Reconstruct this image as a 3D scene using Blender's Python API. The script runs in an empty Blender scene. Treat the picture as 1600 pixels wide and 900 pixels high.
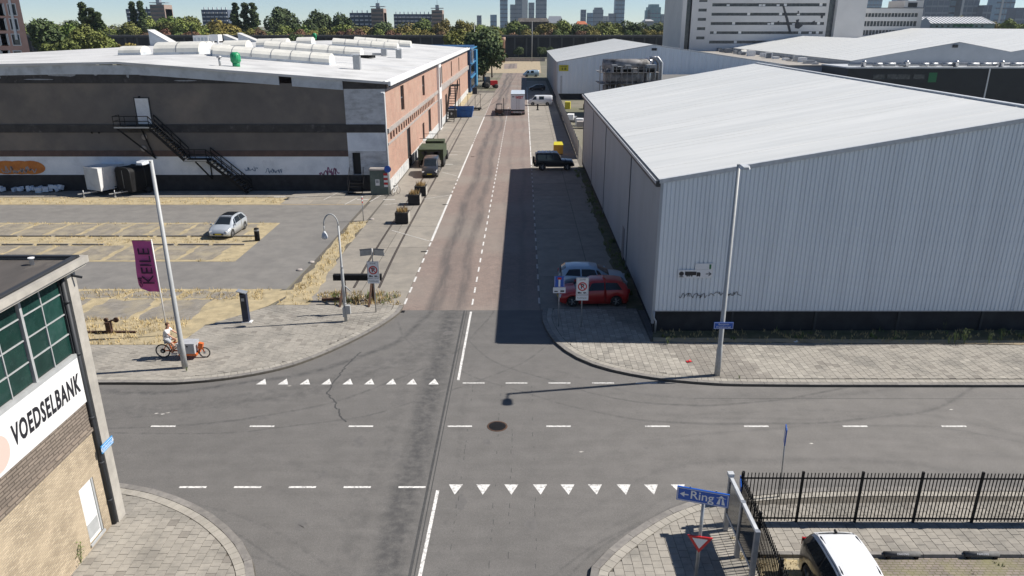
import bpy, bmesh, math, random
from math import sin, cos, tan, atan, radians, pi, sqrt, hypot
from mathutils import Vector, Matrix
random.seed(7)
SC = bpy.context.scene
COL = SC.collection

# ------------------------------------------------------------ camera
CAM_H, FOC, HORIZON = 15.4, 1150.0, 39.5
TILT = atan((450 - HORIZON) / FOC)
cd = bpy.data.cameras.new('camera')
cam = bpy.data.objects.new('camera', cd)
COL.objects.link(cam)
cam.location = (0, 0, CAM_H)
cam.rotation_euler = (pi / 2 - TILT, 0, 0)
cd.sensor_width = 36
cd.lens = 36 * FOC / 1600
cd.clip_start = 0.5
cd.clip_end = 12000
SC.camera = cam
SC.render.resolution_x, SC.render.resolution_y = 1024, 576
# ------------------------------------------------------------ daylight
SUN_EL, SUN_AZ = radians(45.2), radians(9.6)     # azimuth from +X towards +Y
w = bpy.data.worlds.new('World')
SC.world = w
w.use_nodes = True
nt = w.node_tree
bg = nt.nodes['Background']
sky = nt.nodes.new('ShaderNodeTexSky')
sky.sky_type = 'NISHITA'
sky.sun_disc = False
sky.sun_elevation = SUN_EL
sky.sun_rotation = pi / 2 - SUN_AZ
sky.air_density = 0.62
sky.dust_density = 0.0
sky.ozone_density = 3.0
sky.altitude = 0
nt.links.new(sky.outputs[0], bg.inputs[0])
bg.inputs[1].default_value = 0.072
sd = bpy.data.lights.new('sun', 'SUN')
sd.energy = 5.0
sd.angle = radians(0.53)
sd.color = (1.0, 0.945, 0.87)
sun = bpy.data.objects.new('sun', sd)
COL.objects.link(sun)
SUNV = Vector((cos(SUN_AZ) * cos(SUN_EL), sin(SUN_AZ) * cos(SUN_EL), sin(SUN_EL)))
sun.rotation_euler = SUNV.to_track_quat('Z', 'Y').to_euler()
sun.location = (60, 20, 80)
SC.view_settings.view_transform = 'Standard'
SC.view_settings.look = 'None'
SC.view_settings.exposure = 0.50
SC.view_settings.gamma = 1.0

# ------------------------------------------------------------ surveying helpers
_c, _s = cos(TILT), sin(TILT)
def _ray(px, py):
    u = (px - 800) / FOC; v = (450 - py) / FOC
    return (u, _c + v * _s, -_s + v * _c)
def G(px, py, z=0.0):                      # photo point on the level plane z
    d = _ray(px, py); t = (z - CAM_H) / d[2]
    return (d[0] * t, d[1] * t)
def AY(px, py, Y):                         # photo point on the upright plane y = Y -> (x, z)
    d = _ray(px, py); t = Y / d[1]
    return (d[0] * t, CAM_H + d[2] * t)
def AX(px, py, X):
    d = _ray(px, py); t = X / d[0]
    return (d[1] * t, CAM_H + d[2] * t)

# ------------------------------------------------------------ mesh helpers
class MB:
    def __init__(s, T=None):
        s.v = []; s.f = []; s.m = []; s.T = T; s.sm = []
    def a(s, p):
        if s.T: p = s.T(*p)
        s.v.append(tuple(p)); return len(s.v) - 1
    def face(s, pts, m=0, smooth=False):
        s.f.append([s.a(p) for p in pts]); s.m.append(m); s.sm.append(smooth)
    def idx(s, ids, m=0, smooth=False):
        s.f.append(list(ids)); s.m.append(m); s.sm.append(smooth)
    def box(s, x0, y0, z0, x1, y1, z1, m=0, top=None):
        p = [s.a(q) for q in ((x0,y0,z0),(x1,y0,z0),(x1,y1,z0),(x0,y1,z0),(x0,y0,z1),(x1,y0,z1),(x1,y1,z1),(x0,y1,z1))]
        for k, q in enumerate(((0,3,2,1),(4,5,6,7),(0,1,5,4),(1,2,6,5),(2,3,7,6),(3,0,4,7))):
            s.idx([p[i] for i in q], top if (top is not None and k == 1) else m)
        return s
    def obox(s, c, d, rz=0, m=0, rx=0, ry=0):
        R = Matrix.Rotation(rz, 3, 'Z') @ Matrix.Rotation(ry, 3, 'Y') @ Matrix.Rotation(rx, 3, 'X')
        p = []
        for q in ((-1,-1,-1),(1,-1,-1),(1,1,-1),(-1,1,-1),(-1,-1,1),(1,-1,1),(1,1,1),(-1,1,1)):
            w_ = R @ Vector((q[0]*d[0]/2, q[1]*d[1]/2, q[2]*d[2]/2))
            p.append(s.a((c[0]+w_.x, c[1]+w_.y, c[2]+w_.z)))
        for q in ((0,3,2,1),(4,5,6,7),(0,1,5,4),(1,2,6,5),(2,3,7,6),(3,0,4,7)):
            s.idx([p[i] for i in q], m)
        return s
    def bar(s, a, b, wdt, h=None, m=0):
        a = Vector(a); b = Vector(b); h = h or wdt
        d = (b - a); L = d.length; d.normalize()
        up = Vector((0,0,1)) if abs(d.z) < .95 else Vector((0,1,0))
        r = d.cross(up).normalized(); u = r.cross(d)
        p = []
        for e in (a, b):
            for i, j in ((-1,-1),(1,-1),(1,1),(-1,1)):
                p.append(s.a(e + r*(i*wdt/2) + u*(j*h/2)))
        for q in ((0,1,2,3),(4,7,6,5),(0,4,5,1),(1,5,6,2),(2,6,7,3),(3,7,4,0)):
            s.idx([p[i] for i in q], m)
        return s
    def tube(s, path, r, n=8, m=0, cap=True):
        path = [Vector(p) for p in path]; K = len(path)
        rs = r if isinstance(r, (list, tuple)) else [r]*K
        rings = []
        prev = None
        for k, p in enumerate(path):
            d = (path[min(k+1,K-1)] - path[max(k-1,0)]).normalized()
            if prev is None:
                up = Vector((0,0,1)) if abs(d.z) < .9 else Vector((1,0,0))
                x = d.cross(up).normalized()
            else:
                x = (prev - d*prev.dot(d)).normalized()
            prev = x
            y = d.cross(x)
            rings.append([s.a(p + x*(cos(2*pi*i/n)*rs[k]) + y*(sin(2*pi*i/n)*rs[k])) for i in range(n)])
        for k in range(K-1):
            for i in range(n):
                s.idx((rings[k][i], rings[k][(i+1)%n], rings[k+1][(i+1)%n], rings[k+1][i]), m, True)
        if cap:
            s.idx(rings[0][::-1], m); s.idx(rings[-1], m)
        return s
    def lathe(s, prof, c=(0,0,0), n=12, m=0, axis='z', cap=True):
        rings = []
        for r, h in prof:
            ring = []
            for i in range(n):
                a = 2*pi*i/n; x, y = cos(a)*r, sin(a)*r
                q = (x, y, h) if axis == 'z' else ((h, x, y) if axis == 'x' else (y, h, x))
                ring.append(s.a((c[0]+q[0], c[1]+q[1], c[2]+q[2])))
            rings.append(ring)
        for k in range(len(prof)-1):
            for i in range(n):
                s.idx((rings[k][i], rings[k][(i+1)%n], rings[k+1][(i+1)%n], rings[k+1][i]), m, True)
        if cap:
            s.idx(rings[0][::-1], m); s.idx(rings[-1], m)
        return s
    def prism(s, poly, z0, z1, m=0, bottom=False):
        n = len(poly)
        t = [s.a((x, y, z1)) for x, y in poly]
        s.idx(t, m)
        b = [s.a((x, y, z0)) for x, y in poly]
        for i in range(n):
            s.idx((b[i], b[(i+1)%n], t[(i+1)%n], t[i]), m)
        if bottom: s.idx(b[::-1], m)
        return s
    def flat(s, poly, z, m=0):
        s.face([(x, y, z) for x, y in poly], m); return s
    def mesh(s, name, mats, off=None):
        me = bpy.data.meshes.new(name)
        vv = s.v if off is None else [(a-off[0], b-off[1], c-off[2]) for a, b, c in s.v]
        me.from_pydata(vv, [], s.f)
        if not isinstance(mats, (list, tuple)): mats = [mats]
        for q in mats: me.materials.append(q)
        if len(mats) > 1: me.polygons.foreach_set('material_index', s.m)
        me.polygons.foreach_set('use_smooth', s.sm)
        me.update()
        return me

def wloc(o):
    l = Vector((0,0,0))
    while o is not None:
        l += o.location; o = o.parent
    return l
def link(name, me, parent=None, loc=(0,0,0), rz=0, label=None, kind=None):
    o = bpy.data.objects.new(name, me); COL.objects.link(o)
    o.parent = parent; o.location = loc; o.rotation_euler = (0,0,rz) if not isinstance(rz, tuple) else rz
    if label: o['label'] = label
    if kind: o['kind'] = kind
    return o
def P(name, mb, mats, parent=None, world=False, label=None, kind=None):
    """one part; world=True: mb holds world coordinates and parents are unrotated"""
    off = wloc(parent) if (world and parent is not None) else None
    return link(name, mb.mesh(name, mats, off), parent, label=label, kind=kind)
def thing(name, label, cat, loc=(0,0,0), rz=0, group=None):
    o = bpy.data.objects.new(name, None); COL.objects.link(o)
    o.location = loc; o.rotation_euler = (0,0,rz); o.empty_display_size = .3
    o['label'] = label; o['category'] = cat
    if group: o['group'] = group
    return o
def tag(o, label, cat, group=None):
    o['label'] = label; o['category'] = cat
    if group: o['group'] = group
    return o
def solo(name, mb, mats, label, cat, loc, rz=0, group=None, world=False):
    """a thing that is one mesh"""
    me = mb.mesh(name, mats, loc if world else None)
    o = link(name, me, None, loc, rz)
    return tag(o, label, cat, group)
def struct(name, mb, mats):
    return link(name, mb.mesh(name, mats), kind='structure')
def kids(o): return [c for c in bpy.data.objects if c.parent == o]
def dup(root, loc, rz=None, label=None, group=None, scale=None, swap=None):
    r = root.copy(); COL.objects.link(r); r.location = loc
    if rz is not None: r.rotation_euler = (0,0,rz)
    if scale: r.scale = scale
    if label: r['label'] = label
    if group: r['group'] = group
    for ch in kids(root):
        c = ch.copy(); COL.objects.link(c); c.parent = r
        for g in kids(ch):
            d = g.copy(); COL.objects.link(d); d.parent = c
    return r
_font_cache = {}
def text_mesh(txt, size, depth=0.004, align='CENTER', bold=0.0, shear=0.0, xs=1.0, gap=1.0):
    cu = bpy.data.curves.new('lettering', 'FONT')
    cu.body = txt; cu.size = size; cu.extrude = depth; cu.align_x = align; cu.align_y = 'CENTER'
    cu.offset = bold; cu.shear = shear; cu.resolution_u = 3; cu.space_character = gap
    to = bpy.data.objects.new('tmp', cu); COL.objects.link(to)
    dg = bpy.context.evaluated_depsgraph_get()
    me = bpy.data.meshes.new_from_object(to.evaluated_get(dg))
    bpy.data.objects.remove(to); bpy.data.curves.remove(cu)
    if xs != 1.0:
        for v in me.vertices: v.co.x *= xs
    return me
def text(name, txt, size, mat_, parent, M, **k):
    """lettering placed by matrix M (local to the parent); text lies in its xy plane"""
    me = text_mesh(txt, size, **k)
    me.transform(M); me.materials.clear(); me.materials.append(mat_)
    me.name = name
    return link(name, me, parent)
def frameM(o, x, y):
    """matrix from origin, x axis (reading direction) and y axis (up)"""
    x = Vector(x).normalized(); y = Vector(y).normalized(); z = x.cross(y)
    M = Matrix.Identity(4)
    for i in range(3):
        M[i][0], M[i][1], M[i][2], M[i][3] = x[i], y[i], z[i], o[i]
    return M
def clip_poly(sub, clip):
    """convex clip polygon, counter-clockwise"""
    out = sub
    n = len(clip)
    for i in range(n):
        ax, ay = clip[i]; bx, by = clip[(i+1)%n]
        inp = out; out = []
        if not inp: return []
        def side(p): return (bx-ax)*(p[1]-ay) - (by-ay)*(p[0]-ax)
        for k in range(len(inp)):
            p = inp[k]; q = inp[(k+1)%len(inp)]
            sp, sq = side(p), side(q)
            if sp >= 0: out.append(p)
            if (sp >= 0) != (sq >= 0):
                t = sp/(sp-sq); out.append((p[0]+(q[0]-p[0])*t, p[1]+(q[1]-p[1])*t))
    return out
def area(p):
    return .5*sum(p[i][0]*p[(i+1)%len(p)][1]-p[(i+1)%len(p)][0]*p[i][1] for i in range(len(p)))
def hull(pts):
    pts = sorted(set(pts)); 
    def half(ps):
        h = []
        for p in ps:
            while len(h) > 1 and (h[-1][0]-h[-2][0])*(p[1]-h[-2][1])-(h[-1][1]-h[-2][1])*(p[0]-h[-2][0]) <= 1e-9: h.pop()
            h.append(p)
        return h
    a = half(pts); b = half(pts[::-1]); return a[:-1]+b[:-1]
def ccw(p): return p if area(p) > 0 else p[::-1]
def smooth_line(pts, n=6):
    """Catmull-Rom through 2-D points"""
    out = []
    P_ = [pts[0]] + list(pts) + [pts[-1]]
    for i in range(1, len(P_)-2):
        p0, p1, p2, p3 = P_[i-1], P_[i], P_[i+1], P_[i+2]
        for k in range(n):
            t = k/n
            out.append(tuple(.5*((2*p1[j]) + (-p0[j]+p2[j])*t + (2*p0[j]-5*p1[j]+4*p2[j]-p3[j])*t*t + (-p0[j]+3*p1[j]-3*p2[j]+p3[j])*t**3) for j in range(2)))
    out.append(tuple(pts[-1]))
    return out
def offset_line(pts, d):
    out = []
    for i, p in enumerate(pts):
        a = pts[max(i-1,0)]; b = pts[min(i+1,len(pts)-1)]
        dx, dy = b[0]-a[0], b[1]-a[1]; L = hypot(dx, dy) or 1
        out.append((p[0]-dy/L*d, p[1]+dx/L*d))
    return out
def resample(pts, step):
    out = [pts[0]]; acc = 0
    for i in range(len(pts)-1):
        a, b = pts[i], pts[i+1]; L = hypot(b[0]-a[0], b[1]-a[1])
        while L > 0 and acc + L >= step:
            t = (step-acc)/L; a = (a[0]+(b[0]-a[0])*t, a[1]+(b[1]-a[1])*t)
            out.append(a); L = hypot(b[0]-a[0], b[1]-a[1]); acc = 0
        acc += L
    return out

# ------------------------------------------------------------ materials
def mat(name, c1, c2=None, scale=2.0, rough=.75, metal=0.0, bump=0.0, bscale=None, rnd=0.0, isl=0.0,
        stain=None, sscale=.4, samt=.5, slo=.5, shi=.7, coat=0.0, detail=5, stretch=None, emit=None, spec=None, hue=0.0, alpha=None, trans=0):
    m = bpy.data.materials.new(name); m.use_nodes = True
    t = m.node_tree; N = t.nodes; L = t.links
    b = N['Principled BSDF']
    b.inputs['Roughness'].default_value = rough; b.inputs['Metallic'].default_value = metal
    if coat: b.inputs['Coat Weight'].default_value = coat
    if spec is not None: b.inputs['Specular IOR Level'].default_value = spec
    if alpha is not None: b.inputs['Alpha'].default_value = alpha
    if trans: b.inputs['Transmission Weight'].default_value = trans
    geo = N.new('ShaderNodeNewGeometry')
    vec = geo.outputs['Position']
    if stretch:
        mp = N.new('ShaderNodeMapping'); mp.inputs['Scale'].default_value = stretch
        L.new(vec, mp.inputs[0]); vec = mp.outputs[0]
    col = None
    if c2 is not None:
        no = N.new('ShaderNodeTexNoise'); no.inputs['Scale'].default_value = scale; no.inputs['Detail'].default_value = detail
        no.inputs['Roughness'].default_value = .62
        L.new(vec, no.inputs['Vector'])
        rp = N.new('ShaderNodeMapRange'); rp.inputs[1].default_value = .35; rp.inputs[2].default_value = .65
        L.new(no.outputs['Fac'], rp.inputs[0])
        mx = N.new('ShaderNodeMix'); mx.data_type = 'RGBA'
        mx.inputs[6].default_value = (*c1, 1); mx.inputs[7].default_value = (*c2, 1)
        L.new(rp.outputs[0], mx.inputs[0]); col = mx.outputs[2]
    if stain is not None:
        n2 = N.new('ShaderNodeTexNoise'); n2.inputs['Scale'].default_value = sscale; n2.inputs['Detail'].default_value = 6
        n2.inputs['Roughness'].default_value = .65
        L.new(vec, n2.inputs['Vector'])
        r2 = N.new('ShaderNodeMapRange'); r2.inputs[1].default_value = slo; r2.inputs[2].default_value = shi; r2.inputs[4].default_value = samt
        L.new(n2.outputs['Fac'], r2.inputs[0])
        m2 = N.new('ShaderNodeMix'); m2.data_type = 'RGBA'; m2.inputs[7].default_value = (*stain, 1)
        if col is None: m2.inputs[6].default_value = (*c1, 1)
        else: L.new(col, m2.inputs[6])
        L.new(r2.outputs[0], m2.inputs[0]); col = m2.outputs[2]
    if rnd or isl or hue:
        hs = N.new('ShaderNodeHueSaturation')
        if col is None: hs.inputs['Color'].default_value = (*c1, 1)
        else: L.new(col, hs.inputs['Color'])
        src = None
        if rnd:
            oi = N.new('ShaderNodeObjectInfo')
            r3 = N.new('ShaderNodeMapRange'); r3.inputs[3].default_value = 1-rnd; r3.inputs[4].default_value = 1+rnd
            L.new(oi.outputs['Random'], r3.inputs[0]); src = r3.outputs[0]
            if hue:
                r5 = N.new('ShaderNodeMapRange'); r5.inputs[3].default_value = .5-hue; r5.inputs[4].default_value = .5+hue
                mm = N.new('ShaderNodeMath'); mm.operation = 'FRACT'
                m7 = N.new('ShaderNodeMath'); m7.operation = 'MULTIPLY'; m7.inputs[1].default_value = 7.31
                L.new(oi.outputs['Random'], m7.inputs[0]); L.new(m7.outputs[0], mm.inputs[0]); L.new(mm.outputs[0], r5.inputs[0])
                L.new(r5.outputs[0], hs.inputs['Hue'])
        if isl:
            r4 = N.new('ShaderNodeMapRange'); r4.inputs[3].default_value = 1-isl; r4.inputs[4].default_value = 1+isl
            L.new(geo.outputs['Random Per Island'], r4.inputs[0])
            if src is None: src = r4.outputs[0]
            else:
                mu = N.new('ShaderNodeMath'); mu.operation = 'MULTIPLY'
                L.new(src, mu.inputs[0]); L.new(r4.outputs[0], mu.inputs[1]); src = mu.outputs[0]
        if src is not None: L.new(src, hs.inputs['Value'])
        col = hs.outputs[0]
    if col is None: b.inputs['Base Color'].default_value = (*c1, 1)
    else: L.new(col, b.inputs['Base Color'])
    if bump:
        nb = N.new('ShaderNodeTexNoise'); nb.inputs['Scale'].default_value = bscale or scale*6; nb.inputs['Detail'].default_value = 4
        L.new(vec, nb.inputs['Vector'])
        bp = N.new('ShaderNodeBump'); bp.inputs['Strength'].default_value = bump; bp.inputs['Distance'].default_value = .02
        L.new(nb.outputs['Fac'], bp.inputs['Height']); L.new(bp.outputs[0], b.inputs['Normal'])
    if emit: b.inputs['Emission Color'].default_value = (*emit, 1); b.inputs['Emission Strength'].default_value = 1
    m.diffuse_color = (*c1, 1)
    return m
def brickmat(name, ca, cb, mortar, axis='x', bw=.21, bh=.065, ms=.012, bump=.5, stain=None, samt=.4, sscale=.3, var=.5):
    """brick bond on an upright wall (axis = horizontal world axis) or, axis 'g', on the ground"""
    m = mat(name, ca, rough=.85)
    t = m.node_tree; N = t.nodes; L = t.links; b = N['Principled BSDF']
    geo = [n for n in N if n.type == 'NEW_GEOMETRY'][0]
    sp = N.new('ShaderNodeSeparateXYZ'); L.new(geo.outputs['Position'], sp.inputs[0])
    cb_ = N.new('ShaderNodeCombineXYZ')
    L.new(sp.outputs['Y' if axis == 'y' else 'X'], cb_.inputs[0]); L.new(sp.outputs['Y' if axis == 'g' else 'Z'], cb_.inputs[1])
    br = N.new('ShaderNodeTexBrick'); L.new(cb_.outputs[0], br.inputs['Vector'])
    br.inputs['Color1'].default_value = (*ca, 1); br.inputs['Color2'].default_value = (*cb, 1); br.inputs['Mortar'].default_value = (*mortar, 1)
    br.inputs['Scale'].default_value = 1; br.inputs['Mortar Size'].default_value = ms
    br.inputs['Brick Width'].default_value = bw; br.inputs['Row Height'].default_value = bh; br.inputs['Bias'].default_value = 0
    col = br.outputs['Color']
    if var:
        nz = N.new('ShaderNodeTexNoise'); nz.inputs['Scale'].default_value = 1.3; nz.inputs['Detail'].default_value = 7; nz.inputs['Roughness'].default_value = .7
        L.new(geo.outputs['Position'], nz.inputs['Vector'])
        rr = N.new('ShaderNodeMapRange'); rr.inputs[1].default_value = .3; rr.inputs[2].default_value = .7
        rr.inputs[3].default_value = 1-var*.5; rr.inputs[4].default_value = 1+var*.5
        L.new(nz.outputs['Fac'], rr.inputs[0])
        hs = N.new('ShaderNodeHueSaturation'); L.new(col, hs.inputs['Color']); L.new(rr.outputs[0], hs.inputs['Value']); col = hs.outputs[0]
    if stain:
        n2 = N.new('ShaderNodeTexNoise'); n2.inputs['Scale'].default_value = sscale; n2.inputs['Detail'].default_value = 6
        L.new(geo.outputs['Position'], n2.inputs['Vector'])
        r2 = N.new('ShaderNodeMapRange'); r2.inputs[1].default_value = .45; r2.inputs[2].default_value = .65; r2.inputs[4].default_value = samt
        L.new(n2.outputs['Fac'], r2.inputs[0])
        mx = N.new('ShaderNodeMix'); mx.data_type = 'RGBA'; L.new(r2.outputs[0], mx.inputs[0]); L.new(col, mx.inputs[6]); mx.inputs[7].default_value = (*stain, 1)
        col = mx.outputs[2]
    L.new(col, b.inputs['Base Color'])
    bp = N.new('ShaderNodeBump'); bp.inputs['Strength'].default_value = bump; bp.inputs['Distance'].default_value = .01; bp.invert = True
    L.new(br.outputs['Fac'], bp.inputs['Height']); L.new(bp.outputs[0], b.inputs['Normal'])
    return m

def g(v, k=1.0): return (v, v*k, v*k*k)
M = {}
M['white'] = mat('white_paint', (.78,.78,.77), (.68,.68,.67), 3, rough=.5)
M['mark'] = mat('road_paint', (.74,.73,.70), (.56,.55,.53), 9, rough=.8, stain=(.28,.27,.26), sscale=9, samt=.85, slo=.52, shi=.62, detail=9)
M['mark_old'] = mat('worn_road_paint', (.66,.64,.60), (.36,.34,.31), 10, rough=.85, stain=(.27,.25,.22), sscale=5, samt=.8, slo=.47, shi=.65)
M['black'] = mat('black_metal', (.009,.009,.010), (.014,.014,.015), 6, rough=.65, spec=.2)
M['dark'] = mat('dark_recess', (.012,.013,.015), rough=.7)
M['rubber'] = mat('rubber', (.02,.02,.02), (.035,.034,.033), 8, rough=.85)
M['galv'] = mat('galvanised_steel', (.42,.43,.44), (.33,.34,.35), 5, rough=.45, metal=.55, bump=.1)
M['polegrey'] = mat('grey_painted_pole', (.40,.41,.41), (.34,.35,.35), 4, rough=.5)
M['steel'] = mat('brushed_steel', (.55,.56,.58), (.42,.43,.45), 6, rough=.3, metal=.9)
M['rust'] = mat('rusty_steel', (.10,.05,.03), (.05,.03,.022), 8, rough=.9, bump=.4)
M['signblue'] = mat('sign_blue', (.012,.09,.42), rough=.35)
M['signblue_l'] = mat('sign_light_blue', (.05,.28,.60), rough=.4)
M['signwhite'] = mat('sign_white', (.72,.73,.74), rough=.4)
M['signred'] = mat('sign_red', (.50,.015,.02), rough=.4)
M['signdark'] = mat('sign_black', (.015,.015,.02), rough=.5)
M['signback'] = mat('sign_back_grey', (.35,.37,.40), (.28,.30,.33), 6, rough=.4, metal=.4)
M['glass'] = mat('dark_window_glass', (.015,.02,.025), rough=.08, spec=.6)
M['glass_grey'] = mat('grey_window_glass', (.05,.06,.07), (.10,.11,.12), 1.5, rough=.15)
M['glass_green'] = mat('green_tinted_pane', (.012,.047,.038), (.008,.032,.027), 1.8, rough=.2, rnd=.4, stain=(.03,.065,.06), sscale=2.5, samt=.5)
M['kerb'] = mat('kerb_stone', (.24,.225,.205), (.17,.16,.15), 5, rough=.85, rnd=.12, bump=.2)
M['concrete'] = mat('concrete', (.36,.335,.30), (.27,.25,.225), 2.2, rough=.9, bump=.2, stain=(.16,.15,.14), sscale=.7, samt=.5)
# ============================================================ GROUND
def asphalt_material():
    m = mat('asphalt', (.176,.167,.157), (.150,.143,.134), 1.1, rough=.88, bump=.35, bscale=60)
    t = m.node_tree; N = t.nodes; L = t.links; b = N['Principled BSDF']
    col = b.inputs['Base Color'].links[0].from_socket
    geo = [n for n in N if n.type == 'NEW_GEOMETRY'][0]; pos = geo.outputs['Position']
    def math_(op, a, c=None, d=None, clamp=False):
        n = N.new('ShaderNodeMath'); n.operation = op; n.use_clamp = clamp
        for i, q in enumerate((a, c, d)):
            if q is None: continue
            if isinstance(q, (int, float)): n.inputs[i].default_value = q
            else: L.new(q, n.inputs[i])
        return n.outputs[0]
    def noise(scale, detail=4, st=None):
        v = pos
        if st:
            mp = N.new('ShaderNodeMapping'); mp.inputs['Scale'].default_value = st; L.new(pos, mp.inputs[0]); v = mp.outputs[0]
        n = N.new('ShaderNodeTexNoise'); n.inputs['Scale'].default_value = scale; n.inputs['Detail'].default_value = detail; n.inputs['Roughness'].default_value = .65
        L.new(v, n.inputs['Vector']); return n.outputs['Fac']
    def rng(x, a, c, lo=0, hi=1):
        n = N.new('ShaderNodeMapRange'); n.inputs[1].default_value = a; n.inputs[2].default_value = c; n.inputs[3].default_value = lo; n.inputs[4].default_value = hi
        L.new(x, n.inputs[0]); return n.outputs[0]
    sep = N.new('ShaderNodeSeparateXYZ'); L.new(pos, sep.inputs[0]); X, Y = sep.outputs[0], sep.outputs[1]
    wob = math_('MULTIPLY', math_('SUBTRACT', noise(.13, 1), .5), 1.6)
    dark = None
    mott = rng(noise(2.6, 7), .32, .62, .35, 1)
    for cx, cy, r, wd, am in ((-13,12,12.6,1.0,.30),(-15.5,40.5,12.9,1.3,.42),(-12.2,12.6,5.6,.5,.25),(8.5,42.5,13.6,.7,.22),(-16.5,41.5,12.2,.35,.65),(-16.5,41.5,13.6,.9,.40),(-16,42,10.2,.3,.30),(-15,43,16.0,.3,.22),
                              (-13,12,9.6,.22,.38),(-13,12,11.2,.3,.3),(-14,11,14.5,.35,.28),(-12,13,7.6,.15,.22),
                              (11,43,14.5,.3,.30),(11,43,16.2,.25,.22),(10,42,11.6,.25,.22),
                              (-10.5,13,6.4,.12,.5),(-13.5,12.5,8.8,.10,.5),(-15.5,40.5,14.4,.16,.55),(-17.5,42.5,15.6,.12,.5),(-14,44,18.4,.14,.5),(9,41,12.8,.12,.5),(10,44,17.6,.14,.45),(9,13,8.6,.12,.45),(10.5,10,12.0,.12,.45),(12.5,8,18.5,.14,.22),(10,12,10.5,.3,.25),(11,11,13.2,.35,.25),(12,12,15.8,.25,.2),(-2,10,14.2,.15,.16)):
        dx = math_('SUBTRACT', X, cx); dy = math_('SUBTRACT', Y, cy)
        rr = math_('SQRT', math_('ADD', math_('MULTIPLY', dx, dx), math_('MULTIPLY', dy, dy)))
        d = math_('ABSOLUTE', math_('SUBTRACT', math_('ADD', rr, wob), r))
        k = math_('MULTIPLY', rng(d, 0, wd*1.3, 1, 0), am*1.35)
        dark = k if dark is None else math_('MAXIMUM', dark, k)
    for x0, wd, am in ((-3.6,.85,.66),(-4.9,.8,.34),(-.9,.25,.2),(.55,.25,.22),(-2.0,.3,.28)):
        xs = math_('SUBTRACT', X, math_('MULTIPLY', math_('SUBTRACT', Y, 30), .0145))
        d = math_('ABSOLUTE', math_('SUBTRACT', math_('ADD', xs, math_('MULTIPLY', wob, .35)), x0))
        k = math_('MULTIPLY', rng(d, wd*.25, wd*1.25, 1, 0), min(.9, am*1.3))
        dark = math_('MAXIMUM', dark, k)
    for y0, wd, am in ((24.0,.3,.16),(25.3,.25,.14),(27.5,.3,.18),(28.9,.25,.16)):
        d = math_('ABSOLUTE', math_('SUBTRACT', math_('ADD', Y, math_('MULTIPLY', wob, .5)), y0))
        dark = math_('MAXIMUM', dark, math_('MULTIPLY', rng(d, 0, wd*1.8, 1, 0), am))
    dark = math_('MULTIPLY', dark, mott)
    big = math_('ADD', rng(noise(.10, 6), .45, .75, 0, .14), rng(math_('ADD', X, math_('MULTIPLY', wob, 3.0)), 9.0, 1.0, 0, .22))
    dark = math_('MAXIMUM', dark, big, clamp=True)
    mx = N.new('ShaderNodeMix'); mx.data_type = 'RGBA'; L.new(dark, mx.inputs[0]); L.new(col, mx.inputs[6]); mx.inputs[7].default_value = (.052,.052,.053,1)
    # coarse chippings
    ch = rng(noise(34, 3), .30, .70, .72, 1.28)
    hs = N.new('ShaderNodeHueSaturation'); L.new(mx.outputs[2], hs.inputs['Color']); L.new(ch, hs.inputs['Value'])
    g2 = rng(noise(13, 3), .3, .7, .91, 1.09); hs1 = N.new('ShaderNodeHueSaturation'); L.new(hs.outputs[0], hs1.inputs['Color']); L.new(g2, hs1.inputs['Value']); hs = hs1
    # streaks across (dragged dirt)
    st = rng(noise(.8, 5, (.25, 2.2, 1)), .3, .7, .93, 1.07)
    hs2 = N.new('ShaderNodeHueSaturation'); L.new(hs.outputs[0], hs2.inputs['Color']); L.new(st, hs2.inputs['Value'])
    L.new(hs2.outputs[0], b.inputs['Base Color'])
    return m
M['asphalt'] = asphalt_material()
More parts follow.
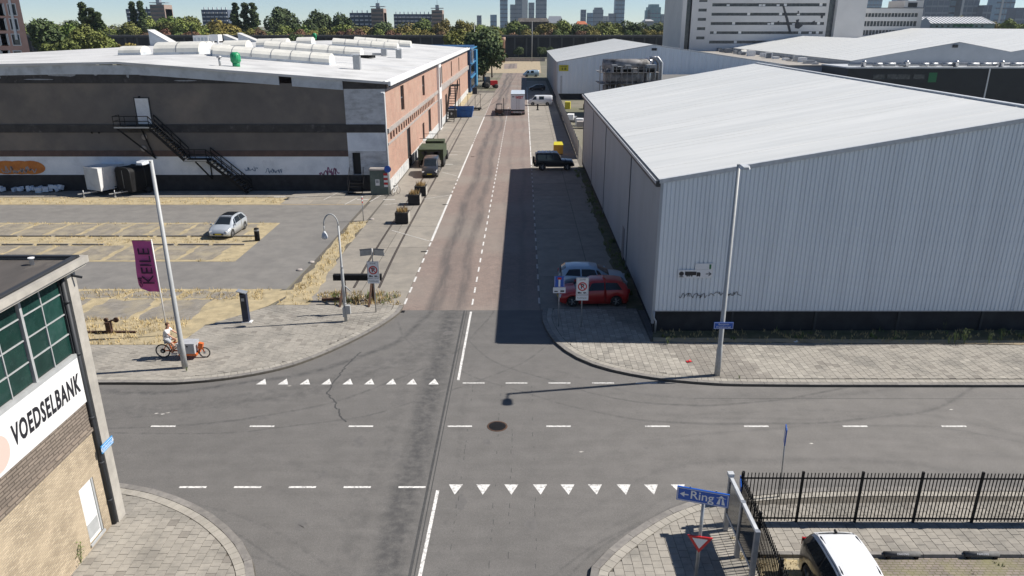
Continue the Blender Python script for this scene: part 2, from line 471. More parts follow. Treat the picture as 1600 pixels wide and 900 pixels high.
def tyre_bands(m, bands, dark, stretch):
    t = m.node_tree; N = t.nodes; L = t.links; b = N['Principled BSDF']
    col = b.inputs['Base Color'].links[0].from_socket; geo = [n for n in N if n.type == 'NEW_GEOMETRY'][0]
    def mt(op, a, c=None):
        n = N.new('ShaderNodeMath'); n.operation = op
        for i, q in enumerate((a, c)):
            if q is None: continue
            if isinstance(q, (int, float)): n.inputs[i].default_value = q
            else: L.new(q, n.inputs[i])
        return n.outputs[0]
    def rg(x, a, c, lo, hi):
        n = N.new('ShaderNodeMapRange'); n.interpolation_type = 'SMOOTHSTEP'
        for i, v in enumerate((a, c, lo, hi)): n.inputs[i+1].default_value = v
        L.new(x, n.inputs[0]); return n.outputs[0]
    sp = N.new('ShaderNodeSeparateXYZ'); L.new(geo.outputs['Position'], sp.inputs[0])
    mp = N.new('ShaderNodeMapping'); mp.inputs['Scale'].default_value = stretch; L.new(geo.outputs['Position'], mp.inputs[0])
    no = N.new('ShaderNodeTexNoise'); no.inputs['Scale'].default_value = 1.5; no.inputs['Detail'].default_value = 7; no.inputs['Roughness'].default_value = .7; L.new(mp.outputs[0], no.inputs['Vector'])
    n2 = N.new('ShaderNodeTexNoise'); n2.inputs['Scale'].default_value = .07; n2.inputs['Detail'].default_value = 2; L.new(geo.outputs['Position'], n2.inputs['Vector'])
    xs = mt('SUBTRACT', sp.outputs[0], mt('MULTIPLY', mt('SUBTRACT', sp.outputs[1], 40.0), .0145))
    xs = mt('ADD', xs, mt('MULTIPLY', mt('SUBTRACT', n2.outputs['Fac'], .5), 1.6)); out = None
    for x0, wd, am in bands:
        k = mt('MULTIPLY', rg(mt('ABSOLUTE', mt('SUBTRACT', xs, x0)), wd*.1, wd, 1, 0), am); out = k if out is None else mt('MAXIMUM', out, k)
    out = mt('MULTIPLY', out, rg(no.outputs['Fac'], .3, .62, .35, 1))
    mx = N.new('ShaderNodeMix'); mx.data_type = 'RGBA'; L.new(out, mx.inputs[0]); L.new(col, mx.inputs[6]); mx.inputs[7].default_value = (*dark, 1); L.new(mx.outputs[2], b.inputs['Base Color'])
M['asphalt_lot'] = mat('old_asphalt', (.205,.195,.18), (.165,.158,.148), .9, rough=.9, bump=.25, bscale=50, stain=(.12,.115,.11), sscale=.25, samt=.4)
M['oil'] = mat('oil_darkened_asphalt', (.140,.134,.127), (.112,.107,.102), 6, rough=.7, detail=8)
M['seam'] = mat('bitumen_seam', (.045,.045,.045), (.07,.07,.07), 5, rough=.8)
M['ground'] = mat('dusty_ground', (.20,.18,.14), (.14,.135,.09), .08, rough=.95, stain=(.09,.10,.05), sscale=.02, samt=.7)
M['straw'] = mat('dry_grass_ground', (.45,.37,.225), (.31,.255,.155), 1.6, rough=.95, bump=.8, bscale=14, stain=(.19,.17,.12), sscale=.9, samt=.7, slo=.5, shi=.72, detail=9)
M['sand'] = mat('sandy_ground', (.42,.33,.21), (.30,.25,.18), 1.2, rough=.95, bump=.4, bscale=12, stain=(.17,.15,.10), sscale=.5, samt=.5)
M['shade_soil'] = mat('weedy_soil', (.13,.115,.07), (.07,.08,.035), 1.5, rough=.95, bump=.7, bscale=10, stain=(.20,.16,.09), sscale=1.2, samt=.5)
M['bay'] = brickmat('parking_bay_pavers', (.27,.245,.22), (.21,.195,.18), (.20,.17,.11), axis='g', bw=.21, bh=.10, ms=.018, bump=.4, stain=(.36,.31,.21), samt=.6, sscale=.9)
M['bay_straw'] = brickmat('overgrown_pavers', (.235,.225,.21), (.185,.178,.168), (.24,.20,.14), axis='g', bw=.21, bh=.10, ms=.014, bump=.4, stain=(.34,.29,.19), samt=.45, sscale=.8)
M['clinker'] = brickmat('street_clinker', (.275,.205,.175), (.215,.165,.145), (.17,.145,.125), axis='g', bw=.20, bh=.10, ms=.014, bump=.3, stain=(.25,.225,.195), samt=.6, sscale=.12, var=.25)
tyre_bands(M['clinker'], ((-4.6,.75,.85),(-3.2,.6,.75),(-.9,.4,.25),(.6,.4,.25),(-3.9,1.6,.3)), (.085,.076,.073), (1.6,.16,1))
M['slab'] = mat('concrete_slab', (.285,.258,.218), (.235,.215,.185), 1.3, rough=.9, bump=.2, rnd=.07, stain=(.155,.145,.13), sscale=.35, samt=.55, slo=.48, shi=.68)
M['tile'] = mat('pavement_tile', (.335,.31,.268), (.285,.265,.232), 3.0, rough=.9, bump=.25, bscale=30, rnd=.055, isl=.055, stain=(.185,.175,.155), sscale=.6, samt=.65, slo=.47, shi=.62)
M['tile_dark'] = mat('older_pavement_tile', (.25,.23,.20), (.215,.197,.172), 3.0, rough=.9, bump=.25, bscale=30, rnd=.07, isl=.07, stain=(.14,.13,.12), sscale=.6, samt=.5)
M['tile_light'] = mat('pale_border_tile', (.37,.345,.30), (.31,.29,.25), 3.0, rough=.9, bump=.25, bscale=30, rnd=.08, isl=.10, stain=(.22,.20,.18), sscale=1, samt=.5)
M['joint'] = mat('sandy_joint', (.125,.112,.092), (.085,.078,.066), 4, rough=1)
M['yard'] = brickmat('yard_pavers', (.26,.215,.185), (.20,.17,.15), (.13,.12,.07), axis='g', bw=.21, bh=.105, ms=.016, bump=.6, stain=(.20,.19,.09), samt=.75, sscale=1.0)

mb = MB(); mb.flat([(-9000,-400),(9000,-400),(9000,9000),(-9000,9000)], -.03)
struct('ground', mb, M['ground'])
# asphalt of the crossing
mb = MB(); mb.flat([(-120,4),(120,4),(120,30.2),(-120,30.2)], 0); mb.flat([(-19,30.2),(8.5,30.2),(8.5,39.35),(-19,39.35)], 0)
mb.flat([(-9.2,-20),(4.5,-20),(4.5,4),(-9.2,4)], 0)
road = struct('road', mb, M['asphalt'])
K = .0145
def SX(x, y): return x + K*(y-40)            # the main street leans slightly to the right
# brick street
mb = MB(); mb.flat([(SX(-6.35,39.35),39.35),(SX(1.62,39.35),39.35),(SX(1.62,360),360),(SX(-6.35,360),360)], 0.0)
street = struct('brick_street', mb, M['clinker'])
# ---------------- concrete lanes either side of the clinker, slab by slab
lanes = MB(); lanes.flat([(-13.9,40.0),(SX(-6.35,40),40.0),(SX(-6.35,190),190),(-11,190)], -.006)
lanes.flat([(SX(1.62,39.4),39.4),(SX(7.9,39.4),39.4),(SX(9.4,230),230),(SX(1.62,230),230)], -.006)
lane = struct('concrete_lane', lanes, M['joint'])
slabmesh = {}
def slab(parent, x0, x1, y, ln, m='slab', z=.0, name='concrete_slab', shear=True):
    key = (round(x1-x0,2), ln, m)
    if key not in slabmesh:
        b = MB(); q = K if shear else 0
        wd = x1-x0; gp = .02
        P4 = [(gp,gp),(wd-gp,gp),(wd-gp+q*ln,ln-gp),(gp+q*ln,ln-gp)]
        b.prism(P4, -.03, 0)
        slabmesh[key] = b.mesh(name, M[m])
    return link(name, slabmesh[key], parent, ((SX(x0,y) if shear else x0), y, z+random.uniform(-.002,.002)))
y = 40.05
while y < 184:
    for xa, xb in ((-12.3,-9.3),(-9.3,-6.36)):
        slab(lane, xa, xb, y, 6.0)
    y += 6.0
y = 39.4
while y < 225:
    for xa, xb in ((1.63,5.0),(5.0,7.2)):
        if not (xb > 7 and y < 39): slab(lane, xa, xb, y, 6.0)
    y += 6.0
# ---------------- rails in the left lane
def rail(pix, name='tram_rail'):
    pts = smooth_line([G(*q) for q in pix], 8)
    b = MB()
    for o0, o1, m, z in ((-.075,-.035,0,.006),(-.035,.035,1,.009),(.035,.085,0,.006)):
        A = offset_line(pts, o0); B = offset_line(pts, o1)
        for i in range(len(pts)-1):
            b.face([(*A[i],z),(*A[i+1],z),(*B[i+1],z),(*B[i],z)][::-1], m)
    return P(name, b, [M['railgap'], M['railtop']], lane)
M['railgap'] = mat('rail_groove', (.035,.03,.027), rough=.9)
M['railtop'] = mat('worn_rail_head', (.17,.14,.12), (.11,.09,.075), 5, rough=.5, metal=.5)
rail([(553,450),(605,362),(688,238),(718,188),(742,152),(775,114)])
rail([(592,450),(636,360),(703,238),(730,188),(752,156),(784,114)])
rail([(742,172),(764,158),(784,136),(796,118),(808,100)])
rail([(752,172),(777,157),(793,137),(805,118),(815,100)])
# ---------------- parking lot on the left
mb = MB(); mb.flat([(-120,59.9),(-12.85,59.86),(-12.88,65.7),(-120,65.7)], -.012)
mb.flat([(-120,42.9),(-14.0,42.91),(-13.2,59.86),(-120,59.9)], -.012)
lot = struct('parking_lot', mb, M['asphalt_lot'])
mb = MB(); mb.flat([(-120,65.7),(-12.8,65.7),(-12.6,71.9),(-120,71.9)], -.020); mb.flat([(-13.2,65.7),(-12.9,59.9),(-9.3,59.9),(-8.6,71.9),(-12.2,71.9),(-12.2,190),(-10,190),(-9.4,60)][:4], -.022)
struct('apron_ground', mb, M['sand'])
# straw verge strips
def sheet(name, polys, m, z):
    b = MB()
    for p in polys: b.flat(ccw(p), z)
    return struct(name, b, M[m])
rag = lambda x, y, k=.25: (x+random.uniform(-k,k), y+random.uniform(-k,k))
def ragged(poly, step=.9, k=.16):
    out = []
    n = len(poly)
    for i in range(n):
        a, b = poly[i], poly[(i+1)%n]; L = hypot(b[0]-a[0], b[1]-a[1]); c = max(1, min(140,int(L/step)))
        for j in range(c): out.append(rag(a[0]+(b[0]-a[0])*j/c, a[1]+(b[1]-a[1])*j/c, k))
    return out
def strip_sheet(name, A, B, m, z, k=.15, step=.7):
    """ragged strip between polylines A and B given the same number of points"""
    n = max(2, int(hypot(A[-1][0]-A[0][0], A[-1][1]-A[0][1])/step))
    def at(Pl, t):
        t *= len(Pl)-1; i = min(int(t), len(Pl)-2); f = t-i
        return (Pl[i][0]+(Pl[i+1][0]-Pl[i][0])*f, Pl[i][1]+(Pl[i+1][1]-Pl[i][1])*f)
    b = MB(); a = [rag(*at(A, i/n), k) for i in range(n+1)]; c = [rag(*at(B, i/n), k) for i in range(n+1)]
    for i in range(n): b.face([(*a[i],z),(*c[i],z),(*c[i+1],z),(*a[i+1],z)])
    return struct(name, b, M[m])
strip_sheet('dry_verge', [G(548,348),G(500,408),G(430,480)], [G(575,345),G(540,386),G(480,480)], 'straw', .010)
strip_sheet('dry_verge', [(-100,65.8),(-21.5,65.8)], [(-100,68.9),(-19.8,68.6)], 'straw', -.006, .1)
strip_sheet('dry_verge', [(-100,34.2),(-17.1,34.3)], [(-100,42.95),(-14.2,42.95)], 'straw', .0045, .05)
strip_sheet('dry_verge', [(-17.1,34.3),(-16.6,36.8),(-14.2,40.0)], [(-17.4,41.9),(-16,42.2),(-13.2,42.95)], 'straw', .007, .05)
strip_sheet('dry_verge', [(-100,48.55),(-19.21,48.6)], [(-100,59.3),(-19.19,59.2)], 'straw', -.002, .06)
# bays in the island: bays are paved rectangles with straw between
mb0 = MB(); mb0.flat([(-.9,0),(.9,0),(.9,1),(-.9,1)], 0)
bays = MB(); bays.flat([(-100,48.6),(-19.3,48.6),(-19.3,59.1),(-100,59.1)], -.004)
bay_root = struct('parking_bays', bays, M['straw'])
x = -20.9
while x > -52:
    for (ya, yb) in ((48.95,52.5),(55.15,58.85)):
        b = MB(); b.prism(ccw(ragged([(x-2.25,ya),(x,ya),(x+.12,yb),(x-2.15,yb)], .45, .13)), -.03, .006)
        P('paved_bay', b, M['bay'], bay_root)
    x -= 2.62
x = -19.0
for (xa, xb, ya, yb) in ((-20.9,-18.0,37.9,41.0),(-24.5,-21.4,37.8,41.0),(-28.8,-25.2,37.9,41.2),(-33,-29.6,37.9,41.2),(-19.8,-17.0,41.2,42.5),(-23.4,-20.4,41.4,42.6),(-27,-24,41.4,42.6)):
    b = MB(); b.prism(ccw(ragged([(xa,ya),(xb,ya),(xb+.3,yb),(xa+.4,yb)], .5, .2)), -.03, .010)
    P('paved_bay', b, M['bay_straw'], bay_root)
# low kerbs along the bays
for yy in (52.65, 55.0):
    x = -19.9
    while x > -50:
        if random.random() < .82:
            b = MB(); b.box(x-2.3, yy-.07, -.02, x, yy+.07, .10); P('wheel_stop_kerb', b, M['kerb'], bay_root)
        x -= 2.62
# slabs in front of the old warehouse
apr = MB(); apr.flat([(-60,68.8),(-12.7,68.8),(-12.7,71.7),(-60,71.7)], -.010)
apron = struct('concrete_apron', apr, M['joint'])
mb = MB(); mb.flat([(-13.3,59.9),(-12.2,59.9),(-11.9,72),(-12.9,72)], -.0045); P('concrete_strip', mb, M['slab'], apron)
x = -13.4
while x > -56:
    slab(apron, x-2.6, x, 70.2, 1.5, shear=False, z=.004)
    if x > -21: slab(apron, x-2.6, x, 68.1, 2.1, shear=False, z=.004); slab(apron, x-2.6, x, 65.95, 2.1, shear=False, z=.004)
    else: slab(apron, x-2.6, x, 68.95, 1.25, shear=False, z=.004)
    x -= 2.6
# ---------------- pavements
tilemesh = {}
def tile_me(mk, sx, sy):
    if (mk,sx,sy) not in tilemesh:
        b = MB(); e = .006
        b.prism([(e,e),(sx-e,e),(sx-e,sy-e),(e,sy-e)], -.05, 0); tilemesh[(mk,sx,sy)] = b.mesh('tile', M[mk])
    return tilemesh[(mk,sx,sy)]
def pavement(name, kerb, inner, fields, zt=.12, side=1, step=.3, ang=0.0, darkf=None, budget=290, border=True):
    """kerb: polyline; inner: closing points; fields: convex ccw regions to tile"""
    base = MB()
    base.prism(ccw(list(kerb)+list(inner)), -.02, zt-.022)
    root = struct(name, base, M['joint'])
    ks = resample(kerb, 1.0); o1 = offset_line(ks, side*.24)
    for i in range(len(ks)-1):
        a, b_, c, d = ks[i], ks[i+1], o1[i+1], o1[i]
        cx = (a[0]+c[0])/2; cy = (a[1]+c[1])/2
        if abs(cx) > 42: continue
        sh = lambda p: (p[0]+(cx-p[0])*.012, p[1]+(cy-p[1])*.012)
        q = MB(); q.prism(ccw([(p[0]-cx,p[1]-cy) for p in map(sh,(a,b_,c,d))]), -.03-zt, 0)
        link('kerb_stone', q.mesh('kerb_stone', M['kerb']), root, (cx, cy, zt+.006+random.uniform(-.003,.003)))
    rest = MB()
    nb = 0
    if border:
        kb = resample(kerb, .3); A = offset_line(kb, side*.255); B = offset_line(kb, side*.545)
        for i in range(len(kb)-1):
            pts = [A[i], A[i+1], B[i+1], B[i]]
            cx = sum(p[0] for p in pts)/4; cy = sum(p[1] for p in pts)/4
            if abs(cx) > 40: continue
            q4 = ccw([(p[0]+(cx-p[0])*.05, p[1]+(cy-p[1])*.05) for p in pts])
            if hypot(cx, cy) < 27 and nb < 120:
                q = MB(); q.prism([(p[0]-cx,p[1]-cy) for p in q4], -.04, 0)
                link('border_tile', q.mesh('border_tile', M['tile_light']), root, (cx, cy, zt+.001+random.uniform(-.002,.002))); nb += 1
            else: rest.prism(q4, zt-.03, zt+random.uniform(-.002,.002), 2)
    cand = []
    ca, sa = cos(ang), sin(ang)
    for reg in fields:
        reg = hull(reg)
        xs = [p[0]*ca+p[1]*sa for p in reg]; ys = [-p[0]*sa+p[1]*ca for p in reg]
        i0, i1 = int(min(xs)/step)-1, int(max(xs)/step)+1; j0, j1 = int(min(ys)/step)-2, int(max(ys)/step)+2
        for i in range(i0, i1+1):
            for j in range(j0, j1+1):
                x = i*step; y = j*step + (step/2 if i % 2 else 0)
                c4 = [(x,y),(x+step,y),(x+step,y+step),(x,y+step)]
                wq = [(p[0]*ca-p[1]*sa, p[0]*sa+p[1]*ca) for p in c4]
                cl = clip_poly(wq, reg)
                if len(cl) < 3: continue
                ar = abs(area(cl))
                if ar < .15*step*step: continue
                cand.append((hypot(*wq[0]), ar > .98*step*step, wq, cl))
    cand.sort(key=lambda c: c[0]); n = 0
    for d, full, wq, cl in cand:
        cx = sum(p[0] for p in wq)/4; cy = sum(p[1] for p in wq)/4
        dk = darkf(cx, cy) if darkf else (1 if random.random() < .05 else 0)
        z = zt + random.uniform(-.0035,.0035)
        if full and n < budget and d < 40:
            link('tile', tile_me(('tile','tile_dark','tile_light')[dk], step, step), root, (*wq[0], z), ang); n += 1
        else:
            mx_ = sum(p[0] for p in cl)/len(cl); my_ = sum(p[1] for p in cl)/len(cl)
            rest.prism(ccw([(p[0]+(mx_-p[0])*.045, p[1]+(my_-p[1])*.045) for p in cl]), zt-.03, z, dk)
    P('tile_field', rest, [M['tile'],M['tile_dark'],M['tile_light']], root, kind='stuff')
    return root
# south-west corner, in front of the food bank
kSW = smooth_line([(-15.5,22.5),(-14.12,22.3),(-12.28,21.8),(-10.32,20.76),(-8.78,19.45),(-7.88,18.26),(-7.45,17.2),(-7.25,15.5),(-7.2,12)], 5)
inSW = offset_line(kSW, -.56)
pavement('pavement', kSW, [(-13.0,12),(-15.5,12)], [ccw([(-13.02,21.38)]+[p for p in inSW if p[0] > -15]+[(-14.9,20.9),(-13.02,12)])], side=-1, ang=.02)
# south-east corner
kSE = smooth_line([(2.0,12),(2.05,15.5),(2.28,17.6),(2.63,18.3),(3.55,19.35),(4.89,20.5),(6.36,21.3),(8.0,21.7),(11.4,22.0),(18,22.0),(40,22.0)], 5)
inSE = offset_line(kSE, -.56)
SE_in = [p for p in inSE]
pavement('pavement', kSE, [(40,18.55),(7.0,18.55),(6.6,12)], [ccw([p for p in inSE if p[0] < 7.3]+[(7.3,21.0),(7.3,12)]),
         ccw([(7.3,18.6),(26,18.6),(26,21.35),(7.3,21.0)])], side=-1, ang=.015)
# north-west corner
kNW = smooth_line([(-60,30.06),(-40,30.06),(-19.0,30.06),(-14.6,30.15),(-11.43,31.24),(-9.46,33.01),(-7.49,36.06),(-6.45,38.5),(-6.3,39.9)], 5)
inNW = offset_line(kNW, .56)
pavement('pavement', kNW, [(-13.9,39.98),(-16.6,36.76),(-17.05,34.3),(-60,34.3)],
         [ccw([(-44,30.65)]+[p for p in inNW if -44 < p[0] and p[1] < 34.2]+[(-8.9,34.2),(-44,34.2)]),
          ccw([(-17.0,34.2),(-9.3,34.2)]+[p for p in inNW if p[1] > 34.2 and p[1] < 39.8]+[(-6.9,39.85),(-13.9,39.85),(-16.6,36.76)])], side=1, ang=0)
# north-east corner
kNE = smooth_line([(1.80,39.4),(1.69,37.4),(2.29,34.4),(3.7,32.14),(5.94,30.77),(8.72,30.05),(12,29.85),(23,29.8),(60,29.8)], 5)
inNE = offset_line(kNE, .56)
def dNE(x, y):
    v = sin(x*.35)+.6*sin(x*.9+1)+.4*sin(y*2.1+x)
    if 7.4 + (34-y)*.45 < x < 11.0+(34-y)*.3: return 1 if random.random() < .85 else 0
    if x > 14.5: return 0 if random.random() < .88 else random.choice((1,2))
    return 2 if random.random() < .45 else 0
pavement('pavement', kNE, [(60,34.5),(7.2,34.75),(7.2,39.4)],
         [ccw([(2.4,39.3)]+[p for p in inNE if p[0] <= 7.0 and p[1] < 39.2]+[(7.1,30.95),(7.1,39.3)]),
          ccw([(7.1,30.95)]+[p for p in inNE if 7.1 < p[0] < 12]+[(36,30.4),(36,34.0),(7.1,34.6)])], side=1, darkf=dNE)
# weedy strip before the right warehouse
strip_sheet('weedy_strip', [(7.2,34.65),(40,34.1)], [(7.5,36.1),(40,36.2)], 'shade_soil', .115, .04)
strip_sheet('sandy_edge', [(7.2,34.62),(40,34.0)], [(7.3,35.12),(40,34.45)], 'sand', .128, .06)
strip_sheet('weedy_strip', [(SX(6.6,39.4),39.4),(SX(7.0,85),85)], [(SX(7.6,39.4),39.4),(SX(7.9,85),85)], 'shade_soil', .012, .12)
# fenced yard, a step lower
mb = MB(); mb.flat([(7.3,-4),(60,-4),(60,18.5),(7.3,18.5)], .03)
yard = struct('yard_paving', mb, M['yard'])
b = MB()
x = 7.6
while x < 30:
    b = MB(); b.box(x+.01, 18.47, -.02, x+.99, 18.62, .15); P('kerb_stone', b, M['kerb'], yard); x += 1.0
mb = MB(); mb.flat(ccw(ragged([(7.35,17.3),(8.5,17.2),(8.7,18.4),(7.5,18.4)], .3, .06)), .04); P('straw_patch', mb, M['straw'], yard)
# concrete gutter strip beside the southern kerbs is part of the road; joints of the side road
# ---------------- painted markings and seams, children of the road
def rib(A, w_, z, m, parent, name, jag=0):
    b = MB(); L1 = offset_line(A, -w_/2); L2 = offset_line(A, w_/2)
    for i in range(len(A)-1):
        j = [random.uniform(-jag,jag) for _ in range(4)]
        b.face([(L1[i][0],L1[i][1],z),(L1[i+1][0],L1[i+1][1],z),(L2[i+1][0],L2[i+1][1],z),(L2[i][0],L2[i][1],z)])
    return P(name, b, m, parent)
def dash(x0, y0, x1, y1, w_, parent, m='mark', z=.004, name='lane_dash'):
    return rib([(x0,y0),(x1,y1)], w_, z, M[m], parent, name)
for k in range(-7, 8):
    xc = 1.90+k*4.03
    dash(xc-.5, 26.37, xc+.5, 26.37, .105, road)
for k in range(-12, 12):
    if k < -4: continue
for px in (723,790,857,925,993):
    x0 = G(px,598)[0]; dash(x0, 30.22, x0+1.0, 30.22, .09, road)
for k in range(-5, 0):
    x1 = -3.06+(k+1)*1.94; dash(x1-.96, 22.17, x1, 22.17, .105, road)
def tooth(x, yb, ya, parent=road):
    b = MB(); b.face([(x-.235,yb,.004),(x+.235,yb,.004),(x,ya,.004)] if ya > yb else [(x+.25,yb,.004),(x-.25,yb,.004),(x,ya,.004)])
    P('give_way_triangle', b, M['mark'], road)
for px in (410,444,478,511.5,544.5,578,612,644,678): tooth(G(px,598)[0], 30.08, 30.66)
for px in (712,755,799,844,887,930,975,1018,1060): tooth(G(px,760)[0], 22.33, 21.72)
rib([G(736,487),G(716,594)], .115, .004, M['mark'], road, 'centre_line')
rib([G(684,766),G(656,900),G(643,960)], .115, .004, M['mark'], road, 'centre_line')
# seam between the two asphalt courses and the long joint lines
rib([(SX(-2.72,y),y) for y in (15,18,21,24,27,30,33,36,39.3)], .09, .0022, M['seam'], road, 'asphalt_seam')
rib([(SX(-2.58,y),y) for y in (15,18,21,24,27,30,33,36,39.3)], .035, .0022, M['seam'], road, 'asphalt_seam')
for x0 in (-1.6,-.35,.2,1.05):
    bq = MB(); y = 15.5
    while y < 30:
        if random.random() < .55: q = SX(x0,y)+random.uniform(-.03,.03); ln = random.uniform(.08,.35); bq.face([(q-.010,y,.0018),(q+.010,y,.0018),(q+.012,y+ln,.0018),(q-.008,y+ln,.0018)])
        y += .42
    P('asphalt_seam', bq, M['seam'], road, kind='stuff')
rib([(x,28.75+.0*x-.004*(x-10)) for x in range(8,50,3)], .03, .0018, M['seam'], road, 'asphalt_seam')
cr = smooth_line([G(563,550),(-7.85,32.5),G(535,580),G(520,600),(-8.2,29.3),G(520,625),(-7.3,27.5),G(540,660)], 9)
cr = [rag(*p, .07) for p in cr]
rib(cr, .07, .0022, M['seam'], road, 'asphalt_crack')
for i, (px, py, s_, el) in enumerate(((410,653,.35,.5),(286,656,.28,.5),(300,652,.2,.6),(262,646,.16,.3),(560,690,.30,1.6),(618,712,.22,2.0),(720,785,.24,2.2),(900,640,.14,.8),(1010,700,.16,.7),(1130,640,.12,.8),(830,820,.22,1.8),(505,742,.2,1.5),(470,820,.25,1.2),(760,690,.2,1.5),(955,560,.12,.8),(590,560,.3,.8),(650,530,.35,.9),(700,520,.28,1.4))):
    x, y = G(px, py); Rr = random.Random(i); bq = MB()
    bq.face([(x+cos(t)*s_*Rr.uniform(.5,1.1), y+sin(t)*s_*el*Rr.uniform(.5,1.1), .0012) for t in [2*pi*k/13 for k in range(13)]]); P('oil_stain', bq, M['oil'], road)
for i, (px, py) in enumerate(((244,646),(254,647),(262,645),(1267,693),(1344,545),(1486,640),(452,603),(908,706))):
    x, y = G(px, py); bq = MB(); bq.face([(x-.09,y,.002),(x,y-.04,.002),(x+.11,y+.01,.002),(x+.02,y+.05,.002)]); P('paint_fleck', bq, M['mark_old'], road)
gx_, gy_ = G(629,487); bq = MB(); bq.box(gx_-.22,gy_-.16,0,gx_+.12,gy_+.16,.012); P('gully_grate', bq, M['black'], road)
# patch outlines of the NE quarter
mh = MB(); mh.lathe([(.42,.0),(.42,.006),(.40,.007)], n=24, m=0)
man = P('manhole_frame', mh, M['rust'], road); man.location = (-.6,26.37,0)
mh = MB(); mh.lathe([(.35,.006),(.35,.010)], n=24)
for i in range(-3,4):
    for j in range(-3,4):
        if hypot(i,j) < 3.2: mh.box(i*.09-.03, j*.09-.03, .010, i*.09+.03, j*.09+.03, .015)
q = P('manhole_cover', mh, M['black'], road); q.location = (-.6,26.37,0)
# main-street lines
def street_dash(x, y0, y1, w_=.11, m='mark'):
    dash(SX(x,y0), y0, SX(x,y1), y1, w_, street, m, .010)
y = 40.2
while y < 150:
    street_dash(-2.33, y, y+1.0, .10); y += 2.05
y = 40.4
while y < 86:
    street_dash(1.60, y, y+1.0, .11, 'mark_old'); y += 2.2
y = 86
while y < 200: street_dash(1.60, y, y+4.6, .13, 'mark'); y += 5
y = 40.3
while y < 53: street_dash(-6.30, y, y+1.0, .12); y += 2.0
for a, b_ in ((53.66,70),(78,102),(112,134)): street_dash(-6.30, a, b_, .17)
for a, b_ in ((70.8,78),(102.8,112),(135,170)):
    y = a
    while y < b_: street_dash(-6.30, y, y+.9, .12); y += 1.9
for q in (((612,360),(672,377)),((662,311),(703,305)),((690,269),(714,275)),((697,236),(732,238)),((600,320),(640,316))):
    a, b_ = G(*q[0]), G(*q[1]); dash(*a, *b_, .10, lane, 'mark_old', .010, 'bay_line')
for px, py in ((700,257),(708,242),(567,312),(608,312),(437,308),(470,308)):
    a = G(px,py); dash(a[0]-.55, a[1], a[0]+.55, a[1]+.05, .28, lane, 'mark_old', .010, 'bay_mark')
for px,py in ((548,315),(515,308),(586,311)):
    a=G(px,py); dash(a[0]-.3,a[1]-1.2,a[0]+.3,a[1]+1.6,.10,lane,'mark_old',.010,'bay_line')
for px, py in ((665.5,393.5),(697.5,320),(740,245)):
    a = G(px,py); b = MB(); b.box(a[0]-.35,a[1]-.07,0,a[0]+.1,a[1]+.07,.03); P('drain_grate', b, M['black'], lane)
# sandy end of the street
sheet('sandy_ground', [[(-16,262),(10,262),(13,360),(-16,360)]], 'sand', .012)
sheet('brick_patch', [[G(787,108),G(808,107),G(808,99),G(788,100)]], 'clinker', .016)
sheet('straw_patch', [ [(-13.5,150),(-9.8,150),(-9.0,200),(-11.0,230),(-14,230)] ], 'straw', .012)
# ============================================================ BUILDINGS
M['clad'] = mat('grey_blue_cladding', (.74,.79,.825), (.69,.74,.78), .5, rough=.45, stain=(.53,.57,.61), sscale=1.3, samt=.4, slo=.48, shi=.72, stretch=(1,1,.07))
M['cladside'] = mat('shade_darkened_cladding', (.36,.385,.415), (.31,.335,.36), .4, rough=.5, stain=(.28,.29,.31), sscale=.4, samt=.4, stretch=(1,1,.3))  # same cladding as the front; the side walls' shade is darkened into the colour
M['roofw'] = mat('pale_metal_roof', (.66,.665,.645), (.58,.59,.575), .35, rough=.5, stain=(.46,.48,.475), sscale=1.0, samt=.4, slo=.46, shi=.74, stretch=(.07,1.8,1))
M['trim'] = mat('pale_trim', (.55,.57,.59), (.42,.44,.46), 3, rough=.5)
M['gutter'] = mat('dark_gutter', (.03,.033,.038), rough=.6)
M['plinth'] = mat('black_plinth', (.030,.030,.033), (.018,.018,.02), 1.5, rough=.85, stain=(.05,.05,.05), sscale=.8, samt=.5)
M['pipe'] = mat('drain_pipe', (.14,.155,.175), rough=.5)
def corrugated(mb, x0, x1, y, zb, ztop, pitch=.34, depth=.07, m=0, axis='x'):
    """trapezoid-ribbed sheet facing -y (axis x) or -x (axis y); ztop is a function"""
    prof = ((0,0),(.20,0),(.26,1),(.94,1)) ; pts = []
    t = x0
    while t < x1-1e-6:
        for f, d in prof:
            q = t+f*pitch
            if q < x1: pts.append((q, d*depth))
        t += pitch
    pts.append((x1, 0))
    for (a, da), (b, db) in zip(pts[:-1], pts[1:]):
        if axis == 'x': mb.face([(a,y-da,zb),(b,y-db,zb),(b,y-db,ztop(b)),(a,y-da,ztop(a))], m)
        else: mb.face([(y-db,b,zb),(y-da,a,zb),(y-da,a,ztop(a)),(y-db,b,ztop(b))], m)
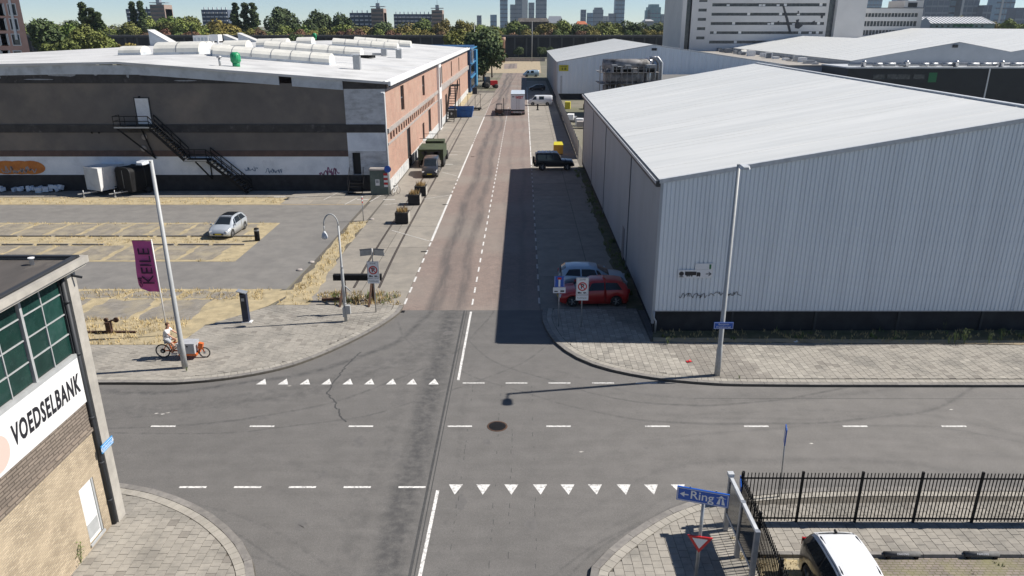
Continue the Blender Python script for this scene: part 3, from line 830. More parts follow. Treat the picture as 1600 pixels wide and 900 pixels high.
def wallholes(mb, fr, U0, U1, Z0, Z1, holes, depth=.12, m=0, mr=None):
    """wall in frame fr(u,z,d) with rectangular openings (u0,u1,z0,z1); reveals built to depth"""
    us = sorted(set([U0,U1]+[h[0] for h in holes]+[h[1] for h in holes])); zs = sorted(set([Z0,Z1]+[h[2] for h in holes]+[h[3] for h in holes]))
    us = [u for u in us if U0 <= u <= U1]; zs = [z for z in zs if Z0 <= z <= Z1]
    for j in range(len(zs)-1):
        run = None
        for i in range(len(us)-1):
            cu = (us[i]+us[i+1])/2; cz = (zs[j]+zs[j+1])/2
            hole = any(h[0] < cu < h[1] and h[2] < cz < h[3] for h in holes)
            if not hole:
                if run is None: run = us[i]
            if hole and run is not None:
                mb.face([fr(run,zs[j],0),fr(us[i],zs[j],0),fr(us[i],zs[j+1],0),fr(run,zs[j+1],0)], m); run = None
        if run is not None: mb.face([fr(run,zs[j],0),fr(us[-1],zs[j],0),fr(us[-1],zs[j+1],0),fr(run,zs[j+1],0)], m)
    mr = m if mr is None else mr
    for a, b, c, d in holes:
        mb.face([fr(a,c,0),fr(a,c,depth),fr(a,d,depth),fr(a,d,0)][::-1], mr); mb.face([fr(b,c,0),fr(b,c,depth),fr(b,d,depth),fr(b,d,0)], mr)
        mb.face([fr(a,c,0),fr(b,c,0),fr(b,c,depth),fr(a,c,depth)], mr); mb.face([fr(a,d,0),fr(b,d,0),fr(b,d,depth),fr(a,d,depth)][::-1], mr)
# ------------------------------------------------------------ right warehouse
WX, WY, WE, WS = 7.44, 36.1, 8.17, .1716
WB, WRX = 84.6, 26.3
def TW(x, y, z): return (x + K*(y-WY), y, z)
wh = thing('warehouse', 'large grey-blue corrugated metal warehouse with white ridged roof and sign on its front', 'warehouse', (WX, WY, 0))
wz = lambda x: WE + WS*(x-WX) if x <= WRX else WE + WS*(WRX-WX) - WS*(x-WRX)
for zi, (za_, zb_) in enumerate(((1.3,3.15),(3.15,5.0),(5.0,6.85),(6.85,99))):
    mb = MB(); yo = WY-.010*(3-zi); corrugated(mb, WX, WRX, yo, za_, lambda x: min(wz(x)-.02, zb_+.02), .215, .05); corrugated(mb, WRX, WRX+19, yo, za_, lambda x: min(wz(x)-.02, zb_+.02), .215, .05)
    P('front_cladding', mb, M['clad'], wh, True)
mb = MB(TW)
for a, b in ((36.1,46.6),(46.6,61.5),(61.5,73.0),(73.0,84.6)):
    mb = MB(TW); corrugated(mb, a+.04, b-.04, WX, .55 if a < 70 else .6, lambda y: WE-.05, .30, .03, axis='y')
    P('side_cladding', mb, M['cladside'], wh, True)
    mb = MB(TW); mb.box(WX-.075, b-.06, .3, WX+.03, b+.06, WE-.08); P('drain_pipe', mb, M['pipe'], wh, True)
mb = MB(TW)
mb.box(WX+.12, WY+.12, 0, WX+.3, WB, WE-.2); P('inner_wall', mb, M['plinth'], wh, True)
mb = MB(); mb.box(WX+.05, WY+.06, 0, WRX+19, WY+.3, 1.32); 
P('plinth', mb, M['plinth'], wh, True)
x = WX+4.2
while x < 40:
    mb = MB(); mb.box(x-.06, WY+.0, 0.02, x+.06, WY+.07, 1.29); P('plinth_joint', mb, M['gutter'], wh, True); x += 4.4
# back wall and far side so that the hall is closed
mb = MB(TW)
mb.face([(WX,WB,0),(WX,WB,WE),(WRX,WB,wz(WRX)),(WRX+18.8,WB,WE),(WRX+18.8,WB,0)]); mb.face([(WRX+18.8,WY,0),(WRX+18.8,WY,WE),(WRX+18.8,WB,WE),(WRX+18.8,WB,0)])
P('back_wall', mb, M['cladside'], wh, True)
# roof in ribbed sheets: each sheet 1 m wide runs from eave to ridge
def ridged_roof(root, T, x0, z0, x1, z1, y0, y1, mk, pitch=1.0, over=.12, name='roof_sheet', rib=.035, group=6, n=1, keep=1.0):
    y = y0
    while y < y1-.01:
        b = MB(T); ye = min(y+pitch*group, y1); q = y
        while q < ye-.01:
            e = min(q+pitch, ye); r0 = q+.0; 
            rb_ = rib if random.random() < keep else .004
            b.face([(x0,q+.05,z0),(x1,q+.05,z1),(x1,e-.05,z1),(x0,e-.05,z0)][::-1] if x1 < x0 else [(x0,q+.05,z0),(x1,q+.05,z1),(x1,e-.05,z1),(x0,e-.05,z0)], 0)
            # standing rib
            b.face([(x0,e-.05,z0),(x1,e-.05,z1),(x1,e-.02,z1+rb_),(x0,e-.02,z0+rb_)]); b.face([(x0,e-.02,z0+rb_),(x1,e-.02,z1+rb_),(x1,e+.02,z1+rb_),(x0,e+.02,z0+rb_)])
            b.face([(x0,e+.02,z0+rb_),(x1,e+.02,z1+rb_),(x1,e+.05,z1),(x0,e+.05,z0)])
            q = e
        P(name, b, M[mk], root, True); y = ye
ridged_roof(wh, TW, WX-.12, WE+.02, WRX, wz(WRX)+.06, WY-.10, WB+.1, 'roofw', .98, rib=.022, keep=.35)
ridged_roof(wh, TW, WRX, wz(WRX)+.06, WRX+19, WE+.02, WY-.10, WB+.1, 'roofw', 1.96, group=12)
b = MB(TW); b.box(WRX-.18, WY-.12, wz(WRX)+.05, WRX+.18, WB+.1, wz(WRX)+.13)
P('ridge_cap', b, M['trim'], wh, True)
for s_ in range(60):
    pass
b = MB()
b.face([(WX-.14,WY-.12,WE-.14),(WRX,WY-.12,wz(WRX)-.12),(WRX,WY-.12,wz(WRX)+.09),(WX-.14,WY-.12,WE+.07)])
b.face([(WX-.14,WY-.12,WE+.07),(WRX,WY-.12,wz(WRX)+.09),(WRX,WY+.06,wz(WRX)+.09),(WX-.14,WY+.06,WE+.07)])
b.face([(WRX,WY-.12,wz(WRX)-.12),(WRX+19,WY-.12,WE-.14),(WRX+19,WY-.12,WE+.07),(WRX,WY-.12,wz(WRX)+.09)])
b.face([(WX-.14,WY-.12,WE-.14),(WX-.14,WY-.12,WE+.07),(WX-.14,WY+.06,WE+.07),(WX-.14,WY+.06,WE-.14)])
P('gable_trim', b, M['trim'], wh, True)
b = MB(TW); b.box(WX-.30, WY-.05, WE-.32, WX-.10, WB, WE-.03)
P('gutter', b, M['gutter'], wh, True)
b = MB(TW); b.box(WX-.125, WY, WE-.03, WX-.08, WB, WE+.02, 0)
b.box(WX-.34, WY-.02, WE-.15, WX-.30, WB, WE+.0, 0); P('gutter_edge', b, M['trim'], wh, True)
b = MB(); b.box(WX-.08, WY-.08, .55, WX+.06, WY+.05, WE-.1); P('corner_trim', b, M['cladside'], wh, True)
b = MB(); b.box(WX, WY-.075, 1.24, WRX+19, WY+.05, 1.31); P('drip_trim', b, M['trim'], wh, True)
b = MB(); b.tube([(WX+.02,WY-.16,1.25),(WX+.02,WY-.16,.9),(WX+.12,WY-.25,.75),(WX+.12,WY-.25,.06)], .05, 8); P('downpipe', b, M['galv'], wh, True)
# door in the street side
b = MB(TW); b.box(WX-.06, 47.9, .35, WX-.035, 48.9, 2.5); P('side_door', b, M['pipe'], wh, True)
# signs on the front
def board(root, x0, x1, z0, z1, y, m, name='sign_board', t=.03):
    b = MB(); b.box(x0, y-t, z0, x1, y, z1); return P(name, b, M[m], root, True)
sx0, sz0 = AY(1058,433,WY); sx1, sz1 = AY(1113,420.5,WY)
yb = WY-.10
board(wh, sx0, sx1, sz0, sz1, yb, 'signwhite', 'wall_sign')
tx0, tz0 = AY(1085,420.5,WY); _, tz1 = AY(1085,410.5,WY)
board(wh, tx0, sx1, sz1+.01, tz1, yb, 'signwhite', 'wall_sign')
bl = MB(); y_ = yb-.035; L = sx1-sx0
def disc(mb, cx, cz, r, y, n=16, m=0): mb.face([(cx+cos(2*pi*i/n)*r, y, cz+sin(2*pi*i/n)*r) for i in range(n)][::1], m)
zc = (sz0+sz1)/2
disc(bl, sx0+.10*L, zc+.01, .125, y_-.001)
bl.face([(sx0+.03*L,y_-.002,sz0+.045),(sx0+.17*L,y_-.002,sz0+.045),(sx0+.15*L,y_-.002,sz0+.09),(sx0+.05*L,y_-.002,sz0+.09)])
bl.face([(sx0+.20*L,y_-.001,zc-.07),(sx0+.53*L,y_-.001,zc-.07),(sx0+.53*L,y_-.001,zc+.13),(sx0+.20*L,y_-.001,zc+.13)])
bl.face([(sx0+.54*L,y_-.001,zc-.10),(sx0+.65*L,y_-.001,zc-.10),(sx0+.65*L,y_-.001,zc+.03),(sx0+.62*L,y_-.001,zc+.09),(sx0+.54*L,y_-.001,zc+.09)])
for f in (.27,.33,.40,.56,.62): disc(bl, sx0+f*L, zc-.10, .045, y_-.003)
ax_ = sx0+.80*L
bl.face([(ax_,y_-.001,zc-.022),(ax_+.26,y_-.001,zc-.022),(ax_+.26,y_-.001,zc+.022),(ax_,y_-.001,zc+.022)])
for s_ in (1,-1): bl.face([(ax_+.30,y_-.002,zc),(ax_+.16,y_-.002,zc+s_*.12),(ax_+.13,y_-.002,zc+s_*.10),(ax_+.24,y_-.002,zc)][::s_])
P('pictogram', bl, M['signdark'], wh, True)
gr = MB(); gx = tx0+.78*(sx1-tx0)
gr.face([(gx,y_-.001,tz1-.30),(gx+.10,y_-.001,tz1-.30),(gx+.10,y_-.001,tz1-.05),(gx,y_-.001,tz1-.05)])
M['signgreen'] = mat('sign_green', (.02,.16,.06), rough=.5); P('pictogram', gr, M['signgreen'], wh, True)
def scribble(root, x0, x1, zc_, h, y, m, n=8, w_=.022, seed=1, name='graffiti'):
    R = random.Random(seed); b = MB(); L = x1-x0
    for i in range(n):
        cx = x0+(i+.5)*L/n; pts = []
        for k in range(6): pts.append((cx+(k/5-.5)*L/n*1.3+R.uniform(-.04,.04), zc_+R.choice((-1,-.4,.2,1))*h*.5*R.uniform(.6,1)))
        pts = smooth_line(pts, 4); o1 = offset_line(pts, w_); o2 = offset_line(pts, -w_)
        for k in range(len(pts)-1):
            b.face([(o2[k][0],y,o2[k][1]),(o2[k+1][0],y,o2[k+1][1]),(o1[k+1][0],y,o1[k+1][1]),(o1[k][0],y,o1[k][1])])
    return P(name, b, M[m], root, True)
a = AY(1062,461,WY); c = AY(1101,461,WY); scribble(wh, a[0], c[0], a[1], .27, WY-.112, 'signdark', 6, .014, 3)
a = AY(1107,458,WY); c = AY(1155,458,WY); scribble(wh, a[0], c[0], a[1], .25, WY-.114, 'signdark', 6, .014, 4)

# ------------------------------------------------------------ old warehouse on the left
LY, LX, LB = 71.74, -12.0, 183.0
KL = .0125
def TL(x, y, z): return (x + KL*(y-LY), y, z)
def lroof(x):
    return 12.17-.0725*(x+36.7) if x > -36.7 else 12.17-.018*(-36.7-x)
M['lbrick'] = brickmat('red_brick', (.46,.245,.175), (.36,.19,.14), (.36,.28,.22), axis='y', bw=.22, bh=.07, ms=.012, bump=.2, stain=(.42,.29,.22), samt=.6, sscale=.35, var=.4)
M['lband'] = mat('pale_concrete_band', (.40,.36,.33), (.30,.27,.25), 1.5, rough=.9, stain=(.17,.16,.15), sscale=1, samt=.5)
M['lgable'] = mat('dark_bitumen_panel', (.165,.148,.132), (.130,.118,.107), .5, rough=.9, stain=(.235,.20,.165), sscale=.16, samt=.85, detail=8)
M['lledge'] = mat('dark_ledge', (.062,.058,.056), (.038,.036,.036), 1.5, rough=.9, stain=(.16,.15,.145), sscale=1.6, samt=.6, slo=.58, shi=.72)
M['lrustb'] = mat('brown_brick_course', (.125,.082,.070), (.09,.062,.055), 2, rough=.9)
M['lpaint'] = mat('weathered_white_wall', (.76,.80,.84), (.66,.71,.76), .8, rough=.85, stain=(.38,.41,.46), sscale=.5, samt=.5, slo=.5, shi=.7)
M['lblock'] = mat('weathered_concrete_blocks', (.58,.60,.62), (.44,.455,.47), .9, rough=.9, stain=(.22,.22,.225), sscale=1.3, samt=.5, slo=.47, shi=.66, stretch=(1,1,2.2))
M['lfascia'] = mat('pale_fascia', (.52,.56,.60), (.44,.475,.51), .6, rough=.6, stain=(.14,.145,.15), sscale=.8, samt=.4)
M['lroof'] = mat('white_roof_membrane', (.59,.59,.58), (.50,.50,.495), .25, rough=.7, stain=(.31,.31,.30), sscale=.22, samt=.65, slo=.48, shi=.72)
M['vault'] = mat('skylight_sheet', (.72,.70,.63), (.62,.61,.56), 1, rough=.4, stain=(.50,.49,.44), sscale=.6, samt=.4)
M['peel'] = mat('peeled_paint', (.34,.35,.37), (.24,.25,.26), 4, rough=.9)
lw = thing('brick_warehouse', 'long old warehouse with pink brick side, dark gable and white roof with barrel skylights', 'warehouse', (LX, LY, 0))
def lfront(z0, z1, x0, x1, m, name, pr=0.0):
    """band of the gable wall"""
    b = MB(); n = max(1, int((x1-x0)/6))
    f0 = z0 if callable(z0) else (lambda x: z0); f1 = z1 if callable(z1) else (lambda x: z1)
    for i in range(n):
        a = x0+(x1-x0)*i/n; c = x0+(x1-x0)*(i+1)/n; y = LY-pr
        b.face([(a,y,f0(a)),(c,y,f0(c)),(c,y,f1(c)),(a,y,f1(a))])
        if pr:
            b.face([(a,y,f1(a)),(c,y,f1(c)),(c,LY+.05,f1(c)),(a,LY+.05,f1(a))]); b.face([(a,y,f0(a)),(a,LY+.05,f0(a)),(c,LY+.05,f0(c)),(c,y,f0(c))])
    if pr:
        b.face([(x1,y,f0(x1)),(x1,LY+.05,f0(x1)),(x1,LY+.05,f1(x1)),(x1,y,f1(x1))])
    return P(name, b, M[m], lw, True)
XL = -75
peak = lambda x: lroof(x)-.35
lfront(0, 1.58, XL, LX, 'plinth', 'plinth', .02)
lfront(1.58, 3.38, XL, -15.9, 'lpaint', 'painted_band')
lfront(3.38, 3.95, XL, -15.9, 'lrustb', 'brick_course', .04)
lfront(3.95, 5.68, XL, -15.9, 'lgable', 'lower_panel')
lfront(5.68, 6.45, XL, LX-.02, 'lledge', 'ledge', .08)
lfront(6.45, 10.25, XL, -15.9, 'lgable', 'upper_panel')
lfront(10.25, lambda x: max(10.26, lroof(x)-.95), XL, -15.0, 'lledge', 'gable_top', .05)
lfront(lambda x: lroof(x)-1.0, lambda x: lroof(x)-.16, -48, -21.9, 'lfascia', 'fascia_board', .10)
lfront(lambda x: lroof(x)-1.25, lambda x: lroof(x)-.16, -75, -48.02, 'lfascia', 'fascia_board', .10)
lfront(lambda x: lroof(x)-1.02, lambda x: lroof(x)-.16, -20.7, -15.95, 'lfascia', 'fascia_board', .10)
lfront(6.45, 9.75, -15.9, LX, 'lblock', 'block_wall', .03)
lfront(9.75, lambda x: lroof(x)-.12, -15.9, LX-.0, 'lledge', 'parapet', .07)
lfront(3.9, 5.68, -15.9, LX, 'lpaint', 'block_wall', .03)
# right block below with door opening
DX0, DX1 = -15.55, -14.75
b = MB(); fr = lambda u, z, d: (u, LY-.03+d, z)
wallholes(b, fr, -15.9, LX, 1.58, 3.9, [(DX0,DX1,1.6,3.75)], .35); P('block_wall', b, M['lblock'], lw, True)
b = MB(); b.box(DX0, LY+.3, 1.6, DX1, LY+.34, 3.75); P('doorway', b, M['dark'], lw, True)
for i in range(5):
    b = MB(); b.box(DX0-.25, LY-.35-.28*(5-i), .25*i+.02, DX1+.25, LY-.35-.28*(4-i), .25*i+.10); P('step', b, M['black'], lw, True)
b = MB()
for xx in (DX0-.28, DX1+.28):
    b.bar((xx,LY-1.75,.1),(xx,LY-.35,1.45),.05,.12); b.bar((xx,LY-1.75,1.0),(xx,LY-.35,2.4),.035); b.bar((xx,LY-1.75,0),(xx,LY-1.75,1.0),.035); b.bar((xx,LY-.4,1.4),(xx,LY-.4,2.4),.035)
P('step_frame', b, M['black'], lw, True, kind='stuff')
# peeled patches on the gable
for px, py, w_, h in ((98,116,3.0,.5),(150,116,.4,.3),(162,109,1.2,.25),(213,112,2.6,.18),(200,118,.3,.5),(232,117,2.2,.16),(60,124,3.5,.12),(290,126,2.5,.12)):
    x, z = AY(px, py, LY); b = MB(); R = random.Random(int(px))
    pts = [(x+cos(t)*w_/2*R.uniform(.7,1.1), LY-.065, z+sin(t)*h/2*R.uniform(.6,1.1)) for t in [2*pi*i/12 for i in range(12)]]
    b.face(pts); P('peeled_patch', b, M['peel'], lw, True)
# gable door high up
gx0, gz1 = AY(212,156,LY); gx1, gz0 = AY(236,196,LY); gx0 = -35.75; gx1 = -34.5
b = MB(); b.box(gx0-.12, LY-.05, 6.45, gx1+.12, LY-.002, 8.98); P('door_frame', b, M['lledge'], lw, True)
b = MB(); b.box(gx0, LY-.09, 6.5, gx1, LY-.04, 8.88); P('upper_door', b, M['white'], lw, True)
for px, py, r in ((226,214,.28),(225,232,.30),(144,207,.10),(155,207,.10),(218,152,.12)):
    x, z = AY(px,py,LY); b = MB(); b.lathe([(r,0),(r,-.05),(r*.6,-.05)], (x,LY-.03,z), 12, axis='y'); P('wall_vent', b, M['lband' if r > .2 else 'black'], lw, True)
# graffiti on the painted band
M['gorange'] = mat('graffiti_orange', (.52,.19,.035), (.42,.13,.02), 2, rough=.7)
M['gpurple'] = mat('graffiti_purple', (.20,.07,.16), rough=.7); M['gteal'] = mat('graffiti_blue', (.06,.13,.22), rough=.7)
for px, w_ in ((-14,3.6),(12,3.2),(32,3.3),(50,2.7)):
    x, _ = AY(px,265,LY); b = MB()
    pts = [(x+cos(t)*w_/2, LY-.010-.002*((px+20)//10), 2.25+(sin(t)*.72 if sin(t) > 0 else sin(t)*.62)) for t in [2*pi*i/20 for i in range(20)]]
    b.face(pts); P('graffiti', b, M['gorange'], lw, True)
a = AY(4,266,LY); c = AY(56,266,LY); scribble(lw, a[0], c[0], a[1]+.1, .7, LY-.03, 'peel', 7, .05, 9)
for x0, x1, zy, m, n, s_ in ((383,402,264,'gteal',4,5),(415,440,267,'gteal',5,6),(500,530,268,'gpurple',5,7)):
    a = AY(x0,zy,LY); c = AY(x1,zy,LY); scribble(lw, a[0], c[0], a[1], .8 if m == 'gpurple' else .45, LY-.012, m, n, .05 if m == 'gpurple' else .025, s_)
# street side: brick with openings
YM = 117.0
tall = [(80.9,83.2,6.65,9.3),(98.9,101.3,6.6,9.2),(122.6,124.4,6.5,9.2),(140,141.8,6.5,9.2),(157,158.8,6.5,9.2)]
low = [(84.0,86.6,.9,4.35),(97.5,99.4,1.0,3.3),(104.2,107.0,.6,4.3),(128,131,.4,4.3),(146,149,.4,4.3)]
sl = []
y = 73.2
while y < 112: sl.append((y, y+.95, 4.72, 5.42)); y += 1.72
fr = lambda u, z, d: TL(LX-d, u, z)
b = MB(); wallholes(b, fr, LY, 116.2, 1.1, 5.62, low[:3]+sl, .30); P('brick_wall', b, M['lbrick'], lw, True)
b = MB(); wallholes(b, fr, LY, 116.2, 5.62, 9.55, tall[:2], .30); P('brick_wall', b, M['lbrick'], lw, True)
b = MB(); wallholes(b, fr, 119.5, LB, 1.1, 5.62, low[3:], .30); P('brick_wall', b, M['lbrick'], lw, True)
b = MB(); wallholes(b, fr, 119.5, LB, 5.62, 9.55, tall[2:], .30); P('brick_wall', b, M['lbrick'], lw, True)
for h in sl:
    b = MB(TL); b.box(LX-.26, h[0], h[2], LX-.22, h[1], h[3]); P('slit_window', b, M['dark'], lw, True)
for h in tall:
    b = MB(TL); b.box(LX-.26, h[0], h[2], LX-.22, h[1], h[3]); o = P('window', b, M['glass'], lw, True)
    b = MB(TL); b.box(LX-.22, h[0]+.75, h[2], LX-.16, h[0]+.85, h[3]); b.box(LX-.22, h[0], (h[2]+h[3])/2-.04, LX-.17, h[1], (h[2]+h[3])/2+.04)
    q = P('window_frame', b, M['pipe'], lw, True); q.parent = o
for h in low:
    b = MB(TL); b.box(LX-.29, h[0], h[2], LX-.2, h[1], h[3]); P('loading_door', b, M['dark'], lw, True)
def lside(y0, y1, z0, z1, pr, m, name):
    b = MB(TL); b.box(LX-.2, y0, z0, LX+pr, y1, z1); return P(name, b, M[m], lw, True)
lside(LY-.0, 116.2, 5.62, 6.02, .16, 'lband', 'concrete_band'); lside(119.5, LB, 5.55, 6.4, .30, 'lband', 'concrete_band')
lside(LY, 116.2, 4.45, 4.66, .07, 'lband', 'window_sill')
lside(LY, LB, 9.55, 9.72, .10, 'lband', 'concrete_band')
lside(LY, LB, 9.72, 10.25, -.05, 'lledge', 'eaves_recess')
y = LY+1
while y < LB:
    b = MB(TL); b.box(LX-.1, y, 9.72, LX+.06, y+.9, 10.22); P('eaves_block', b, M['lband'], lw, True); y += 2.4
lside(116.2, 119.5, 0, 10.3, .35, 'white', 'white_tower')
lside(117.0, 118.6, 6.4, 9.3, .40, 'lrustb', 'tower_panel')
b = MB(TL); b.box(LX-.5, 117.0, .2, LX+.37, 118.6, 4.6); P('loading_door', b, M['dark'], lw, True)
M['lplinth'] = mat('graffitied_white_plinth', (.58,.58,.56), (.42,.43,.43), 1.6, rough=.85, stain=(.16,.20,.22), sscale=1.1, samt=.8, slo=.55, shi=.66)
lside(LY+.02, 84.0, 0, 1.1, .06, 'lplinth', 'painted_plinth'); lside(86.6, 116.2, 0, 1.1, .06, 'lplinth', 'painted_plinth'); lside(119.5, LB, 0, 1.1, .06, 'lplinth', 'painted_plinth')
lside(84, 86.6, 0, .92, .04, 'plinth', 'painted_plinth')
# loading platform and iron stairs at the street side
for yy, h in ((95.5,1.1),):
    b = MB(TL); b.box(LX+.08, yy-2.2, h-.12, LX+2.0, yy+2.2, h); P('loading_platform', b, M['lband'], lw, True)
    b = MB(TL)
    for xx in (LX+.3, LX+1.9):
        for y2 in (yy-2, yy, yy+2): b.bar((xx,y2,0),(xx,y2,h-.12),.08)
    for y2 in (yy-2.1, yy+2.1): b.bar((LX+.1,y2,h+.9),(LX+1.95,y2,h+.9),.05); b.bar((LX+1.95,y2,h),(LX+1.95,y2,h+.9),.05)
    P('platform_frame', b, M['black'], lw, True)
b = MB(TL)
b.box(LX+.2, 135, 5.2, LX+1.7, 139, 5.3); P('stair_landing', b, M['black'], lw, True)
for i in range(14):
    b = MB(TL); b.box(LX+.3, 134.8-i*.62, 5.2-i*.37, LX+1.5, 135.3-i*.62, 5.26-i*.37); P('stair_tread', b, M['black'], lw, True)
b = MB(TL)
for xx in (LX+.28, LX+1.52):
    b.bar((xx,135,5.2),(xx,126.2,0),.1,.2); b.bar((xx,135,6.2),(xx,126.2,1.0),.06)
    for i in range(6): b.bar((xx,135-i*1.7,5.2-i*1.0),(xx,135-i*1.7,6.2-i*1.0),.06)
b.bar((LX+1.6,139,0),(LX+1.6,139,6.3),.12); b.bar((LX+1.6,135,0),(LX+1.6,135,6.3),.12); b.bar((LX+1.6,135,6.3),(LX+1.6,139,6.3),.06)
P('stair_frame', b, M['black'], lw, True)
# roof deck
b = MB(TL)
xs = [XL,-60,-48,-36.7,-30,-22,LX+.55]
for a, c in zip(xs[:-1], xs[1:]):
    y = LY-.25; step = 9.0
    while y < LB: e = min(y+step, LB+.3); b.face([(a,y,lroof(a)),(c,y,lroof(c)),(c,e,lroof(c)),(a,e,lroof(a))]); y = e
P('roof', b, M['lroof'], lw, True)
b = MB(TL)
zr = lroof(LX+.55)
b.box(LX+.40, LY-.30, zr-.30, LX+.62, LB+.3, zr+.10); b.box(LX-.05, LY-.3, zr+.02, LX+.1, LB+.3, zr+.13)
P('eaves_trim', b, M['white'], lw, True)
b = MB()
for a, c in zip(xs[:-1], xs[1:]):
    b.face([(a,LY-.28,lroof(a)-.18),(c,LY-.28,lroof(c)-.18),(c,LY-.28,lroof(c)+.04),(a,LY-.28,lroof(a)+.04)]); b.face([(a,LY-.28,lroof(a)+.04),(c,LY-.28,lroof(c)+.04),(c,LY+.1,lroof(c)+.04),(a,LY+.1,lroof(a)+.04)])
    b.face([(a,LY-.28,lroof(a)-.18),(a,LY,lroof(a)-.18),(c,LY,lroof(c)-.18),(c,LY-.28,lroof(c)-.18)])
P('verge_trim', b, M['lroof'], lw, True)
for yy in (95, 120, 146):
    b = MB(TL); b.face([(-36,yy,lroof(-36)+.012),(LX+.3,yy,lroof(LX+.3)+.012),(LX+.3,yy+.35,lroof(LX+.3)+.012),(-36,yy+.35,lroof(-36)+.012)]); P('roof_seam', b, M['lfascia'], lw, True)
b = MB(TL); b.face([(XL,LB,0),(LX,LB,0),(LX,LB,lroof(LX)-.1),(-36.7,LB,12.0),(XL,LB,11)]); b.face([(LX-.35,LY,0),(LX-.35,LB,0),(LX-.35,LB,10),(LX-.35,LY,10)]); P('back_wall', b, M['lrustb'], lw, True)
def onroof(px, py):
    z = 11.0
    for _ in range(25):
        x, y = G(px, py, z); z = .5*z+.5*lroof(x-KL*(y-LY))
    return x, y, z
def vault(p0, p1, w_=3.2, h=.98, seg=2.2):
    """barrel skylight between two photo points along its near foot"""
    x0, y0, z0 = onroof(*p0); x1, y1, z1 = onroof(*p1); y0 = y1 = (y0+y1)/2
    n = max(1, int(abs(x1-x0)/seg)); b = MB(); N_ = 8
    def ring(t, grow=1.0):
        x = x0+(x1-x0)*t; zb = lroof(x-KL*(y0-LY))
        return [(x, y0+w_/2-cos(pi*i/N_)*w_/2*grow, zb+.28+sin(pi*i/N_)*h*grow) for i in range(N_+1)]
    if x1 < x0: x0, x1 = x1, x0
    za = lroof(x0-KL*(y0-LY)); zb_ = lroof(x1-KL*(y0-LY)); bb = MB()
    bb.face([(x0,y0,za-.1),(x1,y0,zb_-.1),(x1,y0,zb_+.28),(x0,y0,za+.28)]); bb.face([(x1,y0,zb_-.1),(x1,y0+w_,zb_-.1),(x1,y0+w_,zb_+.28),(x1,y0,zb_+.28)])
    bb.face([(x0,y0,za-.1),(x0,y0,za+.28),(x0,y0+w_,za+.28),(x0,y0+w_,za-.1)]); bb.face([(x1,y0+w_,zb_-.1),(x0,y0+w_,za-.1),(x0,y0+w_,za+.28),(x1,y0+w_,zb_+.28)])
    root = P('skylight', bb, M['lfascia'], lw, True)
    for k in range(n):
        b = MB(); A = ring((k+.012)/n); B = ring((k+.988)/n)
        for i in range(N_): b.face([A[i],B[i],B[i+1],A[i+1]], 0, True)
        if k == 0: b.face(A)
        if k == n-1: b.face(B[::-1])
        q = P('skylight_panel', b, M['vault'], lw, True); q.parent = root
    rb = MB()
    for k in range(1, n):
        A = ring((k-.02)/n, 1.02); B = ring((k+.02)/n, 1.02)
        for i in range(N_): rb.face([A[i],B[i],B[i+1],A[i+1]])
    if n > 1: q = P('skylight_rib', rb, M['galv'], lw, True); q.parent = root
vault((333,88),(514,102)); vault((158,88.5),(243,84.0),2.8,.75); vault((246,85.5),(305,85.2),3.4,1.15); vault((415,78),(561,90)); vault((348,78),(383,77.5),3.2); vault((290,80),(322,79.5),3.2)
vault((405,73),(442,73),3.2); vault((462,70),(487,69.5),3.2); vault((518,71),(621,78.5)); vault((548,68),(644,73.5)); vault((352,93.0-4.5),(330,86.5),3.0)
# chimneys, vents, monitors on the roof: things that stand on it
def chim(px, py, h, w_, label):
    x, y, z = onroof(px, py); t = thing('roof_chimney', label, 'chimney', (x,y,z), group='chimneys on the old warehouse roof')
    b = MB(); b.box(-w_/2,-w_/2,-.1,w_/2,w_/2,h); P('stack', b, M['galv'], t); b = MB(); b.box(-w_/2-.12,-w_/2-.12,h+.08,w_/2+.12,w_/2+.12,h+.2); P('cap', b, M['white'], t)
    b = MB()
    for i, j in ((-1,-1),(1,-1),(1,1),(-1,1)): b.box(i*w_*.4-.03,j*w_*.4-.03,h,i*w_*.4+.03,j*w_*.4+.03,h+.1)
    P('cap_post', b, M['galv'], t)
chim(558.5,108.5,1.45,.75,'square metal chimney on the white roof near its front right corner')
chim(623.5,91,1.2,.8,'square metal chimney on the white roof behind the nearer one')
x, y, z = onroof(344,103); b = MB(); b.tube([(0,0,-.1),(0,0,.8)], .12, 8); b.lathe([(.26,.75),(.26,.9),(.05,1.0)], n=10); solo('roof_pipe', b, M['galv'], 'short dark vent pipe on the white roof left of the green turbine vent', 'vent', (x,y,z))
M['ventgreen'] = mat('green_paint', (.015,.30,.12), (.01,.22,.09), 2, rough=.45)
def gvent(px, py, s_, label):
    x, y, z = onroof(px, py); t = thing('turbine_vent', label, 'roof vent', (x,y,z), group='green turbine vents on the white roof')
    b = MB(); b.lathe([(.42*s_,-.1),(.42*s_,.35*s_),(.36*s_,.4*s_)], n=14); P('base', b, M['ventgreen'], t)
    b = MB(); b.lathe([(.42*s_,.38*s_),(.54*s_,.55*s_),(.58*s_,.9*s_),(.52*s_,1.4*s_),(.3*s_,1.6*s_)], n=16); P('head', b, M['ventgreen'], t)
    for k in range(14):
        a = 2*pi*k/14; b = MB(); b.bar((cos(a)*.56*s_,sin(a)*.56*s_,.6*s_),(cos(a+.25)*.54*s_,sin(a+.25)*.54*s_,1.3*s_),.03,.05); P('vane', b, M['ventgreen'], t)
gvent(369.5,104,.86,'green turbine vent on the front edge of the white roof')
gvent(492,61.5,.98,'green turbine vent far back on the white roof among the skylights')
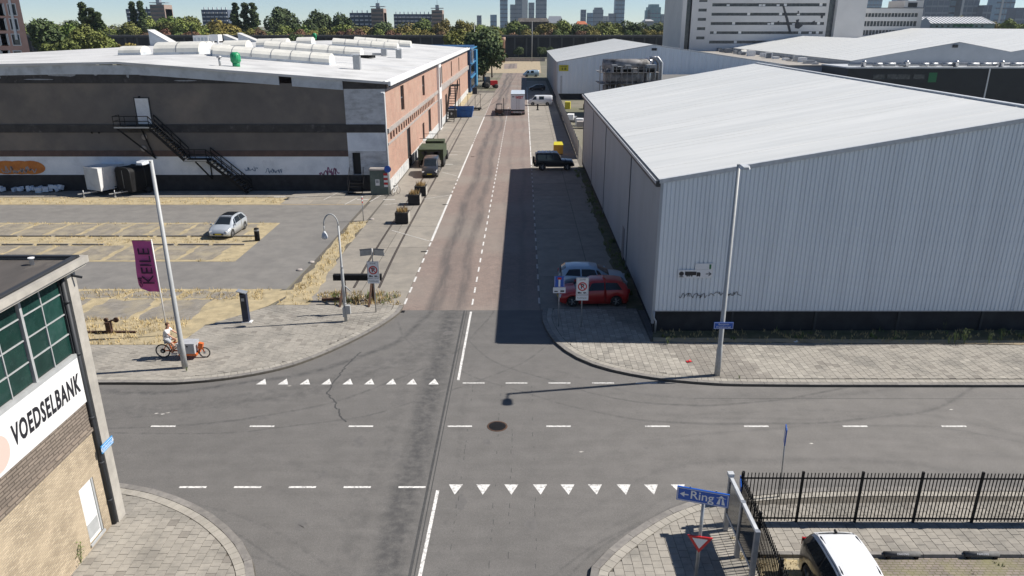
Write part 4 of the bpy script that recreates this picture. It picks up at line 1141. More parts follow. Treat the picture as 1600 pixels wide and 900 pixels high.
def wedge(p, w_, d, h, m, label, cat='roof hatch'):
    x, y, z = onroof(*p); t = thing('roof_monitor', label, cat, (x,y,z))
    b = MB(); a_ = (-w_/2,0,0); 
    b.face([(-w_/2,0,-.2),(w_/2,0,-.2),(w_/2,0,.2),(-w_/2,0,h)]); b.face([(-w_/2,d,-.2),(-w_/2,d,h),(w_/2,d,.2),(w_/2,d,-.2)]); b.face([(-w_/2,0,-.2),(-w_/2,0,h),(-w_/2,d,h),(-w_/2,d,-.2)])
    P('housing', b, M['lfascia'], t); b = MB(); b.face([(-w_/2-.1,-.1,h+.05),(w_/2+.1,-.1,.25),(w_/2+.1,d+.1,.25),(-w_/2-.1,d+.1,h+.05)]); b.face([(-w_/2-.1,-.1,h-.05),(-w_/2-.1,-.1,h+.05),(w_/2+.1,-.1,.25),(w_/2+.1,-.1,.15)]); P('lid', b, M[m], t)
wedge((253,71.5),4.6,3,3.0,'lroof','tall wedge-shaped roof monitor with a slanted white lid at the left')
wedge((362,66),3.6,3,1.7,'lroof','smaller wedge-shaped roof monitor left of its open twin')
wedge((387,66),4.2,3,2.0,'lroof','wedge-shaped roof monitor with an open dark side')
x, y, z = onroof(322,69); t = thing('roof_unit', 'white boxy ventilation unit among the barrel skylights', 'ventilation unit', (x,y,z))
b = MB(); b.box(-2.6,0,-.2,.6,3,1.7); P('housing', b, M['white'], t); b = MB(); b.box(.7,.3,.6,2.6,2.6,1.9); b.box(.7,.2,-.2,1.0,.5,.6); b.box(2.3,.2,-.2,2.6,.5,.6); P('fan_box', b, M['white'], t)
for k in range(4):
    b = MB(); b.box(-2.4+k*.75,-.04,.2,-1.9+k*.75,0,1.3); P('louvre', b, M['lfascia'], t)
# duct on the roof
for (pa, pb), lab in ((((582,86.5),(598,88.5)),'low grey duct with a box at its end on the white roof'),(((563,90),(578,92)),'dark tarpaulin heap beside the end of a skylight')):
    xa, ya, za = onroof(*pa); xb, yb2, zb = onroof(*pb)
    b = MB()
    if 'duct' in lab: b.bar((0,0,.2),(xb-xa,0,.15),.3); b.box(xb-xa-.4,-.5,-.05,xb-xa+.4,.5,.9)
    else:
        for k in range(9): b.obox((random.uniform(0,xb-xa),random.uniform(-.4,.4),.15),(random.uniform(.4,1.1),random.uniform(.4,.9),.35),random.uniform(0,3))
    solo('roof_duct' if 'duct' in lab else 'tarpaulin_heap', b, M['galv'] if 'duct' in lab else M['black'], lab, 'duct' if 'duct' in lab else 'tarpaulin', (xa,ya,za))
# external staircase on the gable
st = thing('fire_escape', 'black steel outside staircase with two flights against the dark gable wall', 'staircase', (-37,LY-.9,0))
lx0, lx1 = -37.5, -34.2
ly0, ly1 = LY-1.35, LY-.12
def SB(name, fn, m='black'):
    b = MB(); fn(b); return P(name, b, M[m], st, True)
topz, midz = 6.35, 3.25
mx0, mx1 = -31.3, -29.2
SB('landing', lambda b: b.box(lx0, ly0, topz-.14, lx1, ly1, topz, 0))
SB('landing', lambda b: b.box(mx0, ly0, midz-.14, mx1, ly1, midz, 0))
SB('landing_edge', lambda b: b.box(lx0, ly0-.04, topz-.10, lx1, ly0-.002, topz+.03), 'galv')
SB('landing_edge', lambda b: b.box(mx0, ly0-.04, midz-.10, mx1, ly0-.002, midz+.03), 'galv')
def flight(xa, za, xb, zb, n):
    for yy in (ly0, ly1): SB('stringer', lambda b: b.bar((xa,yy,za-.12),(xb,yy,zb-.05),.06,.26))
    for i in range(n):
        t = (i+.5)/n; x = xa+(xb-xa)*t; z = za+(zb-za)*t
        b = MB(); b.box(x-.13, ly0+.03, z-.03, x+.13, ly1-.03, z+.01); P('tread', b, M['steel'], st, True)
    for yy in (ly0, ly1):
        SB('handrail', lambda b: (b.bar((xa,yy,za+1.0),(xb,yy,zb+1.0),.075), b.bar((xa,yy,za+.55),(xb,yy,zb+.55),.055), [b.bar((xa+(xb-xa)*k/4,yy,za+(zb-za)*k/4),(xa+(xb-xa)*k/4,yy,za+(zb-za)*k/4+1.0),.045) for k in range(5)]))
flight(lx1, topz, mx0, midz, 15); flight(mx1, midz, -25.6, .1, 12)
def landrail(x0, x1, z):
    def f(b):
        for hh in (1.0,.55): b.bar((x0,ly0,z+hh),(x1,ly0,z+hh),.07)
        n = max(2,int((x1-x0)/1.0))
        for k in range(n+1): b.bar((x0+(x1-x0)*k/n,ly0,z),(x0+(x1-x0)*k/n,ly0,z+1.0),.045)
    SB('handrail', f)
landrail(lx0, lx1, topz); landrail(mx0, mx1, midz)
SB('handrail', lambda b: (b.bar((lx0,ly0,topz+1),(lx0,ly1,topz+1),.045), b.bar((lx0,ly1,topz),(lx0,ly1,topz+1),.045), b.bar((lx0,ly0,topz+.55),(lx0,ly1,topz+.55),.035)))
SB('brace', lambda b: b.bar((lx0+.3,ly0,topz-.15),(-34.6,ly1,3.2),.14)); SB('brace', lambda b: b.bar((lx0+1.9,ly1,topz-.15),(-34.7,ly1,3.2),.10))
SB('brace', lambda b: b.bar((mx0+1.0,ly0,midz-.15),(mx1-.2,ly1,1.2),.12)); SB('brace', lambda b: b.bar((mx0+1.9,ly1,midz-.15),(mx1-.2,ly1,1.2),.09))

# ------------------------------------------------------------ food bank building, near left
VX, VY = -13.0, 20.05
M['vtan'] = brickmat('tan_brick', (.49,.40,.275), (.34,.27,.18), (.30,.25,.19), axis='y', bw=.21, bh=.065, ms=.012, bump=.8, stain=(.54,.44,.31), samt=.45, sscale=.9, var=.45)
M['vdark'] = brickmat('brown_grey_brick', (.25,.205,.165), (.18,.148,.12), (.10,.08,.065), axis='y', bw=.42, bh=.10, ms=.016, bump=.9, var=.5)
M['vconc'] = mat('pale_concrete', (.42,.395,.35), (.33,.31,.275), 2.2, rough=.9, bump=.15, stain=(.25,.24,.22), sscale=1.2, samt=.4)
M['vroof'] = mat('bitumen_roof', (.085,.075,.068), (.060,.054,.05), .8, rough=.9, stain=(.21,.19,.165), sscale=.35, samt=.8, slo=.52, shi=.7, stretch=(1.5,.5,1))
vb = thing('food_bank_building', 'tan brick building with green-tinted factory windows and white food bank sign', 'building', (VX, VY, 0))
YS = 4.0
fr = lambda u, z, d: (VX-d, u, z)
b = MB(); wallholes(b, fr, YS, 19.95, 0, 3.66, [(18.74,19.52,.30,2.24)], .10); P('brick_wall', b, M['vtan'], vb, True)
b = MB(); b.box(VX-.3, YS, 3.72, VX+.01, 19.95, 4.62); P('brick_wall', b, M['vdark'], vb, True)
b = MB(); b.box(VX-.3, YS, 3.60, VX+.07, 19.95, 3.72); P('brick_ledge', b, M['vdark'], vb, True)
b = MB(); b.box(VX-.06, YS, 6.10, VX+.07, 19.97, 6.22); P('window_sill', b, M['polegrey'], vb, True)
# sign
b = MB(); b.box(VX-.01, 10.0, 4.62, VX+.06, 19.93, 6.10); sg = P('name_board', b, M['white'], vb, True)
Mx = frameM((0.064, (16.6+19.78)/2-VY, 5.33), (0,1,0), (0,0,1))
l = text('lettering', 'VOEDSELBANK', .78, M['signdark'], vb, Mx, depth=.004, bold=.026, shear=.16, xs=.535, gap=1.13)
b = MB()
for r, z in ((.50,.066),): b.face([(VX+z, 15.98+cos(t)*r, 5.22+sin(t)*r) for t in [2*pi*i/28 for i in range(28)]])
M['peach'] = mat('peach_print', (.66,.47,.41), rough=.5); P('logo_disc', b, M['peach'], vb, True)
# windows: thick mullions every 1.9 m, thin one between, four rows
zrows = [6.24, 6.86, 7.48, 8.10, 8.72]
ths = [19.97-.02-1.9*k for k in range(8)]
for k in range(7):
    ya, yb_ = ths[k+1]+.045, ths[k]-.045; ym = (ya+yb_)/2
    b = MB(); b.box(VX-.10, ya-.06, 6.22, VX+.04, ya+.035-.0, 8.74); fm = P('window', b, M['polegrey'], vb, True)
    for yy0, yy1 in ((ya+.04,ym-.02),(ym+.02,yb_-.02)):
        for r in range(4):
            q = MB(); tlt = random.uniform(-.012,.012)
            q.face([(VX-.03,yy0,zrows[r]+.02),(VX-.03+tlt,yy1,zrows[r]+.02),(VX-.03+tlt,yy1,zrows[r+1]-.02),(VX-.03,yy0,zrows[r+1]-.02)])
            o = P('pane', q, M['glass_green'], vb, True); o.parent = fm
    q = MB(); q.box(VX-.05, ym-.018, 6.22, VX-.002, ym+.018, 8.74)
    for r in (1,2,3): q.box(VX-.05, ya+.04, zrows[r]-.017, VX-.006, yb_-.01, zrows[r]+.017)
    o = P('glazing_bar', q, M['polegrey'], vb, True); o.parent = fm
b = MB(); b.box(VX-.4, YS, 6.2, VX-.2, 19.95, 8.74); P('inner_wall', b, M['dark'], vb, True)
b = MB(); b.box(VX-.12, YS, 8.74, VX+.05, 20.0, 8.80); P('lintel', b, M['gutter'], vb, True)
b = MB(); b.box(VX-.10, 19.90, 6.22, VX+.02, 19.97, 8.76); P('window_frame', b, M['gutter'], vb, True)
# door
b = MB(); b.box(VX-.10, 18.74, .30, VX-.05, 19.44, 2.24); dr = P('door', b, M['white'], vb, True)
b = MB(); b.box(VX-.048, 18.80, .42, VX-.035, 19.38, .92); q = P('lower_panel', b, M['polegrey'], vb, True); q.parent = dr
b = MB(); b.box(VX-.10, 19.44, .30, VX-.02, 19.52, 2.24); b.box(VX-.02,18.70,.22,VX+.05,19.52,.30); P('door_frame', b, M['polegrey'], vb, True)
# drain pipe and pilaster
b = MB(); b.box(VX-.35, 20.07, 0, VX+.17, 20.50, 8.76); P('corner_pilaster', b, M['vconc'], vb, True)
b = MB(); b.tube([(VX+.06,20.0,8.7),(VX+.06,20.0,.12)], .065, 10); P('drain_pipe', b, M['gutter'], vb, True)
b = MB()
for z in (1.0,2.4,4.0,6.15,7.8): b.tube([(VX+.06,20.0,z),(VX+.06,20.0,z+.07)], .085, 10)
P('pipe_bracket', b, M['gutter'], vb, True)
# roof with fascia overhang
b = MB(); b.box(-42, YS, 8.72, VX+.38, 20.78, 8.84); P('roof_slab', b, M['vconc'], vb, True)
b = MB(); b.box(VX+.30, YS, 8.80, VX+.44, 20.86, 8.99); b.box(-42, 20.72, 8.80, VX+.29, 20.86, 8.99); P('fascia', b, M['vconc'], vb, True)
b = MB(); b.box(VX+.13, YS, 8.99, VX+.27, 20.58, 9.05); b.box(-42, 20.56, 8.99, VX+.27, 20.71, 9.05); P('roof_edge_trim', b, M['gutter'], vb, True)
b = MB(); b.flat([(-42,YS),(VX+.13,YS),(VX+.13,20.56),(-42,20.56)], 8.93); P('roof_membrane', b, M['vroof'], vb, True)
b = MB(); b.face([(VX,20.45,0),(-42,20.45,0),(-42,20.45,8.72),(VX,20.45,8.72)]); b.face([(-42,20.45,0),(-42,YS,0),(-42,YS,8.72),(-42,20.45,8.72)]); P('rear_wall', b, M['vtan'], vb, True)
b = MB(); b.lathe([(.06,8.93),(.06,9.12),(.09,9.12),(.09,9.15)], (-13.75,20.1,0), 8); P('roof_vent', b, M['white'], vb, True)
b = MB(); b.bar((VX+.15,20.3,8.55),(VX+.42,20.4,8.45),.06); P('bracket', b, M['gutter'], vb, True)
# street plate on the pilaster
pl = thing('street_name_plate', 'small blue street name plate bolted to the concrete corner pilaster', 'street sign', (VX+.13, 20.22, 2.92))
b = MB(); b.box(0.06,-.32,-.13,.085,.36,.13); P('plate', b, M['signblue_l'], pl)
b = MB()
for z in (-.10,.085): b.box(.086,-.30,z,.089,.34,z+.015)
b.box(.086,-.30,-.1,.089,-.285,.1); b.box(.086,.325,-.1,.089,.34,.1); P('border', b, M['signwhite'], pl)
text('lettering', 'Keilestraat', .17, M['signwhite'], pl, frameM((.088,.02,0),(0,1,0),(0,0,1)), depth=.001)
b = MB(); b.box(.0,-.02,-.06,.06,.06,.06); P('bracket', b, M['gutter'], pl)
# blue facade beyond the old warehouse
M['bluep'] = mat('blue_cladding', (.020,.085,.20), (.015,.06,.15), .4, rough=.5); M['blue2'] = mat('light_blue_cladding', (.05,.24,.42), (.04,.19,.35), .4, rough=.5)
bz = thing('blue_building', 'tall blue clad building with light blue end beyond the brick warehouse', 'building', (-10.3, 184, 0))
TB = lambda x, y, z: (x+KL*(y-LY), y, z)
b = MB(TB); b.box(-30, 184, 0, -11.4, 202, 10.6); P('wall', b, M['bluep'], bz, True)
b = MB(TB); b.box(-30, 202, 0, -11.0, 208, 9.4); P('wall', b, M['blue2'], bz, True)
for yy in (186, 190, 194, 198):
    for z in (1, 4.2, 7.4):
        b = MB(TB); b.box(-11.5, yy, z, -11.3, yy+2.6, z+1.9); P('window', b, M['glass'], bz, True)
for z in (3.3,6.5,9.9):
    b = MB(TB); b.box(-11.5,184,z,-11.1,208,z+.25); P('balcony_rail', b, M['blue2'], bz, True)
b = MB(TB); b.box(-11.6, 187, 6.8, -10.9, 187.6, 10.2); P('white_strip', b, M['white'], bz, True)
# ------------------------------------------------------------ second warehouse along the street
Z2 = 167.4
T2 = lambda x, y, z: (x+K*(y-Z2), y, z)
w2 = thing('metal_warehouse', 'grey corrugated warehouse with white roof and yellow number sign behind the large one', 'warehouse', (10.0, Z2, 0))
z2f = lambda x: 7.9+.171*(x-9.9) if x < 30.4 else 11.4-.142*(x-30.4)
b = MB(); corrugated(b, 9.9, 30.4, Z2, 1.2, lambda x: z2f(x), .9, .06); corrugated(b, 30.4, 66, Z2, 1.2, lambda x: z2f(x), .9, .06); P('front_cladding', b, M['clad'], w2, True)
b = MB(); b.box(10, Z2+.1, 0, 66, Z2+.4, 1.3); P('plinth', b, M['plinth'], w2, True)
for a, c in ((167.4,181),(181,195),(195,209),(209,223),(223,240)):
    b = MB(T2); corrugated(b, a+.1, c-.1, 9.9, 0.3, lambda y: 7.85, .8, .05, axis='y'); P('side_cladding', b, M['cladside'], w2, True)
ridged_roof(w2, T2, 9.7, 7.93, 30.4, 11.47, Z2-.15, 240, 'roofw', 2.4, rib=.05, group=8)
ridged_roof(w2, T2, 30.4, 11.47, 62, 7.0, Z2-.15, 240, 'roofw', 4.8, rib=.05, group=8)
b = MB(T2); b.face([(9.9,240,0),(9.9,240,7.9),(30.4,240,11.4),(62,240,7),(62,240,0)]); P('back_wall', b, M['cladside'], w2, True)
b = MB(); b.face([(9.7,Z2-.17,7.75),(30.4,Z2-.17,11.3),(30.4,Z2-.17,11.5),(9.7,Z2-.17,7.95)]); b.face([(30.4,Z2-.17,11.3),(66,Z2-.17,6.25),(66,Z2-.17,6.45),(30.4,Z2-.17,11.5)]); P('gable_trim', b, M['trim'], w2, True)
b = MB(); b.box(9.8,Z2-.12,.5,10.0,Z2-.02,7.8); P('corner_trim', b, M['trim'], w2, True)
M['yellow'] = mat('sign_yellow', (.55,.48,.03), rough=.5)
yx0, yz1 = AY(873.5,101.5,Z2); yx1, yz0 = AY(888,111,Z2)
b = MB(); b.box(yx0,Z2-.18,yz0,yx1,Z2-.14,yz1); ys = P('number_sign', b, M['yellow'], w2, True)
M['olivep'] = mat('olive_print', (.16,.17,.02), rough=.6); yl = yx1-yx0; yh_ = yz1-yz0
for fx0, fx1, fz0, fz1 in ((.14,.84,.74,.86),(.28,.44,.18,.58),(.56,.78,.18,.58)):
    b = MB(); b.face([(yx0+yl*fx0,Z2-.185,yz0+yh_*fz0),(yx0+yl*fx1,Z2-.185,yz0+yh_*fz0),(yx0+yl*fx1,Z2-.185,yz0+yh_*fz1),(yx0+yl*fx0,Z2-.185,yz0+yh_*fz1)]); P('print_block', b, M['olivep'], w2, True)
b = MB(); b.box(*(AY(1018,79,Z2)[0],Z2-.12,AY(1018,79,Z2)[1]), AY(1026,79,Z2)[0],Z2-.07,AY(1018,75,Z2)[1]); P('wall_vent', b, M['gutter'], w2, True)
b = MB(); b.box(10.6,Z2-.10,1.25,11.0,Z2-.07,5.0); P('wall_ladder', b, M['trim'], w2, True)
# flat annex between, with vent
ax = thing('flat_annex', 'low flat-roofed grey annex between the two corrugated halls', 'building', (20, 128, 0))
b = MB(); b.box(28, 128, 0, 66, 165, 5.2); P('wall', b, M['cladside'], ax, True)
b = MB(); b.box(27.8,127.8,5.2,66.2,165.1,5.4); P('roof', b, mat('grey_felt_roof', (.17,.165,.16), (.13,.13,.125), .3, rough=.9), ax, True)
vx, vy = G(1090,108,5.5); b = MB(); b.lathe([(.3,0),(.3,.5),(.8,.6),(.75,.9),(.3,1.2),(.1,1.25)], n=14); solo('bowl_vent', b, M['steel'], 'round metal vent on the low flat roof behind the large warehouse', 'roof vent', (vx,vy,5.4))
# process plant with ducts
M['sooty'] = mat('sooty_metal', (.34,.33,.32), (.20,.19,.185), .7, rough=.6, metal=.3, stain=(.05,.047,.045), sscale=.5, samt=.9, slo=.5, shi=.62)
pxl = thing('exhaust_plant', 'weathered silver filter plant with tanks and large ducts behind the warehouse', 'plant', (16, 138, 0))
a0 = AY(942,98,140); a1 = AY(1010,98,140)
b = MB(); b.lathe([(.5,a0[0]-.1),(1.1,a0[0]),(1.1,a1[0]),(.7,a1[0]+.6)], (0,140,a0[1]-.4), 14, axis='x'); P('main_duct', b, M['sooty'], pxl, True)
c0 = AY(944,113,138); c1 = AY(1004,113,138)
b = MB(); b.lathe([(1.3,c0[0]),(1.5,c0[0]+.6),(1.5,c1[0]-.6),(1.3,c1[0])], (0,138,c0[1]-.8), 16, axis='x'); P('filter_drum', b, M['sooty'], pxl, True)
for px in (947,957,968,980,992):
    x = AY(px,120,138)[0]; b = MB(); b.tube([(x,138,0),(x,138,5.2)], .55, 10); P('tank', b, M['sooty'], pxl, True)
for px, r in ((1012,1.0),(1024,.8)):
    x, z = AY(px,104,141); b = MB(); b.lathe([(r,1.0),(r,z+1.0),(r*.5,z+1.6)], (x,141,0), 12); P('silo', b, M['steel'], pxl, True)
for px in (1030,1034):
    x, z = AY(px,98,140); b = MB(); b.tube([(x,140,.5),(x,140,z),(x-.8,140,z+.9),(x-1.8,140,z+.8)], .28, 8); P('exhaust_pipe', b, M['galv'], pxl, True)
fx0 = AY(938,105,136)[0]; fx1 = AY(1032,105,136)[0]
for zz in (7.5, 5.6):
    b = MB(); b.box(fx0,136,zz-.1,fx1,143,zz); P('walkway', b, M['sooty'], pxl, True)
b = MB()
for k in range(12):
    x = fx0+(fx1-fx0)*k/11; b.bar((x,136,0),(x,136,8.6),.14)
for zz in (8.1,8.6,6.2): b.bar((fx0,136,zz),(fx1,136,zz),.08)
P('frame', b, M['sooty'], pxl, True)
for k in range(10):
    x = random.uniform(fx0+1, fx1-2); b = MB(); b.box(x,136.5,7.5,x+random.uniform(.6,1.8),138.5,7.5+random.uniform(.5,1.3)); P('machine_box', b, M[random.choice(('sooty','galv','black'))], pxl, True)
# ------------------------------------------------------------ white-roofed hall on the right with black front block
AYF = 163.0
w3 = thing('white_roofed_hall', 'wide white-roofed hall with pale grey gable at right behind the black block', 'warehouse', (72, AYF, 0))
T3 = lambda x, y, z: (x+K*(y-AYF), y, z)
def onY(px, py): return AY(px, py, AYF)
e = onY(1330,95); pk = onY(1500,65.5); vl = onY(1580,81)
ez = 8.3; 
ridged_roof(w3, T3, e[0], e[1], pk[0], pk[1], AYF, 330, 'roofw', 4, rib=.04, group=8)
ridged_roof(w3, T3, pk[0], pk[1], vl[0], vl[1], AYF, 330, 'roofw', 4, rib=.04, group=8)
ridged_roof(w3, T3, vl[0], vl[1], vl[0]+26, vl[1]+4.4, AYF, 330, 'roofw', 4, rib=.04, group=8)
M['palegable'] = mat('pale_gable_cladding', (.40,.42,.44), (.36,.38,.40), .6, rough=.6)
b = MB(); b.face([(e[0],AYF,0),(vl[0],AYF,0),(vl[0],AYF,vl[1]-.05),(pk[0],AYF,pk[1]-.05),(e[0],AYF,e[1]-.05)]); P('gable_wall', b, M['palegable'], w3, True)
b = MB(); b.face([(vl[0],AYF,0),(vl[0]+26,AYF,0),(vl[0]+26,AYF,vl[1]+4.3),(vl[0],AYF,vl[1]-.05)]); P('gable_wall', b, M['palegable'], w3, True)
b = MB(T3); b.face([(e[0],AYF,0),(e[0],AYF,e[1]-.1),(e[0],330,e[1]-.1),(e[0],330,0)][::-1]); b.box(e[0]-.15,AYF,e[1]-.5,e[0]+.05,330,e[1]-.1); P('side_wall', b, M['cladside'], w3, True)
b = MB(T3); b.face([(e[0],330,0),(e[0],330,e[1]-.1),(pk[0],330,pk[1]-.1),(vl[0],330,vl[1]),(vl[0]+26,330,vl[1]+4),(vl[0]+26,330,0)]); P('back_wall', b, M['cladside'], w3, True)
for (px,py) in ((1492,72),):
    x, z = onY(px,py); b = MB(); b.box(x-.5,AYF-.3,z-.3,x+.5,AYF-.05,z+.3); P('wall_lamp', b, M['gutter'], w3, True)
bf = 150.0
x0b, z0b = AY(1326,104,bf); z1b = AY(1600,110,bf)[1]
bk = thing('black_office_block', 'long low black-fronted block with small windows below the white-roofed hall', 'building', (x0b, bf, 0))
M['blackwall'] = mat('black_cladding', (.018,.02,.024), (.013,.014,.017), .5, rough=.5)
hz = (z0b+z1b)/2
b = MB(); b.box(x0b, bf, 0, x0b+75, AYF-.2, hz); P('wall', b, M['blackwall'], bk, True)
b = MB(); b.box(x0b-.2, bf-.2, hz, x0b+75, AYF-.2, hz+.25); P('roof_edge', b, M['trim'], bk, True)
for px in (1373,1395,1413,1436): 
    x, z = AY(px,120,bf); b = MB(); b.box(x-1.1,bf-.06,z-.45,x+1.1,bf-.02,z+.45); P('window', b, M['glass_grey'], bk, True)
x, z = AY(1457,121,bf); b = MB(); b.box(x-.8,bf-.06,z-.9,x+.8,bf-.02,z+.9); P('window', b, M['signgreen'], bk, True)
b = MB(); x, z = AY(1543,125,bf); b.box(x-.12,bf-.15,0,x+.12,bf-.02,hz); P('white_post', b, M['white'], bk, True)
for k in range(26):
    x = x0b+3+k*2.3+random.uniform(-.5,.5)
    b = MB()
    if k % 4 == 0: b.lathe([(.45,0),(.45,.8),(.6,.9),(.3,1.2)], n=10); m_, lab_ = 'steel', 'round metal roof ventilator'
    else: b.lathe([(.35,0),(.35,random.uniform(1.3,2.2))], (0,0,.45), 10, axis='x'); m_, lab_ = 'galv', 'short length of silver duct'
    o = link('duct' if k % 4 else 'roof_ventilator', b.mesh('duct', M[m_]), bk, (x-x0b, .6+random.uniform(0,.8), hz+.25))
b = MB(); b.tube([(x0b+1,bf+2.5,hz+.7),(x0b+70,bf+2.5,hz+.7)], .3, 8); P('long_duct', b, M['galv'], bk, True)
# rooftop clutter left of the hall, small flat buildings
cl = thing('service_building', 'low flat grey building with pipes on its roof left of the white-roofed hall', 'building', (55,175,0))
b = MB(T3); b.box(e[0]-16, AYF+4, 0, e[0]-.4, 300, 7.0); P('wall', b, M['cladside'], cl, True)
b = MB(T3); b.box(e[0]-16.2, AYF+3.8, 7.0, e[0]-.4, 300, 7.25); P('roof', b, M['concrete'], cl, True)
for k in range(36):
    yy = AYF+6+k*3.6; x = e[0]-.8-random.uniform(0,4); b = MB()
    b.box(x-random.uniform(.4,1.6), yy, 7.25, x+random.uniform(.2,.6), yy+random.uniform(.6,2), 7.3+random.uniform(.3,1.5)); P('roof_unit', b, M[random.choice(('galv','white','pipe'))], cl, True)
for k in range(3):
    x, y = G((1118,1232/1.0,1265)[0]+k*45, 77+k*4, 7.6); b = MB(); b.lathe([(3.2,0),(3.0,.4),(1.6,.9),(.2,1.1)], n=16); o=link('rooflight_dome', b.mesh('rooflight_dome', M['vault']), cl, (x-55, y-175, 7.2))
# ============================================================ VEHICLES
def paint(name, c, metal=.0, rough=.3): return mat(name, c, rough=rough, metal=metal, coat=.6)
M['pwhite'] = paint('white_car_paint', (.72,.73,.74)); M['pred'] = paint('red_car_paint', (.42,.022,.020)); M['pblue'] = paint('pale_blue_car_paint', (.33,.46,.58), .3)
M['psilver'] = paint('silver_car_paint', (.50,.54,.58), .35); M['pblack'] = paint('black_car_paint', (.010,.012,.015)); M['pgrey'] = paint('dark_grey_car_paint', (.022,.024,.028))
M['army'] = mat('army_green', (.055,.075,.035), (.03,.04,.022), 1.2, rough=.85)
M['lamp'] = mat('headlamp_glass', (.60,.62,.64), rough=.15); M['taill'] = mat('tail_lamp', (.30,.01,.01), rough=.2)
M['alloy'] = mat('alloy_rim', (.35,.36,.37), rough=.35, metal=.7); M['plate'] = mat('yellow_number_plate', (.60,.48,.04), rough=.5)
PROF = {
 'hatch': dict(L=[(-2.03,.42,.72,.76,.66,.60),(-1.99,.28,.90,.98,.78,.68),(-1.88,.20,.98,1.20,.85,.60),(-1.68,.19,.98,1.37,.87,.58),(-1.3,.19,.97,1.46,.88,.57),(-.6,.19,.95,1.50,.89,.58),(.1,.19,.93,1.47,.89,.57),(.35,.19,.92,1.38,.89,.58),(.75,.19,.91,1.16,.885,.64),(1.12,.19,.90,.97,.88,.72),(1.55,.19,.84,.88,.865,.70),(1.85,.22,.74,.77,.81,.62),(2.00,.28,.60,.63,.72,.55),(2.06,.40,.48,.50,.62,.48)],
   ws=(.30,1.10), rw=(-1.96,-1.66), win=[(-1.60,-.62,-1.32,-.62),(-.56,.42,-.56,.16),(.48,.86,.24,.44)], wheels=(-1.28,1.27), R=.31),
 'crossover': dict(L=[(-2.06,.45,.78,.82,.70,.64),(-2.02,.30,1.0,1.10,.84,.66),(-1.90,.22,1.10,1.36,.90,.62),(-1.62,.2,1.12,1.54,.915,.62),(-1.1,.2,1.09,1.60,.92,.63),(-.2,.2,1.05,1.60,.92,.63),(.25,.2,1.04,1.53,.92,.62),(.65,.2,1.03,1.30,.915,.66),(1.02,.2,1.02,1.09,.91,.76),(1.5,.2,.98,1.02,.90,.74),(1.86,.24,.90,.93,.85,.66),(2.04,.32,.70,.74,.76,.60),(2.10,.45,.55,.58,.66,.52)],
   ws=(.28,.99), rw=(-2.00,-1.64), win=[(-1.68,-.75,-1.45,-.78),(-.68,.28,-.70,.10),(.34,.74,.17,.36)], wheels=(-1.27,1.30), R=.34),
 'van': dict(L=[(-2.45,.5,1.0,1.9,.90,.80),(-2.42,.3,1.1,1.95,.93,.82),(-2.3,.25,1.15,1.97,.95,.83),(-1.0,.25,1.15,2.0,.96,.84),(.9,.25,1.13,1.98,.96,.83),(1.15,.25,1.12,1.88,.955,.80),(1.55,.25,1.10,1.55,.95,.79),(1.95,.25,1.07,1.22,.93,.80),(2.2,.27,.98,1.05,.90,.76),(2.40,.32,.80,.84,.84,.70),(2.47,.42,.60,.64,.76,.6)],
   ws=(1.12,1.92), rw=None, win=[(-.75,.25,-.75,.25),(.75,1.72,.75,1.25)], wheels=(-1.45,1.50), R=.34),
 'small_van': dict(L=[(-2.2,.5,.95,1.6,.85,.72),(-2.15,.3,1.05,1.74,.88,.72),(-1.9,.22,1.08,1.80,.90,.72),(-.6,.22,1.06,1.84,.905,.73),(.25,.22,1.04,1.80,.905,.72),(.5,.22,1.03,1.68,.90,.72),(.95,.22,1.02,1.33,.90,.73),(1.3,.22,1.01,1.09,.89,.76),(1.7,.22,.97,1.0,.875,.72),(2.0,.26,.84,.87,.83,.66),(2.14,.32,.64,.68,.76,.6),(2.20,.44,.52,.55,.68,.5)],
   ws=(.46,1.26), rw=(-2.17,-2.12), win=[(-.5,.4,-.5,.3),(.5,.95,.36,.56)], wheels=(-1.35,1.33), R=.32),
 'jeep': dict(L=[(-2.15,.5,.95,1.75,.82,.74),(-2.10,.42,1.1,1.85,.86,.76),(-1.9,.42,1.12,1.88,.88,.76),(-.5,.42,1.12,1.88,.88,.76),(.42,.42,1.12,1.84,.88,.75),(.55,.42,1.12,1.70,.88,.75),(.80,.42,1.12,1.20,.88,.76),(1.2,.42,1.10,1.16,.86,.72),(1.95,.42,1.05,1.11,.82,.66),(2.10,.5,.95,1.0,.80,.6)],
   ws=(.47,.78), rw=None, win=[(-1.9,-.95,-1.9,-.95),(-.85,-.15,-.85,-.15),(-.05,.55,-.05,.42)], wheels=(-1.35,1.45), R=.41),
}
